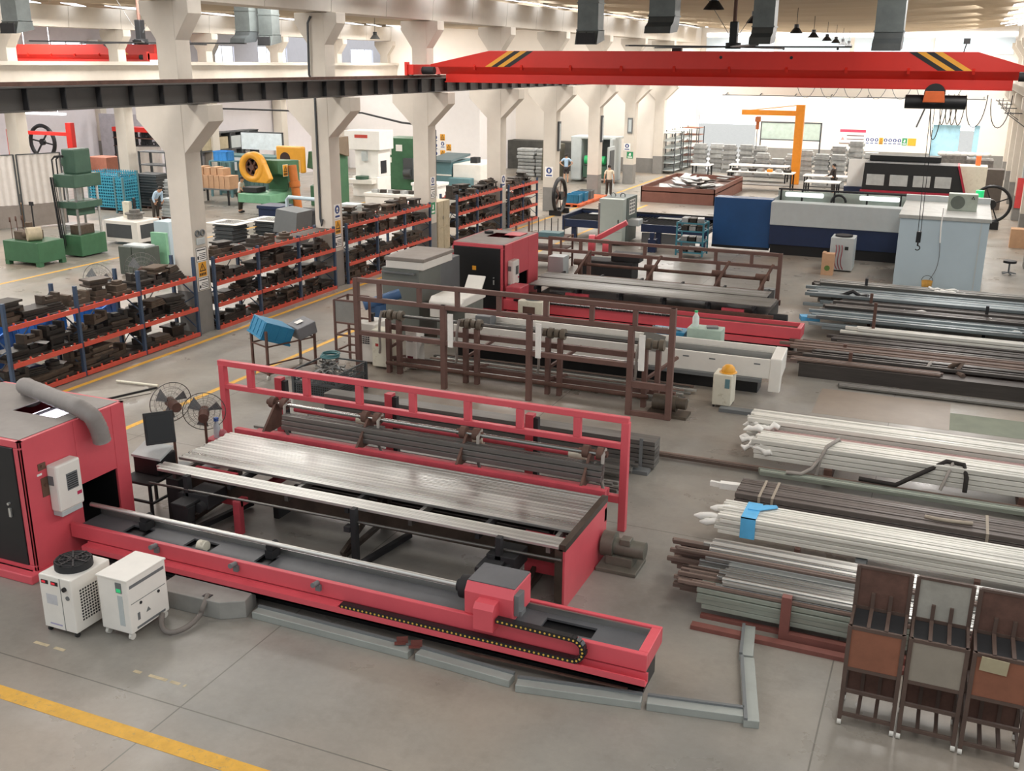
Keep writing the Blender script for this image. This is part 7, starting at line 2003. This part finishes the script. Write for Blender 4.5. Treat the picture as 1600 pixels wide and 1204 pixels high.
# stacks of grey castings
cm = MB().box(-.45, -.35, 0, .45, .35, .16).box(-.38, -.28, .16, .38, .28, .3)
csrc = cm.build('cast_housing', M['alu'])
first = [True]
def casting(x, y, z, label, group, mt=None):
    if first[0]:
        o = csrc; first[0] = False
    else:
        o = csrc.copy(); COL.objects.link(o)
    o.name = 'cast_housing'
    o.location = (x, y, z); o.rotation_euler = (0, 0, rs.uniform(-.12, .12))
    tag(o, label, 'casting', group)
for i in range(5):
    for j in range(6):
        casting(-16.2 + 1.0 * i, 70.5 + .5 * (i % 2), .31 * j, 'grey cast housing in the tall piles before the bright far doorway', 'castings before the far doorway')
for i in range(4):
    for j in range(4 + (i % 2)):
        casting(-12.6 + .95 * i, 68.6, .31 * j, 'grey cast housing in the low front piles beside the far doorway piles', 'low front castings')
for i in range(6):
    for j in range([6, 5, 7, 8, 6, 5][i]):
        casting(-8.9 + .98 * i, 68.2 + .4 * (i % 2), .31 * j, 'pale cast housing in the big piles right of the orange jib crane', 'castings right of the jib crane')
for i in range(2):
    for j in range(6):
        casting(-7.6 + .95 * i, 65.6, .31 * j, 'cast housing in the front pile beside the dark-clothed worker', 'castings by the worker')
for (x, y, w_, h, l) in ((-15.0, 66.0, 1.2, .9, 'white work panel before the tall grey castings'), (-11.4, 66.0, 3.6, 1.0, 'white-topped table left of the jib crane'), (-10.5, 61.5, 3.8, 1.05, 'white-topped table nearer the camera, left of the jib crane'), (-6.6, 62.0, 3.0, .95, 'white-topped table under the working man'), (-6.6, 58.2, 1.8, 1.0, 'low steel table in front of the working man')):
    t = thing('work_table', l, 'table', (x, y, 0))
    MB().box(x - w_ / 2, y - .6, h - .05, x + w_ / 2, y + .6, h).build('top', M['paper'], t)
    for a in (-1, 1):
        for b_ in (-1, 1):
            MB().box(x + a * (w_ / 2 - .1) - .04, y + b_ * .5 - .04, 0, x + a * (w_ / 2 - .1) + .04, y + b_ * .5 + .04, h - .05).build('leg', M['soot'], t)
    MB().box(x - w_ / 2 + .1, y - .5, .3, x + w_ / 2 - .1, y + .5, .34).build('shelf', M['steeld'], t)
for k in range(7):
    one('machine_part', MB().cbox((-12.0 + .5 * k, 61.5, 1.13), (.35, .3, .15), rz=.4 * k), M['alu'] if k % 2 else M['orange'] if k == 4 else M['die'], 'part lying on the white table left of the jib crane', 'part', 'parts on the white table')
pb_ = thing('pinboard_trolley', 'white board on a blue trolley left of the black machine', 'trolley', (-4.9, 57.5, 0))
MB().box(-5.3, 57.5, .9, -4.3, 57.56, 2.3).build('board', M['paper'], pb_)
MB().box(-5.4, 57.2, .1, -4.2, 57.9, .9).build('base', M['navy'], pb_)
# dark cages, green lamp and ring fan by the right wall
one('wire_basket', MB().box(-1.2, 63.5, .1, 1.8, 65.5, 2.0).box(-1.0, 63.6, 2.0, .4, 65, 2.2), mat('dark stacked wire', '6E6A66', .6, var=.4, scale=6), 'dark stacked basket pile before the pale blue doorway', 'basket')
for k in range(7):
    one('bag', MB().ball((-.9 + .38 * k, 64.2, 2.25), .24, 9, 6, 0, (1.1, 1, .6)), M['paper'], 'white bag on the dark basket pile before the pale blue doorway', 'bag', 'white bags on the basket pile')
one('bin', MB().box(1.2, 58, 0, 2.2, 59, 2.0), mat('dark taupe bin', '5A524C', .6), 'tall dark bin behind the ring fan by the right columns', 'bin')
rf = thing('ring_fan', 'large black ring fan standing by the right-hand columns', 'fan', (1.75, 51.5, 0))
MB().ring((1.6, 51.0, 1.1), .78, .07, 'y', 32, 8).cyl((1.6, 50.85, 1.1), (1.6, 51.15, 1.1), .2, 14).build('ring', M['black'], rf)
for k in range(4):
    a = .4 + math.tau * k / 4
    MB().bar((1.6, 51.0, 1.1), (1.6 + .75 * math.cos(a), 51.0, 1.1 + .75 * math.sin(a)), .05).build('strut', M['soot'], rf)
MB().box(1.2, 50.7, 0, 2.0, 51.3, .35).build('base', M['black'], rf)
one('green_beacon', MB().cyl((.95, 45.5, 1.9), (.95, 45.5, 2.25), .16, 14).cyl((.95, 45.5, 0), (.95, 45.5, 1.9), .04, 8), glow('green lamp', '2FE08A', .9), 'green glowing beacon on a post beside the air conditioning unit', 'beacon')
one('extinguisher_board', MB().box(2.68, 54.24, .6, 3.0, 54.3, 2.0), mat('signal red', 'D84848', .5), 'red board on the right-hand column beyond the ring fan', 'board')
one('carton', MB().box(2.3, 45.8, 0, 2.9, 46.4, .75), M['kraft'], 'brown carton beside the right-hand columns', 'carton')
sl = thing('stool', 'low black swivel stool by the right edge behind the cabin', 'stool', (2.1, 39.6, 0))
MB().cyl((2.1, 39.6, .42), (2.1, 39.6, .5), .22, 18).build('seat', M['black'], sl)
MB().cyl((2.1, 39.6, .08), (2.1, 39.6, .42), .03, 8).build('stem', M['grey'], sl)
for k in range(5):
    a = math.tau * k / 5
    MB().bar((2.1, 39.6, .09), (2.1 + .25 * math.cos(a), 39.6 + .25 * math.sin(a), .05), .04).build('leg', M['grey'], sl)
one('wall_fan_case', MB().box(2.5, 47.7, 2.6, 2.63, 48.25, 3.4), M['lgrey'], 'pale grey case on the right-hand column above the carton', 'case')
for k in range(4):
    y = 54.7 + 6.6 * k
    br = thing('rail_bracket', 'thin steel bracket arm high on a right-hand column', 'bracket', (2.3, y, 5), 0, 'bracket arms on the right columns')
    MB().bar((2.63, y, 4.9), (1.7, y, 4.9), .05).bar((2.63, y, 4.3), (1.8, y, 4.88), .04).bar((1.75, y, 4.9), (1.75, y, 5.4), .04).build('arm', M['dgrey'], br)
# notices on the far wall
nb = thing('notice_board', 'white notice board with red header on the far wall', 'notice', (-7.5, 79.98, 2))
MB().box(-8.2, 79.95, 1.55, -6.4, 79.99, 2.55).build('board', M['paper'], nb)
MB().box(-8.2, 79.94, 2.35, -6.4, 79.95, 2.55).build('header', mat('notice red', 'C2405A'), nb)
MB().box(-7.7, 79.94, 2.08, -6.5, 79.95, 2.16).box(-7.7, 79.94, 1.84, -6.5, 79.95, 1.9).box(-8.2, 79.94, 1.55, -6.4, 79.95, 1.6).build('print', mat('print grey', '6F5A5C'), nb)
MB().prism([(-8.1, 1.8), (-7.85, 1.8), (-7.97, 2.05)], 'y', 79.94, 79.95).build('triangle', mat('pale red', 'D58A84'), nb)
for k in range(9):
    x = -6.55 + .31 * k
    kinds = ['warn', 'blue', 'blue', 'blue', 'warn', 'blue', 'blue', 'blue', 'blue']
    sign_board((x, 79.99, 1.8), .3, .5, kinds[k], '%s sign from the red-headed notice on the far wall' % ['first small (yellow)', 'second small (blue disc)', 'third small (blue disc)', 'fourth small (blue disc)', 'fifth small (yellow triangle)', 'sixth small (blue disc)', 'seventh small (blue disc)', 'eighth small (blue disc)', 'ninth small (blue disc)'][k], face='y')
sign_board((-3.72, 79.99, 1.8), .34, .5, 'exit', 'green sign near the right end of the far wall sign row', face='y')
one('notice', MB().box(-3.5, 79.96, 1.55, -2.95, 79.99, 2.05), M['yellow'], 'yellow sign at the right end of the far wall sign row', 'sign')
ws = thing('window_screen', 'pale green glazed screen frame behind the orange jib crane', 'screen', (-12, 72, 0))
MB().box(-12.5, 72, 2.2, -8.6, 72.06, 3.3).build('glass_panel', mat('pale green pane', 'B8C8BE', .3), ws)
MB().box(-12.5, 71.98, 3.28, -8.6, 72.08, 3.36).box(-12.5, 71.98, 2.15, -8.6, 72.08, 2.22).box(-12.55, 71.98, 0, -12.48, 72.08, 3.36).box(-8.65, 71.98, 0, -8.55, 72.08, 3.36).build('frame', M['dgrey'], ws)

# ================================================================ PEOPLE
def skin_obj(name, nodes, edges, mt, parent=None, root=0, sub=2):
    me = bpy.data.meshes.new(name)
    names = list(nodes)
    me.from_pydata([nodes[n][0] for n in names], [(names.index(a), names.index(b)) for a, b in edges], [])
    me.materials.append(mt)
    o = bpy.data.objects.new(name, me)
    COL.objects.link(o)
    if parent is not None:
        o.parent = parent
    md = o.modifiers.new('skin', 'SKIN')
    md.use_smooth_shade = True
    for i, n in enumerate(names):
        r = nodes[n][1]
        sv_ = me.skin_vertices[0].data[i]
        sv_.radius = r if isinstance(r, tuple) else (r, r)
        sv_.use_root = (n == names[root])
    ss = o.modifiers.new('smooth', 'SUBSURF')
    ss.levels = ss.render_levels = sub
    return o
def person(label, loc, rz, arms, legs, lean, top, bottom, shoes, long_sleeve=False, shorts=False, bald=False, apron=None, cap=None):
    """facing local +Y; arms = (elbow, wrist) per side, legs = (knee, ankle); lean bends the trunk forward"""
    def L(p):
        x, y, z = p
        h = z - .95
        if h > 0:
            c_, s_ = math.cos(lean), math.sin(lean)
            y, z = y * c_ + h * s_, .95 + h * c_ - y * s_
        return (x, y, z)
    N, E = {}, []
    def n(k, p, r, par=None, bend=True):
        N[k] = (L(p) if bend else p, r)
        if par: E.append((par, k))
    n('pelvis', (0, 0, .93), (.13, .1)); n('waist', (0, 0, 1.08), (.115, .085), 'pelvis'); n('chest', (0, 0, 1.28), (.14, .1), 'waist'); n('neckb', (0, -.01, 1.43), (.09, .075), 'chest')
    n('neck', (0, 0, 1.5), .052, 'neckb'); n('jaw', (0, .03, 1.57), (.07, .08), 'neck'); n('skull', (0, .01, 1.65), (.078, .095), 'jaw'); n('crown', (0, 0, 1.7), (.055, .065), 'skull')
    n('nose', (0, .115, 1.61), .013, 'jaw')
    for s_, sd in ((-1, 'l'), (1, 'r')):
        el, wr = arms[sd]
        n('sh' + sd, (s_ * .185, 0, 1.4), .055, 'neckb'); n('el' + sd, el, .04, 'sh' + sd); n('wr' + sd, wr, .027, 'el' + sd)
        d_ = (Vector(wr) - Vector(el)).normalized()
        pa = Vector(wr) + d_ * .07
        n('pa' + sd, tuple(pa), (.034, .018), 'wr' + sd)
        side = Vector((s_, 0, 0)) if abs(d_.x) < .7 else Vector((0, 1, 0))
        side = (side - d_ * side.dot(d_)).normalized()
        curl = d_.cross(side)
        for f, (off, ln) in enumerate(((-.027, .062), (-.009, .075), (.009, .07), (.027, .055))):
            b_ = pa + side * off + d_ * .028
            n('f%d%s' % (f, sd), tuple(b_ + d_ * ln * .5), .0085, 'pa' + sd)
            n('g%d%s' % (f, sd), tuple(b_ + d_ * ln + curl * .014), .0075, 'f%d%s' % (f, sd))
        th = Vector(wr) + d_ * .03 - side * .04
        n('t' + sd, tuple(th + d_ * .02), .0095, 'wr' + sd); n('u' + sd, tuple(th + d_ * .06 - side * .008), .008, 't' + sd)
        kn, an = legs[sd]
        n('hip' + sd, (s_ * .09, 0, .88), (.085, .085), 'pelvis', False); n('kn' + sd, kn, .06, 'hip' + sd, False); n('an' + sd, an, .042, 'kn' + sd, False)
        n('heel' + sd, (an[0], an[1] - .03, .045), .035, 'an' + sd, False); n('toe' + sd, (an[0], an[1] + .15, .035), .035, 'an' + sd, False)
    body = skin_obj('person', N, E, M['skin'])
    body.location, body.rotation_euler = loc, (0, 0, rz)
    tag(body, label, 'person')
    # shirt
    sn, se = {}, []
    for k in ('waist', 'chest', 'neckb'):
        p, r = N[k]
        sn[k] = (p, (r[0] + .018, r[1] + .02))
    sn['hem'] = (L((0, 0, .95)), (.155, .12)); se += [('hem', 'waist'), ('waist', 'chest'), ('chest', 'neckb')]
    for sd in 'lr':
        a, b_ = Vector(N['sh' + sd][0]), Vector(N['el' + sd][0])
        sn['sh' + sd] = (tuple(a), .072); se.append(('neckb', 'sh' + sd))
        if long_sleeve:
            sn['el' + sd] = (tuple(b_), .058); w_ = Vector(N['wr' + sd][0])
            sn['cu' + sd] = (tuple(b_.lerp(w_, .85)), .042); se += [('sh' + sd, 'el' + sd), ('el' + sd, 'cu' + sd)]
        else:
            sn['sl' + sd] = (tuple(a.lerp(b_, .62)), .066); se.append(('sh' + sd, 'sl' + sd))
    skin_obj('shirt', sn, se, top, body, root=0)
    tn, te = {'pel': (N['pelvis'][0], (.148, .118))}, []
    for sd in 'lr':
        h_, k_, a_ = N['hip' + sd][0], N['kn' + sd][0], N['an' + sd][0]
        tn['h' + sd] = (h_, .105); tn['k' + sd] = (k_, .082 if not shorts else .095); te += [('pel', 'h' + sd), ('h' + sd, 'k' + sd)]
        if not shorts:
            tn['a' + sd] = (tuple(Vector(k_).lerp(Vector(a_), .92)), .066); te.append(('k' + sd, 'a' + sd))
    skin_obj('trousers', tn, te, bottom, body)
    for sd in 'lr':
        a_ = N['an' + sd][0]
        MB().ball((a_[0], a_[1] + .06, .05), .06, 12, 8, 0, (.9, 2.1, .85)).build('shoe', shoes, body, local=True)
    c = Vector(L((0, -.01, 1.655)))
    if not bald:
        hm_ = MB()
        vs, fs = [], []
        for j in range(7):
            ph = math.pi * .56 * j / 6
            for k in range(16):
                t_ = math.tau * k / 16
                drop = 1.0 + (.22 if math.sin(t_) < -.2 else 0) * (j / 6)
                vs.append((c.x + .098 * math.sin(ph) * math.cos(t_), c.y + .115 * math.sin(ph) * math.sin(t_) - .008, c.z + .1 * math.cos(ph * drop)))
        for j in range(6):
            for k in range(16):
                l_ = (k + 1) % 16
                fs.append((j * 16 + k, (j + 1) * 16 + k, (j + 1) * 16 + l_, j * 16 + l_))
        hm_.add(vs, fs, 0, True).build('hair', M['hair'], body, local=True)
    fc = MB()
    for s_ in (-1, 1):
        e_ = L((s_ * .032, .1, 1.635))
        fc.ball(e_, .011, 8, 6)
    fc.build('eyes', M['hair'], body, local=True)
    mo_ = L((0, .105, 1.565))
    MB().ball(mo_, .02, 8, 6, 0, (1.1, .4, .3)).build('mouth', mat('lips', '9A5F55'), body, local=True)
    for s_ in (-1, 1):
        ea = L((s_ * .088, 0, 1.62))
        MB().ball(ea, .026, 8, 6, 0, (.4, .7, 1.1)).build('ear', M['skin'], body, local=True)
    if apron:
        MB().prism([(-.16, .45), (.16, .45), (.17, 1.0), (.1, 1.38), (-.1, 1.38), (-.17, 1.0)], 'y', .13, .14).build('apron', apron, body, local=True)
    return body
down = {'l': ((-.25, -.03, 1.14), (-.26, .04, .89)), 'r': ((.25, -.03, 1.14), (.26, .04, .89))}
stand = {'l': ((-.1, .02, .5), (-.11, -.02, .09)), 'r': ((.1, .02, .5), (.11, -.02, .09))}
person('person in pale blue T-shirt and dark shorts seen from behind, hands on hips', (-22.0, 59.9, 0), math.radians(12),
       {'l': ((-.4, -.08, 1.18), (-.21, .02, 1.03)), 'r': ((.4, -.08, 1.18), (.21, .02, 1.03))}, stand, .03, mat('pale blue shirt', 'A9C4DC', .8), mat('dark shorts', '3A3436', .8), M['kraft'], shorts=True)
person('person in cream T-shirt and dark trousers standing in the far aisle, seen from behind', (-17.4, 54.2, 0), math.radians(20), down,
       {'l': ((-.1, .06, .5), (-.12, .02, .09)), 'r': ((.1, .0, .5), (.11, -.06, .09))}, .04, mat('cream shirt', 'DCD0B8', .8), mat('dark trousers', '3C3630', .8), M['soot'])
person('person in dark clothes working at the white table behind the white machine', (-6.3, 60.8, 0), math.radians(70),
       {'l': ((-.26, .08, 1.16), (-.22, .32, 1.1)), 'r': ((.26, .08, 1.16), (.22, .32, 1.1))}, stand, .12, mat('charcoal shirt', '38302E', .8), mat('dark trousers', '3C3630', .8), M['soot'], long_sleeve=True)
person('person with white sleeves and dark apron reaching over the green press bed', (-31.6, 40.6, 0), math.radians(-75),
       {'l': ((-.24, .12, 1.18), (-.16, .38, 1.08)), 'r': ((.24, .15, 1.18), (.2, .42, 1.06))}, stand, .25, mat('white sleeves', 'D8D2CA', .8), mat('dark trousers', '3C3630', .8), M['soot'], apron=mat('black green apron', '23291F', .8))
person('person in pale blue shirt bending over a bench behind the nearest column', (-33.5, 36.9, 0), math.radians(-100),
       {'l': ((-.24, .1, 1.15), (-.2, .3, 1.0)), 'r': ((.24, .1, 1.15), (.2, .3, 1.0))}, stand, .75, mat('sky blue work shirt', 'B7D0E4', .8), mat('dark trousers', '3C3630', .8), M['soot'], long_sleeve=True)
